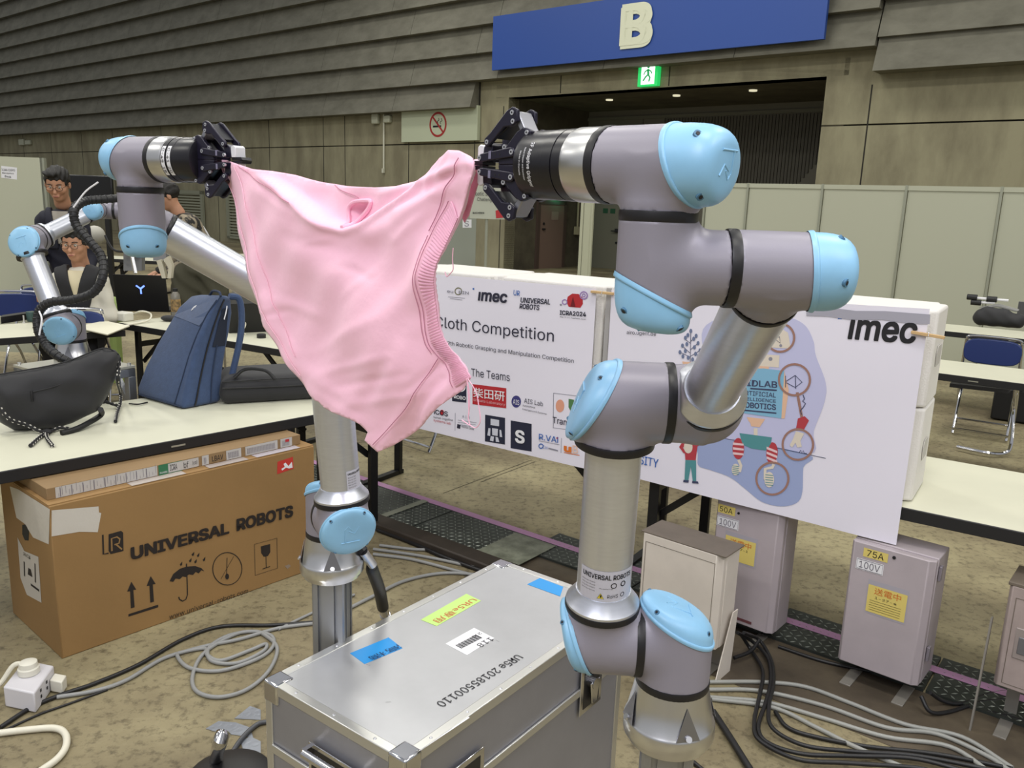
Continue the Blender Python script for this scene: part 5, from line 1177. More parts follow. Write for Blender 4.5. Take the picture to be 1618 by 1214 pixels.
# ================================================================== BAG TABLE AND CARTONS
e_t = A(.687, .726, 0); n_t = A(-.726, .687, 0); TA = A(-1.834, 2.88, 0)
table('white table with the bags on it, above the cardboard boxes', TA-e_t*.50, e_t, n_t, 2.30, .80, inset=.10)
M_card = mat('cardboard', '967548', .75, noise=.08, nscale=3, bump=.08, bscale=40); M_card2 = mat('cardboard_dull', '8d7350', .75, noise=.1, nscale=4); M_ctape = mat('white_tape', 'c9c4ba', .5, bump=.2, bscale=25); M_cp = mat('carton_ink', '241d1a', .7)
ba0 = A(-1.635, 2.804, 0); be = nrm(A(-.937, 3.605, 0)-ba0); bn = A(-be[1], be[0], 0)
CW, CD, CH = 1.13, .50, .60
box = thing('cardboard_box', 'large brown cardboard box printed UNIVERSAL ROBOTS under the bag table', 'cardboard box', ba0+be*CW/2+bn*CD/2)
t = MB(); t.box(ba0, be*CW, bn*CD, UZ*CH); t.build('carton', M_card, box, bevel=.004)
t = MB(); t.box(ba0+bn*.005+UZ*CH, be*CW, bn*(CD*.49), UZ*.004); t.build('top_flap', M_card, box); t = MB(); t.box(ba0+bn*(CD*.5)+UZ*CH, be*CW, bn*(CD*.49), UZ*.004); t.build('top_flap', M_card, box)
ff = Fr(ba0, be, UZ)
class Pf(Px):
    def __init__(s, r, fr, P, n, ox, oy, k): s.r = r; s.fr = fr; s.P = P; s.n = n; s.o = (ox, oy, k)
    def c(s, x, y):
        p = VP(s.o[0]+s.o[2]*x, s.o[1]+s.o[2]*y, s.P, s.n)-s.fr.O; return float(p@s.fr.X), float(p@s.fr.Y)
def with_frame(fr, fn):
    global fb; old = fb; fb = fr
    try: fn()
    finally: fb = old
def front():
    K = Pf(box, ff, ba0, bn, 0, 660, 520/1578)
    K.text('lettering', M_cp, 'UNIVERSAL', 626, 684, 1098, 556, 62, bold=.05); K.text('lettering', M_cp, 'ROBOTS', 1132, 546, 1404, 474, 60, bold=.05)
    K.line('logo_stroke', M_cp, [(492, 562), (495, 655), (520, 650)], w=10); K.poly('logo_block', M_cp, [(520, 560), (580, 543), (590, 552), (592, 640), (530, 655), (520, 640)], d=.0008)
    K.line('logo_letter', M_card, [(536, 640), (534, 580), (560, 572), (574, 582), (570, 602), (548, 610)], [(556, 608), (584, 632)], w=9, d=.0016)
    for x, y in ((635, 915), (728, 888)):
        K.poly('arrow_mark', M_cp, [(x-8, y), (x-12, y-82), (x-26, y-80), (x-6, y-128), (x+18, y-90), (x+4, y-88), (x+10, y-5)])
    K.poly('arrow_bar', M_cp, [(615, 943), (758, 897), (758, 910), (615, 955)])
    K.poly('umbrella', M_cp, [(812, 785), (830, 750), (862, 725), (893, 715), (935, 712), (965, 722), (980, 738), (965, 732), (952, 748), (938, 740), (925, 755), (905, 752), (890, 765), (875, 762), (862, 775), (842, 772), (830, 788)])
    K.line('umbrella_handle', M_cp, [(893, 700), (897, 800), (898, 850), (890, 872), (875, 880), (860, 872), (856, 860)], w=8)
    for x, y in ((925, 655), (950, 660), (868, 702), (912, 685), (937, 690), (978, 680)): K.poly('raindrop', M_cp, [(x+6, y-12), (x+5, y+4), (x-2, y+10), (x-7, y+2)])
    K.ring('temperature_ring', M_cp, 1089, 725, 70, 6, ry=78); K.line('thermometer', M_cp, [(1088, 672), (1086, 750)], w=5); K.line('thermometer_cross', M_cp, [(1058, 775), (1120, 665)], w=3); K.disc('thermometer_bulb', M_cp, 1088, 762, 9, 14, d=.0022)
    K.line('glass_frame', M_cp, [(1219, 608), (1327, 578), (1330, 722), (1223, 757)], w=4, closed=True)
    K.poly('glass', M_cp, [(1250, 618), (1295, 606), (1296, 645), (1284, 664), (1264, 668), (1252, 650)]); K.line('glass_stem', M_cp, [(1274, 660), (1276, 720)], [(1258, 726), (1294, 714)], w=6)
    K.text('lettering', M_cp, 'www.universal-robots.com', 810, 968, 1188, 840, 24)
    K.poly('white_tape', M_ctape, [(247, 445), (472, 426), (474, 455), (485, 458), (468, 550), (380, 548), (247, 570)], lab='torn white tape on the upper left of the box front')
    K.poly('fragile_sticker', mat('sticker_red', 'c23a32', .5), [(1330, 212), (1404, 188), (1407, 245), (1328, 272)]); K.poly('sticker_glass', M_print, [(1358, 222), (1368, 216), (1382, 232), (1398, 212), (1402, 240), (1384, 244), (1370, 240), (1352, 254), (1348, 246), (1364, 236)], d=.002)
    K.poly('stain', mat('carton_scuff', '8f8072', .8), [(1365, 712), (1385, 704), (1394, 712), (1378, 726)], d=.0008)
with_frame(ff, front)
fs_ = Fr(ba0+bn*CD, -bn, UZ)
def side():
    K = Pf(box, fs_, ba0, -be, 0, 660, 520/1578)
    K.poly('white_tape', M_ctape, [(48, 330), (90, 345), (240, 440), (235, 608), (160, 575), (120, 510), (80, 480)], lab='white tape over the box corner')
    K.poly('shipping_label', mat('label_paper', 'c4beb4', .6), [(85, 575), (118, 640), (185, 668), (200, 888), (130, 850), (100, 770)]); K.text('small_print', M_cp, 'PACK', 118, 662, 150, 680, 16); K.poly('weight_mark', M_cp, [(138, 720), (150, 728), (158, 765), (136, 752)], d=.002); K.line('small_print', M_cp, [(120, 760), (118, 690)], [(170, 700), (172, 790)], [(150, 800), (190, 830)], w=4, d=.002)
    K.poly('hand_hole', M_dark, [(108, 515), (125, 512), (140, 545), (138, 590), (120, 588), (108, 560)])
with_frame(fs_, side)
# the flat carton lying on it
b0 = ba0+be*.015+bn*.055+UZ*(CH+.004); b2x = thing('flat_carton', 'long flat carton covered in shipping labels, lying on the large box', 'cardboard box', b0+be*.55+bn*.2)
t = MB(); t.box(b0, be*1.08, bn*.40, UZ*.045); t.build('carton', M_card2, b2x, bevel=.002)
f2 = Fr(b0, be, UZ)
def labels():
    t = MB(); t.frect(f2, .03, .002, .38, .041, .0008); t.build('shipping_label', mat('label_white', 'b9b6b2', .6), b2x)
    t = MB()
    for k in range(30): t.frect(f2, .04+k*.0125, .006+.004*(k % 3), .0012, .012+.008*((k*7) % 4), .0014)
    for k in range(9): t.frect(f2, .045+k*.04, .004, .003, .036, .0014)
    stuff(t.build('small_print', mat('ink_faint', '77727a', .6), b2x))
    t = MB(); t.frect(f2, .415, .0, .10, .043, .0008); t.build('green_label', mat('label_green', '2f6e4a', .6), b2x)
    t = MB(); t.frect(f2, .455, .003, .13, .038, .0012); t.build('shipping_label', mat('label_white', 'b9b6b2'), b2x); t = MB(); t.text(f2, 'ICRA', .462, .010, .030, .026, d=.002, rot=0); t.text(f2, 'bf', .52, .008, .02, .026, d=.002); t.text(f2, '(co)', .558, .012, .02, .02, d=.002); t.build('handwriting', M_ink, b2x)
    t = MB(); t.text(f2, 'DAVAGUMI', .420, .006, .030, .008, d=.0018); t.build('lettering', M_print, b2x)
    for x, w_ in ((.60, .03), (.71, .07), (.80, .16), (.975, .06)):
        t = MB(); t.frect(f2, x, .002, w_, .041, .0010); t.build('shipping_label', mat('label_white', 'b9b6b2'), b2x)
        t = MB(); k = 0
        while k*.004 < w_-.02: t.frect(f2, x+.008+k*.004, .008, .0016, .026, .0016); k += 1
        stuff(t.build('barcode', mat('ink_faint', '77727a'), b2x))
    t = MB(); t.text(f2, 'LBAV', .645, .010, .05, .022, d=.0012); t.build('handwriting', M_ink, b2x)
    t = MB(); t.frect(f2, 1.0, .025, .02, .012, .0018); t.build('red_mark', M_red, b2x)
labels()
ft = Fr(ba0+UZ*(CH+.005), be, bn)
for x0, x1, m in ((.30, .52, 'b2a8a0'), (.62, .80, 'a89d98'), (.84, 1.06, 'b2aab0')):
    t = MB(); t.frect(ft, x0, .004, x1-x0, .045, .0006); t.build('top_tape', mat('toptape_'+m, m, .4), box)
# ================================================================== BAGS
def puffy(name, m, root, P, plane, n, T, step=7, fold=None, flat=.25):
    """a stuffed sheet: outline in the picture on an upright plane, given real thickness"""
    v, f = fill2d(P, step); t = MB(); V1 = []; V2 = []
    mx = max(min(pdist(x, y, P+P[:1]), 60) for x, y in v)
    for x, y in v:
        e = min(1, pdist(x, y, P+P[:1])/(mx*.75)); h = T*math.sqrt(max(0, 1-(1-e)**2)); q = VP(x, y, plane, n)
        g = fold(x, y) if fold else 0
        V1.append(q-n*(h+g*min(1, e*2)+.001)); V2.append(q+n*(h*flat+.001))
    k = len(v); F_ = []
    for q in f:
        a, b, c = [V1[i] for i in q]
        if np.cross(b-a, c-a)@(-n) < 0: q = q[::-1]
        F_.append(q)
    E_ = {}
    for q in F_:
        for i in range(3): E_[(q[i], q[(i+1) % 3])] = 1
    F_ += [tuple(i+k for i in q[::-1]) for q in list(F_)]+[(b, a, a+k, b+k) for (a, b) in E_ if (b, a) not in E_]
    t.v = [tuple(map(float, p)) for p in V1+V2]; t.f = F_; return t.build(name, m, root, ang=70)
M_bag = mat('bag_black', '212124', .65, bump=.08, bscale=25, sheen=.1); M_bagd = mat('bag_trim', '141416', .6)
zx = lambda P: [(x/3.517, 460+y/3.517) for x, y in P]
pl0 = G(90, 676, .70); nb_ = nrm(A(-.42, .90, 0))
bag = thing('sling_bag', 'black crescent sling bag with speckled rope straps on the white table', 'bag', G(90, 676, .70))
puffy('bag_body', M_bag, bag, zx([(-60, 470), (0, 462), (150, 440), (340, 400), (480, 350), (570, 315), (640, 328), (668, 360), (655, 450), (610, 560), (575, 620), (540, 668), (470, 700), (400, 735), (300, 765), (80, 775), (0, 730), (-60, 640)]), pl0, nb_, .065, step=5, fold=lambda x, y: .004*math.sin(x*.09+y*.05)+.003*math.sin(x*.03-y*.14))
def bagp(x, y, o): x, y = zx([(x, y)])[0]; return VP(x, y, pl0, nb_)-nb_*o
t = MB(); t.tube([bagp(180, 545, .068), bagp(300, 515, .069), (bagp(370, 490, .066))], .0022, 6); t.build('zip', M_bagd, bag); t = MB(); t.tube([bagp(183, 535, .070), bagp(186, 560, .073), bagp(188, 592, .071)], .0045, 6); t.build('zip_pull', M_bagd, bag)
t = MB(); t.tube([bagp(0, 460, .012), bagp(340, 398, .014), bagp(570, 316, .014), bagp(660, 350, .012)], .003, 6); t.build('top_seam', M_bagd, bag)
M_rope = mat('rope_black', '1b1b1d', .7); M_fleck = mat('rope_fleck', 'c9c6bd', .7)
def rope(P, r=.0075, name='rope_strap'):
    Q = catmull(P, 10); t = MB(); t.tube(Q, r, 8, raw=True); ro = t.build(name, M_rope, bag)
    L = 0; t = MB()
    for i in range(1, len(Q)):
        L += np.linalg.norm(Q[i]-Q[i-1])
        if L > .020:
            L = 0; d = nrm(Q[i]-Q[i-1]); x, y = perp(d)
            for a in (0, 2.1, 4.2): c = Q[i]+(x*math.cos(a)+y*math.sin(a))*r*.8; t.bar(c-d*.004+(y)*.001, c+d*.004, .0045)
    stuff(t.build('rope_fleck', M_fleck, ro))
def tabp(x, y, z=.709): x, y = zx([(x, y)])[0]; return G(x, y, z)
rope([bagp(0, 600, .09), bagp(70, 680, .10), tabp(150, 745, .74), tabp(215, 775, .715), tabp(265, 785), tabp(330, 760, .715), tabp(380, 765)])
rope([tabp(265, 785), tabp(225, 810), tabp(168, 860)]); rope([tabp(255, 785), tabp(262, 820), tabp(292, 860)])
rope([bagp(665, 370, .0), bagp(660, 430, .02), bagp(655, 500, .02), tabp(668, 560, .76), tabp(668, 620, .72), tabp(650, 680), tabp(642, 725)]); rope([tabp(585, 615, .74), tabp(625, 628, .725), tabp(665, 640, .715)])
t = MB(); t.tube([bagp(560, 650, .03), tabp(560, 690, .73), tabp(470, 745, .72), tabp(400, 775, .712), tabp(340, 790, .71)], .012, 10); t.build('webbing', M_bagd, bag)
t = MB(); t.ball(tabp(262, 782, .715), (.022, .016, .012), 12, 8); t.build('rope_knot', M_rope, bag)
# --- blue backpack: rings of four corners from the picture, real depths
M_blue = mat('backpack_blue', '384c70', .8, sheen=.15, bump=.15, bscale=140, noise=.18, nscale=40); M_bdark = mat('backpack_seam', '25324b', .8)
bpk = thing('backpack', 'blue canvas backpack standing on the white table, white logo on its flap', 'backpack', G(285, 645, .70))
rows_ = [((217, 627), (289, 648), (350, 636)), ((216, 612), (291, 636), (352, 620)), ((228, 580), (297, 605), (353, 590)), ((246, 545), (307, 562), (358, 555)), ((264, 515), (318, 528), (364, 524)), ((281, 486), (331, 497), (368, 495)), ((300, 469), (344, 474), (366, 476)), ((318, 466), (350, 467), (362, 468))]
zl = [.702, .735, .80, .875, .945, 1.01, 1.052, 1.062]
f0 = [G(*rows_[0][k], .702) for k in range(3)]
def ringpt(i, k):
    # depth follows the bottom corner, leaning back as it rises
    base = f0[k]; q = rows_[i][k]; n = nrm(A(base[0], base[1], 0)); h = zl[i]-.702
    return VP(q[0], q[1], base+n*h*.18, n)
vs = []; fs = []; m_ = 4
for i in range(len(rows_)):
    a, b, c = [ringpt(i, k) for k in range(3)]; d = a+(c-b)*.9+A(0, .02, 0)
    vs += [a, b, c, d]
for i in range(len(rows_)-1):
    for k in range(4): k2 = (k+1) % 4; fs.append((i*4+k, i*4+k2, (i+1)*4+k2, (i+1)*4+k))
fs.append((3, 2, 1, 0)); j0 = (len(rows_)-1)*4; fs.append((j0, j0+1, j0+2, j0+3))
t = MB(); t.add(vs, fs); o = t.build('pack_body', M_blue, bpk, ang=180, bevel=.022, seg=4)
V_ = vs
def face(i, u, off=.004):                  # point on the front panel (u 0..1 from left to right), row i
    i0 = min(int(i), len(rows_)-2); w_ = i-i0
    a = V_[i0*4]*(1-w_)+V_[i0*4+4]*w_; b = V_[i0*4+1]*(1-w_)+V_[i0*4+5]*w_
    n = nrm(CAMP-(a+b)/2); return a+(b-a)*u+n*off
def sidep(i, u, off=.004):
    i0 = min(int(i), len(rows_)-2); w_ = i-i0
    a = V_[i0*4+1]*(1-w_)+V_[i0*4+5]*w_; b = V_[i0*4+2]*(1-w_)+V_[i0*4+6]*w_
    n = nrm(np.cross(UZ, a-b)); n = n if n@(CAMP-a) > 0 else -n; return a+(b-a)*u+n*off
def panel(name, m, pts, th=.006):
    n = nrm(CAMP-pts[0]); t = MB(); t.prism(pts, n*th); return t.build(name, m, bpk, bevel=.003)
panel('flap', M_blue, [face(4.55, .04, .0), face(4.35, .86, .0), face(6.6, .98, .0), face(6.85, .25, .0)], .010)
fl_ = Fr(face(5.0, .42, .011), face(5.0, .8, .011)-face(5.0, .42, .011), face(6.2, .5, .011)-face(5.0, .42, .011))
t = MB()
for r0 in (.010, .015, .020): t.fline(fl_, [(.028+r0*math.cos(a), .012+r0*math.sin(a)) for a in np.linspace(1.6, 3.9, 8)], .0035, .002)
t.build('logo_mark', M_print, bpk)
t = MB(); t.tube([face(.25, .02), face(.35, .5), face(.3, .97)], .0025, 6); t.build('seam', M_bdark, bpk)
t = MB(); t.tube([face(.2, .80), face(1, .83), face(2, .86), face(3, .88), face(4, .90), face(5, .93), face(6, .97)], .0028, 6); t.build('seam', M_bdark, bpk)
t = MB(); t.tube([sidep(.2, .28), sidep(1, .30), sidep(2, .32), sidep(3, .33), sidep(4, .33), sidep(5, .34), sidep(6.2, .4)], .004, 6); t.build('zip_line', M_bagd, bpk)
t = MB(); t.tube([sidep(.2, .7), sidep(2, .66), sidep(3.4, .62)], .003, 6); t.build('seam', M_bdark, bpk)
panel('side_pocket', mat('mesh_dark', '1d2536', .8), [sidep(3.3, .50, 0), sidep(3.3, .92, 0), sidep(5.4, .80, 0), sidep(5.4, .50, 0)], .004)
t = MB(); t.tube([face(6.8, .5, .0), face(7, .6, .02)+UZ*.02, face(7, .9, .01)+UZ*.015, face(6.8, 1.0, .0)], .006, 8); t.build('grab_loop', M_bdark, bpk)
t = MB(); t.tube([sidep(5.6, .62, .008), sidep(5.2, .60, .012), sidep(4.7, .60, .012)], .003, 6); t.build('zip_pull', M_print, bpk)
q = V_[3*4+2]; t = MB(); t.tube([V_[7*4+2], V_[6*4+2]+A(.03, .03, .0), V_[4*4+2]+A(.04, .04, .0), V_[2*4+2]+A(.03, .05, .0), V_[1*4+2]+A(.01, .03, -.01)], .016, 10); t.build('shoulder_strap', M_blue, bpk)
t = MB(); t.tube([G(233, 636, .706), G(218, 639, .708), G(204, 638, .706)], .0035, 6); t.build('strap_end', M_bagd, bpk)
# --- black flat bag
fb2 = thing('flat_bag', 'black soft laptop bag lying flat right of the blue backpack', 'bag', G(430, 640, .70))
a = G(352, 640, .703); b = G(545, 628, .703); d = nrm(A(-.35, .94, 0)); vs = []
for h, ins in ((0, .0), (.05, -.012), (.10, -.004), (.135, .03)):
    vs += [a+UZ*h+A(ins, ins, 0), b+UZ*h+A(-ins, ins, 0), b+d*.34+UZ*h+A(-ins, -ins, 0), a+d*.34+UZ*h+A(ins, -ins, 0)]
fs = [(3, 2, 1, 0), (12, 13, 14, 15)]+[(i*4+k, i*4+(k+1) % 4, i*4+4+(k+1) % 4, i*4+4+k) for i in range(3) for k in range(4)]
t = MB(); t.add(vs, fs); t.build('bag_body', M_bag, fb2, bevel=.03, seg=4, ang=180)
t = MB(); t.tube([a+UZ*.085-d*.014, (a+b)/2+UZ*.080-d*.016, b+UZ*.085-d*.014], .004, 6); t.build('zip', M_bagd, fb2)
t = MB(); t.tube([a+UZ*.115-d*.006, (a+b)/2+UZ*.118-d*.006, b+UZ*.115-d*.006], .003, 6); t.build('seam', M_bagd, fb2)
t = MB(); t.tube([a+UZ*.13+A(.05, .03, 0), a+UZ*.17+A(.10, .05, 0), a+UZ*.17+A(.2, .04, 0), a+UZ*.13+A(.25, .03, 0)], .008, 8); t.build('handle', M_bagd, fb2)
# ================================================================== BACKGROUND, LEFT
r3e = dict(sc=1.15)
_U = D(98, 521, 3.95); _E = D(42, 381, 3.93); _j = nrm(A(.25, -.95, .0)); k3 = 1.15
_S = _U-_j*.138*k3; _b = _S-UZ*.1625*k3; _F = _E-_j*.128*k3; _W1 = D(150, 333, 4.30); _W2 = _W1-_j*.125*k3; _W3 = _W2+nrm(A(1, .25, 0))*.115*k3; _fl = _W3-UZ*.0996*k3
rob3, _ = robot_arm('smaller looking grey and silver robot arm far left, with a black sleeved cable', _b, _S, _U, _E, _F, _W1, _W2, _W3, _fl, sc=k3, h=.0045)
t = MB(); P3 = [D(52, 548, 3.95), D(70, 560, 3.8), D(118, 585, 3.6)]
cp = [D(*q) for q in ((205, 312, 4.0), (165, 315, 3.9), (135, 318, 3.85), (118, 330, 3.75), (120, 355, 3.75), (140, 380, 3.75), (160, 405, 3.75), (163, 435, 3.72), (148, 462, 3.72), (115, 474, 3.72), (80, 478, 3.74), (62, 492, 3.76), (60, 520, 3.76), (72, 545, 3.76), (90, 562, 3.70), (118, 580, 3.75), (135, 610, 3.9))]
t.tube(cp, .019, 10, n=8); cb = t.build('sleeved_cable', M_cb, rob3, ang=80)
t = MB(); Qc = catmull(cp, 30)
for i in range(0, len(Qc)-2, 7):
    d = nrm(Qc[i+1]-Qc[i]); t.lathe(Qc[i]-d*.003, d, [(0, .019), (.002, .0215), (.004, .0215), (.006, .019)], 10)
stuff(t.build('sleeve_rib', M_cb, cb))
for P in ([(116, 328, 3.7), (135, 303, 3.7), (155, 288, 3.7)], [(62, 492, 3.72), (66, 505, 3.7), (62, 530, 3.7)]):
    t = MB(); t.tube([D(*q) for q in P], .004, 6); t.build('cable_tie', M_print, rob3)
# tool of that arm, hanging lower right of the wrist
tq = D(212, 395, 4.35)
t = MB(); t.tube([_fl, _fl+(tq-_fl)*.5, tq], .035, 12); t.build('tool_adapter', M_rg, rob3)
t = MB(); t.box(D(195, 392, 4.4), D(224, 392, 4.4)-D(195, 392, 4.4), A(0, .04, 0), D(195, 428, 4.4)-D(195, 392, 4.4)); t.build('camera_plate', mat('plate_mid', '7c7c7c', .5, .3), rob3)
t = MB(); t.bar(D(205, 390, 4.3), D(214, 432, 4.3), .014); t.build('tool_rod', M_bolt, rob3)
t = MB(); t.box(D(242, 386, 4.35), D(262, 386, 4.35)-D(242, 386, 4.35), A(0, .05, 0), D(242, 412, 4.35)-D(242, 386, 4.35)); t.build('gripper_head', mat('plate_mid', '7c7c7c'), rob3)
t = MB(); t.tube([D(214, 392, 4.36), D(230, 388, 4.38), D(246, 390, 4.38)], .02, 8); t.build('tool_bridge', M_rg, rob3)
for P in ([(247, 412), (251, 425), (256, 440), (262, 440), (258, 422), (254, 410)], [(258, 410), (266, 424), (264, 440), (270, 440), (272, 420), (266, 405)]):
    t = MB(); t.prism([D(x, y, 4.33) for x, y in P], A(0, .03, 0)); t.build('gripper_finger', mat('finger_pale', 'b9b29b', .5), rob3)
t = MB(); t.tube([D(x, y, 4.3) for x, y in ((166, 372), (172, 385), (182, 396), (200, 398))], .006, 6); t.build('loose_cable', M_cb, rob3)
# its aluminium stand
st = thing('aluminium_stand', 'square aluminium profile stand carrying the far left robot arm', 'stand', (_b[0], _b[1], 0))
zb = _b[2]-.014; a3 = math.radians(-33); X3 = A(math.cos(a3), math.sin(a3), 0); Y3 = A(-X3[1], X3[0], 0)
O3 = A(_b[0], _b[1], 0)-X3*.20-Y3*.19
t = MB(); t.box(O3+UZ*(zb-.012), X3*.42, Y3*.38, UZ*.012); t.build('top_plate', mat('plate_light', 'b9b8ac', .4, .5), st)
for o, d in ((0, X3*.42), (1, X3*.42), (2, Y3*.38), (3, Y3*.38)):
    q = O3+(Y3*.34 if o == 1 else 0)+(X3*.38 if o == 3 else 0)
    for zz in (zb-.055, zb-.30):
        t = MB(); t.box(q+UZ*zz, d, (Y3 if o < 2 else X3)*.04, UZ*.04); t.build('profile_bar', M_ext, st, bevel=.002)
for x in (0, .38):
    for y in (0, .34):
        t = MB(); t.box(O3+X3*x+Y3*y, X3*.04, Y3*.04, UZ*(zb-.055)); t.build('profile_leg', M_ext, st, bevel=.002)
        t = MB(); t.bar(O3+X3*(x+.02)+Y3*(y+.02)+UZ*(zb-.22), O3+X3*(x+(.14 if x == 0 else -.10))+Y3*(y+.02)+UZ*(zb-.06), .025); t.build('corner_brace', M_ext, st)
        t = MB(); t.cyl(O3+X3*(x+.02)+Y3*(y+.02)+UZ*zb, O3+X3*(x+.02)+Y3*(y+.02)+UZ*(zb+.012), .009, seg=8); t.build('bolt', M_bolt, st)
# --- tables
table('white table carrying the black laptop and the drink bottle, beyond the blue backpack', G(415, 548, .70)-nrm(A(-.86, .515, 0))*.35, A(-.86, .515, 0), A(.515, .86, 0), 1.95, .62)
tbL = A(-3.456, 5.535, 0); dL = nrm(A(.63, .55, 0)); table('white table in front of the seated man, cut by the left edge', tbL-dL*.9, dL, A(-dL[1], dL[0], 0), 1.70, .66)
q = G(150, 408, .70); table('far white table with black legs right of the seated man', q-e_w*.1, nrm(A(.95, -.2, 0)), nrm(A(.2, .95, 0)), 1.6, .5)
q = G(-30, 402, .70); table('far table behind the grey robot elbow at the left edge', q, nrm(A(.97, .1, 0)), nrm(A(-.1, .97, 0)), 1.0, .5)
q = G(330, 402, .70); table('far table with orange robot gear behind the silver forearm', q-A(1.0, 0, 0), nrm(A(1, -.15, 0)), nrm(A(.15, 1, 0)), 2.4, .6)
# --- laptop with the glowing mark
M_lap = mat('laptop_black', '131316', .4)
def laptop(label, P, zt, dep_y, yaw, m, mark=None, lean=.18):
    """P: left and right foot of the lid in the picture"""
    a, b = G(*P[0], zt), G(*P[1], zt); X = nrm(b-a); Wd = float(np.linalg.norm(b-a)); n = A(-X[1], X[0], 0)
    if n[1] < 0: n = -n
    r = thing('laptop', label, 'laptop', (a+b)/2)
    t = MB(); t.box(a+n*.0+UZ*.002, X*Wd, n*.25, UZ*.018); t.build('keyboard_base', m, r, bevel=.003)
    up = nrm(UZ-n*lean); t = MB(); t.box(a+UZ*.012-n*.006, X*Wd, n*.008, up*dep_y); t.build('screen_lid', m, r, bevel=.003)
    if mark:
        fr = Fr(a+UZ*.012-n*.0065, X, up); t = MB(); c = (Wd*.5, dep_y*.62); w_ = .013
        t.fline(fr, [(c[0], c[1]-.045), (c[0], c[1]), (c[0]-.034, c[1]+.026)], w_, .001); t.fline(fr, [(c[0], c[1]), (c[0]+.034, c[1]+.026)], w_, .001); t.build('glowing_mark', mat('mark_glow', '5f7dff', emit=2.2), r)
    return r
laptop('black laptop seen from behind with a glowing blue letter Y', ((186, 492), (268, 494)), .70, .31, 0, M_lap, True)
laptop('black laptop standing open beside a coiled white cable', ((362, 527), (432, 524)), .70, .23, 0, M_lap, lean=.35)
def cyl_thing(name, label, cat, q, prof, m, seg=20, group=None):
    t = MB(); t.lathe(q, UZ, prof, seg); return tag(t.build(name, m, base=q), label, cat, group)
q = G(279, 505, .70); r = thing('drink_bottle', 'plastic drink bottle with a patterned label and black cap beside the laptop', 'bottle', q)
t = MB(); t.lathe(q, UZ, [(0, .036), (.06, .038), (.065, .036)], 20); t.build('bottle_base', mat('bottle_grey', '77736a', .25), r)
t = MB(); t.lathe(q, UZ, [(.065, .0385), (.165, .0385)], 20); t.build('bottle_label', mat('label_mixed', 'a98a5a', .5, col2='3c3429', nscale=35), r)
t = MB(); t.lathe(q, UZ, [(.165, .037), (.20, .034), (.225, .018)], 20); t.build('bottle_neck', mat('bottle_grey', '77736a'), r)
t = MB(); t.lathe(q, UZ, [(.225, .019), (.25, .019)], 16); t.build('bottle_cap', M_blk, r)
t = MB(); q = G(268, 508, .70); t.ball(q+UZ*.025, (.07, .04, .025), 14, 8); tag(t.build('headset_case', M_bag, base=q), 'small black pouch at the foot of the drink bottle', 'pouch')
q = G(195, 507, .70); t = MB(); t.cbox(q+UZ*.035, .13, .10, .07, -.4); tag(t.build('power_brick', mat('brick_white', 'd5d3c8', .5), base=q, bevel=.012, seg=3), 'white power brick on the table in front of the glowing laptop', 'power brick')
def wire(label, P, r, m): t = MB(); t.tube([G(*p) for p in P], r, 6); tag(t.build('cable', m, base=G(*P[0])), label, 'cable')
wire('white cable looping from the white power brick', [(205, 500, .72), (222, 492, .78), (238, 496, .76), (235, 506, .72), (212, 512, .706), (190, 516, .706)], .007, M_cw)
wire('white cable coiled upright beside the second black laptop', [(383, 524, .72), (388, 512, .77), (380, 506, .80), (371, 512, .77), (370, 520, .72), (380, 525, .71), (388, 528, .708)], .006, M_cw)
cyl_thing('puck', 'small black puck at the corner of the far white table', 'puck', G(413, 534, .70), [(0, .032), (.025, .032), (.028, .028)], M_blk)
q = G(142, 497, .74); t = MB(); t.ball(G(142, 499, .70)+UZ*.02, (.035, .055, .020), 14, 8); tag(t.build('computer_mouse', mat('mouse_dark', '2c2c2e', .3), base=G(142, 499, .70)), 'dark computer mouse in front of the seated man', 'mouse')
for i, (P, lb, m) in enumerate((([(118, 518), (165, 508), (205, 516), (170, 530)], 'stack of cream papers with dark marks on the left white table', 'dcd9c4'), ([(128, 512), (160, 500), (186, 504), (150, 516)], 'single pale sheet lying behind the paper stack', 'd9d2b4'))):
    t = MB(); t.prism([G(x, y, .703+.012*(1-i)) for x, y in P], UZ*.006); tag(t.build('paper', mat('paper'+m, m, .6), base=G(*P[0], .70)), lb, 'papers')
t = MB(); t.prism([G(x, y, .702) for x, y in [(118, 519), (165, 509), (205, 517), (170, 531)]], UZ*.010); tag(t.build('tray', mat('tray_cream', 'cdcab6', .5), base=G(160, 520, .70), bevel=.003), 'flat cream tray under the paper stack', 'tray')
t = MB(); t.box(G(2, 512, .70), nrm(G(40, 506, .7)-G(2, 512, .7))*.3, nrm(G(10, 500, .7)-G(2, 512, .7))*.12, UZ*.05); tag(t.build('tool_block', M_blk, base=G(2, 512, .70)), 'black tool block on the table at the left edge', 'tool')
q = G(50, 508, .70); cyl_thing('glass_jar', 'small dark green cup beside the left robot stand', 'cup', q, [(0, .03), (.07, .035), (.075, .033)], mat('cup_green', '3c5450', .3))
q = G(38, 511, .70); cyl_thing('metal_pin', 'short upright metal pin beside the dark green cup', 'pin', q, [(0, .010), (.008, .010), (.009, .006), (.06, .006)], M_bolt, 10)
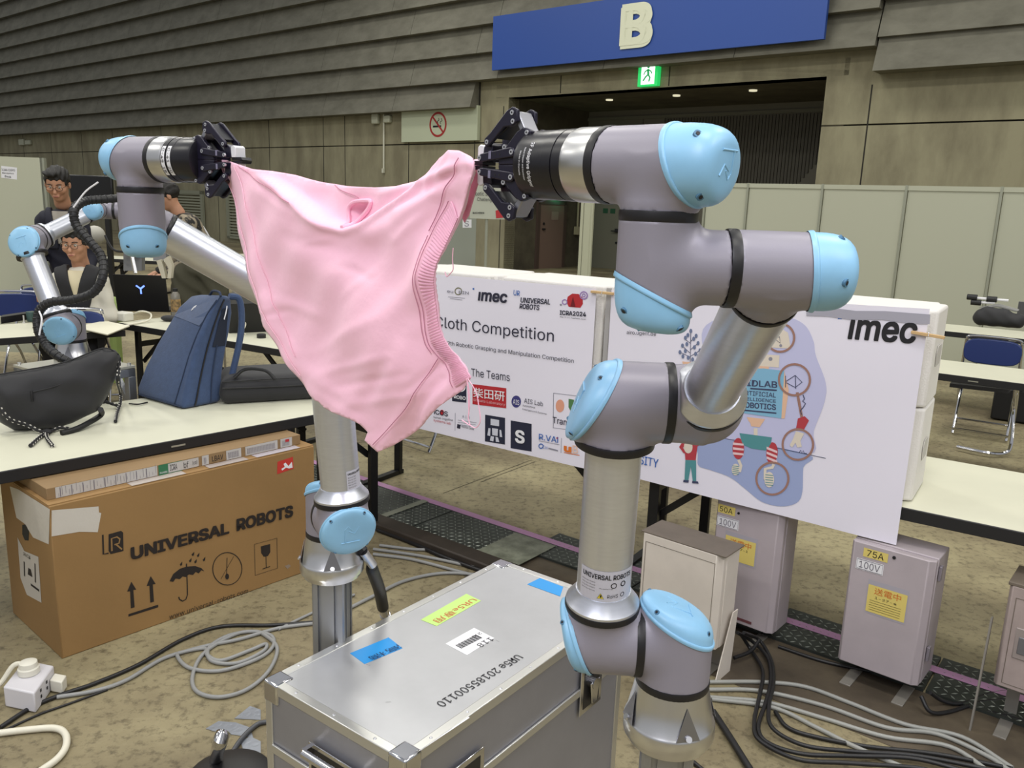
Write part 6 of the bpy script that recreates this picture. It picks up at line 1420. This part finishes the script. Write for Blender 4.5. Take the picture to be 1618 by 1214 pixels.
# --- blue folding chairs
M_vin = mat('vinyl_blue', '23356e', .35)
def chair(label, P, yaw, seat_z=.43):
    q = A(P[0], P[1], 0); X = A(math.cos(yaw), math.sin(yaw), 0); Y = A(-X[1], X[0], 0); r = thing('folding_chair', label, 'chair', q)
    t = MB(); n = 20; Pb = [(.20*math.copysign(abs(math.cos(a))**.5, math.cos(a)), .10*math.copysign(abs(math.sin(a))**.6, math.sin(a))) for a in np.linspace(0, 2*math.pi, n, endpoint=False)]
    t.prism([q+X*x+UZ*(.70+y)+Y*(.20) for x, y in Pb], Y*.03); t.build('backrest', M_vin, r, bevel=.008, ang=60)
    t = MB(); Ps = [(.20*math.copysign(abs(math.cos(a))**.5, math.cos(a)), .19*math.copysign(abs(math.sin(a))**.5, math.sin(a))) for a in np.linspace(0, 2*math.pi, n, endpoint=False)]
    t.prism([q+X*x+Y*y+UZ*seat_z for x, y in Ps], UZ*.035); t.build('seat', M_vin, r, bevel=.010, ang=60)
    for s in (-1, 1):
        t = MB(); t.tube([q+X*.21*s-Y*.20+UZ*.012, q+X*.21*s-Y*.05+UZ*.30, q+X*.20*s+Y*.15+UZ*.55, q+X*.19*s+Y*.215+UZ*.78], .011, 8); t.build('frame_tube', M_chrome, r)
        t = MB(); t.tube([q+X*.19*s+Y*.22+UZ*.012, q+X*.19*s+Y*.08+UZ*.25, q+X*.19*s-Y*.12+UZ*.42], .011, 8); t.build('frame_tube', M_chrome, r)
    for y, z in ((-.20, .05), (.22, .05)):
        t = MB(); t.tube([q-X*.20+Y*y+UZ*z, q+X*.20+Y*y+UZ*z], .009, 8); t.build('cross_tube', M_chrome, r)
    t = MB(); t.tube([q-X*.19+Y*.215+UZ*.78, q-X*.15+Y*.22+UZ*.815, q+X*.15+Y*.22+UZ*.815, q+X*.19+Y*.215+UZ*.78], .011, 8); t.build('back_tube', M_chrome, r)
    return r
def chair_px(label, px, py, dep, yaw): p = D(px, py, dep); chair(label, (p[0], p[1]), yaw)
chair_px('blue folding chair at the left edge, its whole backrest showing behind the table', 14, 484, 7.0, math.radians(15))
chair_px('blue folding chair half hidden behind the tilted upper arm of the far left robot', 52, 486, 7.5, math.radians(5))
p = G(690, 712); chair('folding chair behind the competition banner, only its legs showing below the cloth', (p[0]-.05, p[1]+.2), math.radians(140))
# --- whiteboard, monitor
r = thing('whiteboard', 'white display board with a small notice at the far left', 'board', G(30, 470))
a = D(-60, 245, 7.6); b = D(66, 254, 7.6); zt = float(a[2]); a0 = A(a[0], a[1], 0); b0_ = A(b[0], b[1], 0)
t = MB(); t.box(a0+UZ*.15, b0_-a0, A(0, .03, 0), UZ*(zt-.15)); t.build('board_panel', mat('board_white', 'b9bba6', .55), r)
t = MB(); t.box(b0_-nrm(b0_-a0)*.02, nrm(b0_-a0)*.04, A(0, .04, 0), UZ*zt); t.build('board_post', M_alu, r)
fr = Fr(a0, b0_-a0, UZ)
def note():
    K = Pf(r, fr, a0, np.cross(fr.X, UZ), 0, 0, 1.0)
    K.poly('notice', M_print, [(2, 262), (27, 265), (27, 284), (2, 281)]); K.text('lettering', M_ink, 'ICRA EXPO', 3, 270, 24, 271, 3.5); K.text('lettering', M_ink, 'Reception', 4, 275, 22, 276, 3); K.text('lettering', M_ink, 'Desk', 8, 280, 18, 281, 3)
with_frame(fr, note)
r = thing('monitor', 'large black monitor behind the standing man', 'monitor', D(145, 330, 9.0)*A(1, 1, 0))
a = D(108, 276, 9.0); b = D(176, 283, 9.0); t = MB(); t.box(A(a[0], a[1], D(140, 321, 9)[2]), A(b[0]-a[0], b[1]-a[1], 0), A(.0, .05, 0), UZ*(a[2]-D(140, 321, 9)[2])); t.build('screen', mat('screen_black', '141418', .3), r, bevel=.01)
for x in (125, 160): t = MB(); p = D(x, 318, 9.03); t.box(A(p[0], p[1]+.05, 0), A(.05, 0, 0), A(0, .05, 0), UZ*p[2]); t.build('stand_leg', M_blk, r)
# ================================================================== PEOPLE
M_skin = mat('skin', 'c08f72', .55, noise=.05, nscale=20); M_hair = mat('hair_black', '15120f', .6, bump=.3, bscale=150); M_lip = mat('lip', '9a5b4e', .5); M_eye = mat('eye_dark', '1a1512', .3); M_eyew = mat('eye_white', 'cfc6ba', .4)
def head(root, c, az, pitch, k=1.0, glasses=True, turn=0):
    """c: head centre; az: compass direction the face looks; pitch: downwards tilt"""
    f = A(math.cos(az)*math.cos(pitch), math.sin(az)*math.cos(pitch), -math.sin(pitch)); rt = nrm(np.cross(f, UZ)); up = np.cross(rt, f); M = np.stack([rt, f, up], 1)*1.0
    c = A(c)
    def L(x, y, z): return c+(rt*x+f*y+up*z)*k
    def S(P):
        q = ((P-c)@M)/k
        d = s_ell(q, (0, -.008, .028), (.077, .096, .090)); d = smin(d, s_ell(q, (0, .012, -.035), (.062, .074, .082)), .03)
        d = smin(d, s_ell(q, (0, .045, -.088), (.030, .032, .024)), .025)
        d = smin(d, s_caps(q, (0, .088, .010), (0, .108, -.022), .008, .013), .012); d = smin(d, s_ell(q, (0, .092, -.056), (.026, .016, .013)), .010)
        for s in (-1, 1):
            d = smin(d, s_ell(q, (s*.080, -.005, -.006), (.009, .018, .030)), .008); d = smin(d, s_ell(q, (s*.040, .062, -.020), (.026, .026, .024)), .02)
            d = smax(d, -s_ell(q, (s*.030, .098, .012), (.020, .014, .012)), .012)
        d = smin(d, s_caps(q, (0, -.015, -.06), (0, -.035, -.17), .052, .058), .03)
        return d*k
    o = sdf_obj(S, c-.24*k, c+.20*k, .0065*k, 'head', M_skin, root, ang=180)
    def Hr(P):
        q = ((P-c)@M)/k
        d = s_ell(q, (0, -.018, .038), (.088, .105, .096)); d = smin(d, s_ell(q, (.02, .045, .105), (.055, .05, .025)), .02)
        cut = s_box(q, (0, .105, -.045), (.064, .075, .105), .03); d = smax(d, -cut, .01); d = smax(d, -(q[:, 2]+.045+.0*q[:, 1]), .01)
        d = d+.004*np.sin(q[:, 0]*150+q[:, 1]*60)*np.sin(q[:, 2]*90); return d*k
    sdf_obj(Hr, c-.2*k, c+.2*k, .0065*k, 'hair', M_hair, root, ang=180)
    for s in (-1, 1):
        t = MB(); t.ball(L(s*.030, .076, .010), (.0125*k,)*3, 12, 8); t.build('eye', M_eyew, o); t = MB(); t.ball(L(s*.030, .0855, .008), (.005*k,)*3, 8, 6); t.build('pupil', M_eye, o)
        t = MB(); t.tube([L(s*.014, .090, .030), L(s*.030, .092, .036), L(s*.048, .080, .031)], .0032*k, 6); t.build('eyebrow', M_hair, o)
        if glasses:
            t = MB(); t.tube([L(s*.031+.024*math.cos(a), .104, .008+.018*math.sin(a)) for a in np.linspace(0, 2*math.pi, 14, endpoint=False)], .0018*k, 6, closed=True, raw=True); t.tube([L(s*.055, .102, .014), L(s*.078, .05, .014), L(s*.084, .0, .010)], .0018*k, 6); t.build('glasses_side', mat('glasses_frame', '5a4a3c', .3, .6), o)
    if glasses: t = MB(); t.tube([L(-.008, .106, .012), L(.008, .106, .012)], .0018*k, 6, raw=True); t.build('glasses_bridge', mat('glasses_frame', '5a4a3c'), o)
    t = MB(); t.ball(L(0, .106, -.055), tuple(A(.020, .006, .005)*k), 12, 6, M); t.build('mouth', M_lip, o)
    return L, o
def hand(root, w, d, side, k=1.0):
    """five fingered relaxed hand: w wrist, d direction of the fingers, side towards the thumb"""
    w = A(w); d = nrm(d); s_ = nrm(A(side)-(A(side)@d)*d); nn = np.cross(d, s_)
    fg = []
    for i, (o, L_) in enumerate(((.026, .070), (.009, .080), (-.009, .075), (-.025, .058))):
        b0 = w+d*.085*k+s_*o*k; b1 = b0+(d*.6*L_-nn*.010)*k; b2 = b1+(d*.35*L_-nn*.026)*k; fg.append((b0, b1, b2))
    th = (w+d*.03*k+s_*.03*k, w+d*.065*k+s_*.062*k-nn*.01*k, w+d*.09*k+s_*.066*k-nn*.025*k)
    def S(P):
        dd = smin(s_caps(P, w, w+d*.03*k, .026*k, .03*k), s_caps(P, w+d*.035*k+s_*.012*k, w+d*.08*k+s_*.015*k, .022*k), .02*k)
        dd = smin(dd, s_caps(P, w+d*.035*k-s_*.014*k, w+d*.08*k-s_*.016*k, .020*k), .02*k)
        for a, b, c_ in fg+[th]: dd = smin(dd, np.minimum(s_caps(P, a, b, .0095*k, .0088*k), s_caps(P, b, c_, .0088*k, .0075*k)), .004*k)
        return dd
    pts = [w]+[q for f_ in fg+[th] for q in f_]; lo = np.min(pts, 0)-.04; hi = np.max(pts, 0)+.04
    return sdf_obj(S, lo, hi, .0050, 'hand', M_skin, root, ang=180)
def cloth_sdf(name, m, root, caps, lo, hi, h=.014, k=.05, wr=.006):
    def S(P):
        d = None
        for a, b, r0, r1 in caps:
            v = s_caps(P, a, b, r0, r1); d = v if d is None else smin(d, v, k)
        return d+wr*np.sin(P[:, 0]*38+P[:, 2]*30)*np.sin(P[:, 1]*33-P[:, 2]*22)
    return sdf_obj(S, lo, hi, h, name, m, root, ang=180)
def shell(name, m, root, caps, off, region, lo, hi, h, k=.04):
    def S(P):
        d = None
        for a, b, r0, r1 in caps:
            v = s_caps(P, a, b, r0, r1); d = v if d is None else smin(d, v, k)
        q = P-ch; x = q@rt; y = q@fw; z = q[:, 2]
        return np.maximum(np.maximum(d-off, -(d+.02)), region(np.abs(x), y, z))
    return sdf_obj(S, lo, hi, h, name, m, root, ang=180)
def body_pts(root, caps, m, name, h=.014, k=.05, wr=.006):
    P = np.array([q for c in caps for q in (c[0], c[1])]); R_ = max(max(c[2], c[3]) for c in caps)+.05
    return cloth_sdf(name, m, root, caps, P.min(0)-R_, P.max(0)+R_, h, k, wr)
# --- seated man in the white and black jacket
Hc = D(119, 385, 6.35); az = math.radians(-75); fw = A(math.cos(az), math.sin(az), 0); rt = nrm(np.cross(fw, UZ)); m1 = thing('person', 'seated man with glasses in a white jacket with a black collar, arms crossed', 'person', (Hc[0], Hc[1], 0))
Lh, _ = head(m1, Hc, az-.15, .22, 1.09)
ch = A(Hc[0], Hc[1], Hc[2])-UZ*.26-fw*.03
def bp_(x, y, z): return ch+rt*x+fw*y+UZ*z
M_jw = mat('jacket_white', 'cfcbbd', .7, bump=.15, bscale=14); M_jb = mat('jacket_black', '17171b', .7)
hip = bp_(0, -.02, -.46)
caps = [(bp_(-.11, 0, -.02), bp_(.11, 0, -.02), .085, .085), (bp_(0, 0, -.06), hip, .140, .15), (bp_(-.155, 0, -.04), bp_(-.205, .03, -.30), .066, .058), (bp_(.155, 0, -.04), bp_(.205, .03, -.30), .066, .058), (bp_(-.205, .03, -.30), bp_(.02, .20, -.29), .058, .046), (bp_(.205, .03, -.30), bp_(-.02, .17, -.33), .058, .046)]
jk = body_pts(m1, caps, M_jw, 'jacket', .016, .04)
def vin(z): return np.maximum(.0, (z+.17)*.24)
def vout(z): return .085+np.clip(z+.22, 0, 1)*.26
shell('collar', M_jb, m1, caps[:2]+[(bp_(0, -.01, .02), bp_(0, -.01, .07), .075, .07)], .022, lambda u, y, z: np.maximum.reduce([vin(z)-u, u-vout(z), z-.10, -.23-z, -y-.02]), ch-.35, ch+.35, .009)
shell('inner_shirt', mat('tshirt_cream', 'cfc4a4', .7), m1, caps[:2]+[(bp_(0, -.01, .02), bp_(0, -.01, .05), .07, .065)], .010, lambda u, y, z: np.maximum.reduce([u-vin(z)-.01, z-.06, -.20-z, -y]), ch-.35, ch+.35, .009)
body_pts(m1, [(bp_(-.02, .24, -.30), bp_(.14, .20, -.29), .052, .058)], mat('sleeve_grey', '4a4644', .7), 'sleeve_patch', .012)
hand(m1, bp_(.06, .235, -.255), rt*.9+UZ*.25, UZ)
t = MB(); t.prism([bp_(.225, .06, -.13), bp_(.250, .03, -.13), bp_(.265, .04, -.24), bp_(.235, .075, -.24)], rt*.006); t.build('sleeve_mark', M_jb, m1)
M_trd = mat('trousers_dark', '1c1c22', .75)
caps = [(hip, hip+UZ*.04, .15, .15)]
for s in (-1, 1): caps += [(hip+rt*.09*s, hip+rt*.13*s+fw*.42-UZ*.02, .085, .065), (hip+rt*.13*s+fw*.42-UZ*.02, A(*(hip+rt*.13*s+fw*.40)[:2], .09), .062, .05)]
body_pts(m1, caps, M_trd, 'trousers', .018)
for s in (-1, 1): q = hip+rt*.13*s+fw*.45; t = MB(); t.ball(A(q[0], q[1], .045), (.05, .13, .045), 14, 8, np.stack([rt, fw, UZ], 1)); t.build('shoe', M_blk, m1)
chair('blue folding chair the man in the white jacket sits on', (hip[0], hip[1]), az+math.pi/2+math.pi, hip[2]-.19)
# --- standing man in the dark jacket
Hc = D(91, 291, 6.9); az = math.radians(-70); fw = A(math.cos(az), math.sin(az), 0); rt = nrm(np.cross(fw, UZ)); m2 = thing('person', 'standing man with glasses in a dark open jacket, leaning forward and looking down', 'person', (Hc[0]-fw[0]*.15, Hc[1]-fw[1]*.15, 0))
head(m2, Hc, az-.1, .42, 1.10); ch = Hc-UZ*.27-fw*.07
caps = [(bp_(-.10, 0, -.02), bp_(.10, 0, -.02), .075, .075), (bp_(0, -.02, -.07), bp_(0, -.16, -.58), .125, .14), (bp_(-.145, 0, -.04), bp_(-.20, -.02, -.34), .060, .052), (bp_(.145, 0, -.04), bp_(.20, -.02, -.34), .060, .052), (bp_(-.20, -.02, -.34), bp_(-.18, .14, -.52), .052, .042), (bp_(.20, -.02, -.34), bp_(.18, .14, -.52), .052, .042)]
body_pts(m2, caps, mat('jacket_navy', '1b1c2b', .75), 'jacket', .016, .04)
shell('inner_shirt', mat('shirt_grey', '9a948a', .7), m2, caps[:2]+[(bp_(0, 0, .02), bp_(0, 0, .05), .068, .065)], .010, lambda u, y, z: np.maximum.reduce([u-.03-np.maximum(0, (z+.16)*.16), z-.05, -.22-z, -y]), ch-.35, ch+.35, .009)
shell('lapel', mat('jacket_navy', '1b1c2b', .75), m2, caps[:2]+[(bp_(0, -.01, .02), bp_(0, -.01, .06), .07, .068)], .020, lambda u, y, z: np.maximum.reduce([.03+np.maximum(0, (z+.16)*.16)-u, u-.11, z-.08, -.26-z, -y-.02]), ch-.35, ch+.35, .009)
hand(m2, bp_(-.165, .165, -.55), fw*.5-UZ*.6, rt); hand(m2, bp_(.165, .165, -.55), fw*.5-UZ*.6, -rt)
hp = bp_(0, -.17, -.62); caps = []
for s in (-1, 1): caps += [(hp+rt*.08*s, A(*(hp+rt*.10*s)[:2], .48), .09, .068), (A(*(hp+rt*.10*s)[:2], .48), A(*(hp+rt*.10*s)[:2], .09), .066, .052)]
body_pts(m2, caps, M_trd, 'trousers', .018)
for s in (-1, 1): q = hp+rt*.10*s+fw*.05; t = MB(); t.ball(A(q[0], q[1], .045), (.05, .13, .045), 14, 8, np.stack([rt, fw, UZ], 1)); t.build('shoe', M_blk, m2)
# --- man in the camouflage jacket, partly behind the wrist
Hc = D(264, 310, 7.6); az = math.radians(-150); fw = A(math.cos(az), math.sin(az), 0); rt = nrm(np.cross(fw, UZ)); m3 = thing('person', 'person in a camouflage jacket with a white sleeve stripe, bending to the left', 'person', (Hc[0]+.25, Hc[1], 0))
head(m3, Hc, az, .35, 1.0, glasses=False); ch = Hc-UZ*.23-fw*.13
caps = [(bp_(-.15, 0, -.02), bp_(.15, 0, -.02), .09, .09), (bp_(0, -.02, -.06), bp_(0, -.22, -.52), .15, .15), (bp_(-.20, 0, -.03), bp_(-.24, .02, -.34), .07, .055), (bp_(.20, 0, -.03), bp_(.24, .02, -.34), .07, .055), (bp_(-.24, .02, -.34), bp_(-.16, .20, -.46), .052, .045), (bp_(.24, .02, -.34), bp_(.16, .20, -.46), .052, .045)]
body_pts(m3, caps, mat('jacket_camouflage', '8f8470', .8, col2='1e1c1a', nscale=11, ramp=(.47, .53)), 'jacket', .018, .04)
t = MB(); t.tube([bp_(-.02, -.13, .01), bp_(.0, -.20, -.10), bp_(.0, -.29, -.30), bp_(.0, -.36, -.52)], .012, 6); t.tube([bp_(.13, .06, .05), bp_(.285, .02, -.06), bp_(.315, .03, -.34)], .012, 6); t.each('sleeve_stripe', M_print, m3)
hand(m3, bp_(-.15, .225, -.48), fw*.8-UZ*.3, rt); hand(m3, bp_(.15, .225, -.48), fw*.8-UZ*.3, -rt)
hp = bp_(0, -.22, -.56); caps = []
for s in (-1, 1): caps += [(hp+rt*.08*s, A(*(hp+rt*.10*s)[:2], .48), .09, .068), (A(*(hp+rt*.10*s)[:2], .48), A(*(hp+rt*.10*s)[:2], .09), .066, .052)]
body_pts(m3, caps, mat('trousers_olive', '4c4636', .8), 'trousers', .020)
for s in (-1, 1): q = hp+rt*.10*s+fw*.05; t = MB(); t.ball(A(q[0], q[1], .045), (.05, .13, .045), 14, 8, np.stack([rt, fw, UZ], 1)); t.build('shoe', M_blk, m3)
# --- olive coat over a chair, orange gear on the far table
q = G(318, 520); q = D(318, 480, 7.6); r = thing('draped_coat', 'dark olive coat draped over a chair beyond the drink bottle', 'coat', (q[0], q[1], 0))
body_pts(r, [(D(296, 428, 7.6), D(340, 432, 7.6), .10, .11), (D(296, 440, 7.6), D(298, 500, 7.6), .13, .15), (D(335, 440, 7.6), D(345, 500, 7.6), .12, .14)], mat('coat_olive', '3c3a2a', .85), 'coat', .02, .06, .012)
t = MB(); q0 = D(318, 500, 7.6)
for dx in (-.2, .2): t.cyl((q0[0]+dx, q0[1], 0), (q0[0]+dx, q0[1], q0[2]+.2), .012, seg=8)
t.each('chair_leg', M_chrome, r)
for px, py, w_, h_, m, lb, nm in ((326, 388, .12, .17, M_lap, 'small black screen left of the orange gear on the far table', 'small_screen'), (350, 392, .13, .20, M_lap, 'small black screen directly behind the orange gear', 'small_screen')):
    q = D(px, py, 8.4); q = A(q[0], q[1], .70); r = thing(nm, lb, 'screen', q); t = MB(); t.cbox(q+UZ*(.05+h_/2+.02), w_*1.1, .02, h_*1.2); t.build('panel', m, r, bevel=.004); t = MB(); t.cbox(q+UZ*.035, .04, .05, .07); t.build('foot', M_blk, r)
q = D(362, 398, 7.9); q = A(q[0], q[1], .70); r = thing('orange_gripper', 'orange and black robot gripper with a brown round head on the far table', 'robot gripper', q)
for dx, z0, z1 in ((-.06, .0, .22), (.06, 0, .20)): t = MB(); t.cbox(q+A(dx, 0, (z0+z1)/2), .03, .05, z1-z0); t.build('orange_finger', mat('gear_orange', 'c2452a', .5), r, bevel=.004)
t = MB(); t.cbox(q+UZ*.24, .20, .08, .06); t.build('black_body', M_blk, r, bevel=.006); t = MB(); t.ball(q+UZ*.33, .075, 14, 10); t.build('round_head', mat('head_brown', '7a5a44', .6, noise=.3, nscale=30), r)
q = D(390, 402, 7.6); q = A(q[0], q[1], .70); t = MB(); t.cbox(q+UZ*.06, .3, .2, .12, .2); tag(t.build('grey_case', mat('gear_grey', '5c5c58', .5), base=q, bevel=.01), 'low grey equipment case on the far table by the shirt edge', 'case')
q = G(185, 440); q = D(178, 470, 7.4); t = MB(); t.ball(A(q[0], q[1], .62), (.10, .08, .16), 12, 8); t.cyl((q[0], q[1], 0), (q[0], q[1], .5), .05, seg=10); tag(t.build('green_bag', mat('bag_green', '9fb56a', .6, bump=.4, bscale=20), base=(q[0], q[1], 0)), 'crumpled light green bag on a stand beside the far table leg', 'bag')
q = D(150, 372, 7.8); t = MB(); t.ball(A(q[0], q[1], q[2]), (.09, .09, .09), 14, 10); t.cyl((q[0], q[1], 0), (q[0], q[1], q[2]), .02, seg=12); tag(t.build('white_bundle', mat('bundle_white', 'b5b3a8', .6), base=(q[0], q[1], 0)), 'white covered bundle standing behind the seated man', 'bundle')
# ================================================================== BACKGROUND, MIDDLE AND RIGHT
r = thing('display_board', 'tall pale display board just right of the pink shirt', 'board', G(735, 520))
a = D(690, 250, 8.2); b = D(755, 250, 8.2); t = MB(); t.box(A(a[0], a[1], .05), A(b[0]-a[0], b[1]-a[1], 0), A(0, .04, 0), UZ*1.85); t.build('board_panel', mat('board_sage', '8f9488', .55), r)
t = MB(); p = D(738, 352, 8.2); fr = Fr(A(a[0], a[1], 0), A(b[0]-a[0], b[1]-a[1], 0), UZ)
def note2():
    K = Pf(r, fr, fr.O, np.cross(fr.X, UZ), 0, 0, 1.0); K.poly('notice', M_print, [(731, 347), (745, 347), (745, 360), (731, 360)]); K.text('lettering', M_gy, 'S', 734, 358, 741, 358, 9)
with_frame(fr, note2)
r = thing('standing_sign', 'pale sign reading Robotic Simulation Challenge with a red mark, on a thin pole', 'sign', G(770, 520))
a = D(742, 345, 7.6); b = D(797, 347, 7.6); top_ = D(770, 282, 7.6); t = MB(); t.box(a, b-a, A(0, .02, 0), UZ*(top_[2]-a[2])); t.build('sign_panel', mat('sign_pale', 'b3b6a6', .5), r)
fr = Fr(a-A(0, .002, 0), A(b[0]-a[0], b[1]-a[1], 0), UZ)
def note3():
    K = Pf(r, fr, fr.O, np.cross(fr.X, UZ), 0, 0, 1.0); K.text('lettering', M_ink, 'Robotic Simulation', 744, 309, 796, 310, 6.5); K.text('lettering', M_ink, 'Challenge', 754, 319, 780, 320, 7); K.text('small_print', M_ink, 'RACHDEN', 747, 338, 765, 338, 3, bold=.02); K.poly('red_mark', mat('print_red', 'b3272f'), [(783, 333), (794, 330), (796, 344), (784, 345)])
with_frame(fr, note3)
p = D(769, 345, 7.62); t = MB(); t.cyl((p[0], p[1], .02), (p[0], p[1], p[2]+.02), .014, seg=10); t.build('pole', M_alu, r); t = MB(); t.lathe(A(p[0], p[1], 0), UZ, [(0, .18), (.015, .18), (.02, .03)], 20); t.build('base', M_alu, r)
dt = nrm(A(.837, -.547, 0)); nt_ = A(.547, .837, 0)
table('white table at the right edge, nearer one, with a blue chair behind it', G(1525, 595, .70)-dt*.9, dt, nt_, 1.9, .62)
O2 = G(1540, 528, .70); table('far white table at the right edge carrying the black bag', O2-dt*.9, dt, nt_, 2.4, .6)
p = G(905, 452, .70); table('far white table with two small robot arms, behind the competition banner', p-A(1.4, -.5, 0), nrm(A(.96, -.2, 0)), nrm(A(.2, .96, 0)), 3.4, .6)
for px0, px1, lb in ((868, 913, 'small white and black robot arm lying on the far table, left one'), (927, 976, 'small white and black robot arm lying on the far table, right one beside the panels')):
    a = D(px0, 432, 9.4); b = D(px1, 436, 9.4); off = .70+.09; a = A(a[0], a[1], off+.05); b = A(b[0], b[1], off); r = thing('small_robot_arm', lb, 'robot arm', A((a[0]+b[0])/2, (a[1]+b[1])/2, .70))
    t = MB(); t.cyl(a-UZ*.14, a, .06, seg=14); t.build('base_joint', M_blk, r); t = MB(); t.ball(a+UZ*.03, .055, 12, 8); t.build('white_joint', M_print, r)
    t = MB(); t.tube([a+(b-a)*.15, a+(b-a)*.8], .035, 10); t.build('white_link', M_print, r); t = MB(); t.ball(b, .055, 12, 8); t.cyl(b-UZ*.09, b, .03, seg=8); t.build('end_joint', M_blk, r)
p = G(1575, 529, .815); chair('blue folding chair pushed up behind the nearer right table', (p[0]-.0, p[1]-.0), math.radians(147))
# black bag with a white gimbal on top, grey laptop
q = G(1575, 517, .70); r = thing('camera_bag', 'black camera bag on the far right table with a grey cloth on top', 'bag', q)
body_pts(r, [(q+dt*-.14+UZ*.08, q+dt*.16+UZ*.075, .075, .07), (q+dt*-.10+UZ*.13, q+dt*.05+UZ*.13, .06, .05)], M_bag, 'bag_body', .014, .04, .004)
t = MB(); t.prism([q+dt*-.18+UZ*.165, q+dt*-.02+UZ*.215, q+dt*.16+UZ*.175, q+dt*.14+UZ*.16, q+dt*-.02+UZ*.19], nt_*.14); t.build('grey_cloth', mat('cloth_grey', '8e8e8c', .8), r, bevel=.006)
q2 = q+dt*-.10+UZ*.225+nt_*.03; r = thing('gimbal', 'white folding camera gimbal with black motors lying on the camera bag', 'gimbal', q2)
t = MB(); t.tube([q2-dt*.12+UZ*.035, q2+dt*.16+UZ*.035], .012, 8); t.tube([q2-dt*.10-UZ*.005, q2+dt*.05-UZ*.0], .012, 8); t.each('white_arm', M_print, r)
for o in (-dt*.15+UZ*.04, -dt*.11-UZ*.008, dt*.02+UZ*.035): t = MB(); t.cyl(q2+o-dt*.045, q2+o+dt*.045, .028, seg=14); t.build('black_motor', M_blk, r, bevel=.004)
a = G(1604, 512, .70); r = thing('laptop', 'grey laptop cut off by the right edge beside the camera bag', 'laptop', a)
t = MB(); t.box(a, dt*.34, nt_*.24, UZ*.016); t.build('keyboard_base', mat('laptop_grey', '6f7072', .4, .4), r); t = MB(); t.box(a+UZ*.01, dt*.34, nt_*.008, nrm(UZ-nt_*.1)*.22); t.build('screen_lid', mat('laptop_grey', '6f7072'), r, bevel=.003)
# crate with wrapped parts under the right table
q = G(1612, 672); r = thing('black_crate', 'black crate with crumpled clear wrapping under the right table', 'crate', q)
t = MB(); t.cbox(A(q[0]+.15, q[1]+.2, .15), .5, .4, .28, math.radians(-33)); t.build('crate_body', M_blk, r, bevel=.012)
t = MB()
random.seed(2)
for k in range(14): t.ball(A(q[0]-.05+random.random()*.3, q[1]+.05+random.random()*.25, .31+random.random()*.05), (.05*random.random()+.03, .04, .03), 7, 5)
stuff(t.build('clear_wrap', mat('wrap_clear', 'b9bcbc', .2, .2), r, smooth=False))
t = MB(); t.tube([G(1512, 706, .03), G(1560, 716, .03), G(1588, 716, .03), G(1598, 700, .10), G(1602, 640, .35), G(1606, 600, .62)], .013, 8); tag(t.build('chair_frame', M_chrome, base=G(1560, 716)), 'bent chrome tube frame standing under the nearer right table', 'chair frame')
t = MB(); p = G(1535, 600, .45); t.box(G(1500, 612, .42), G(1595, 622, .42)-G(1500, 612, .42), nt_*.35, UZ*.03); tag(t.build('shelf_board', M_blk, base=G(1535, 612, .42)), 'dark shelf board slung under the nearer right table', 'shelf')
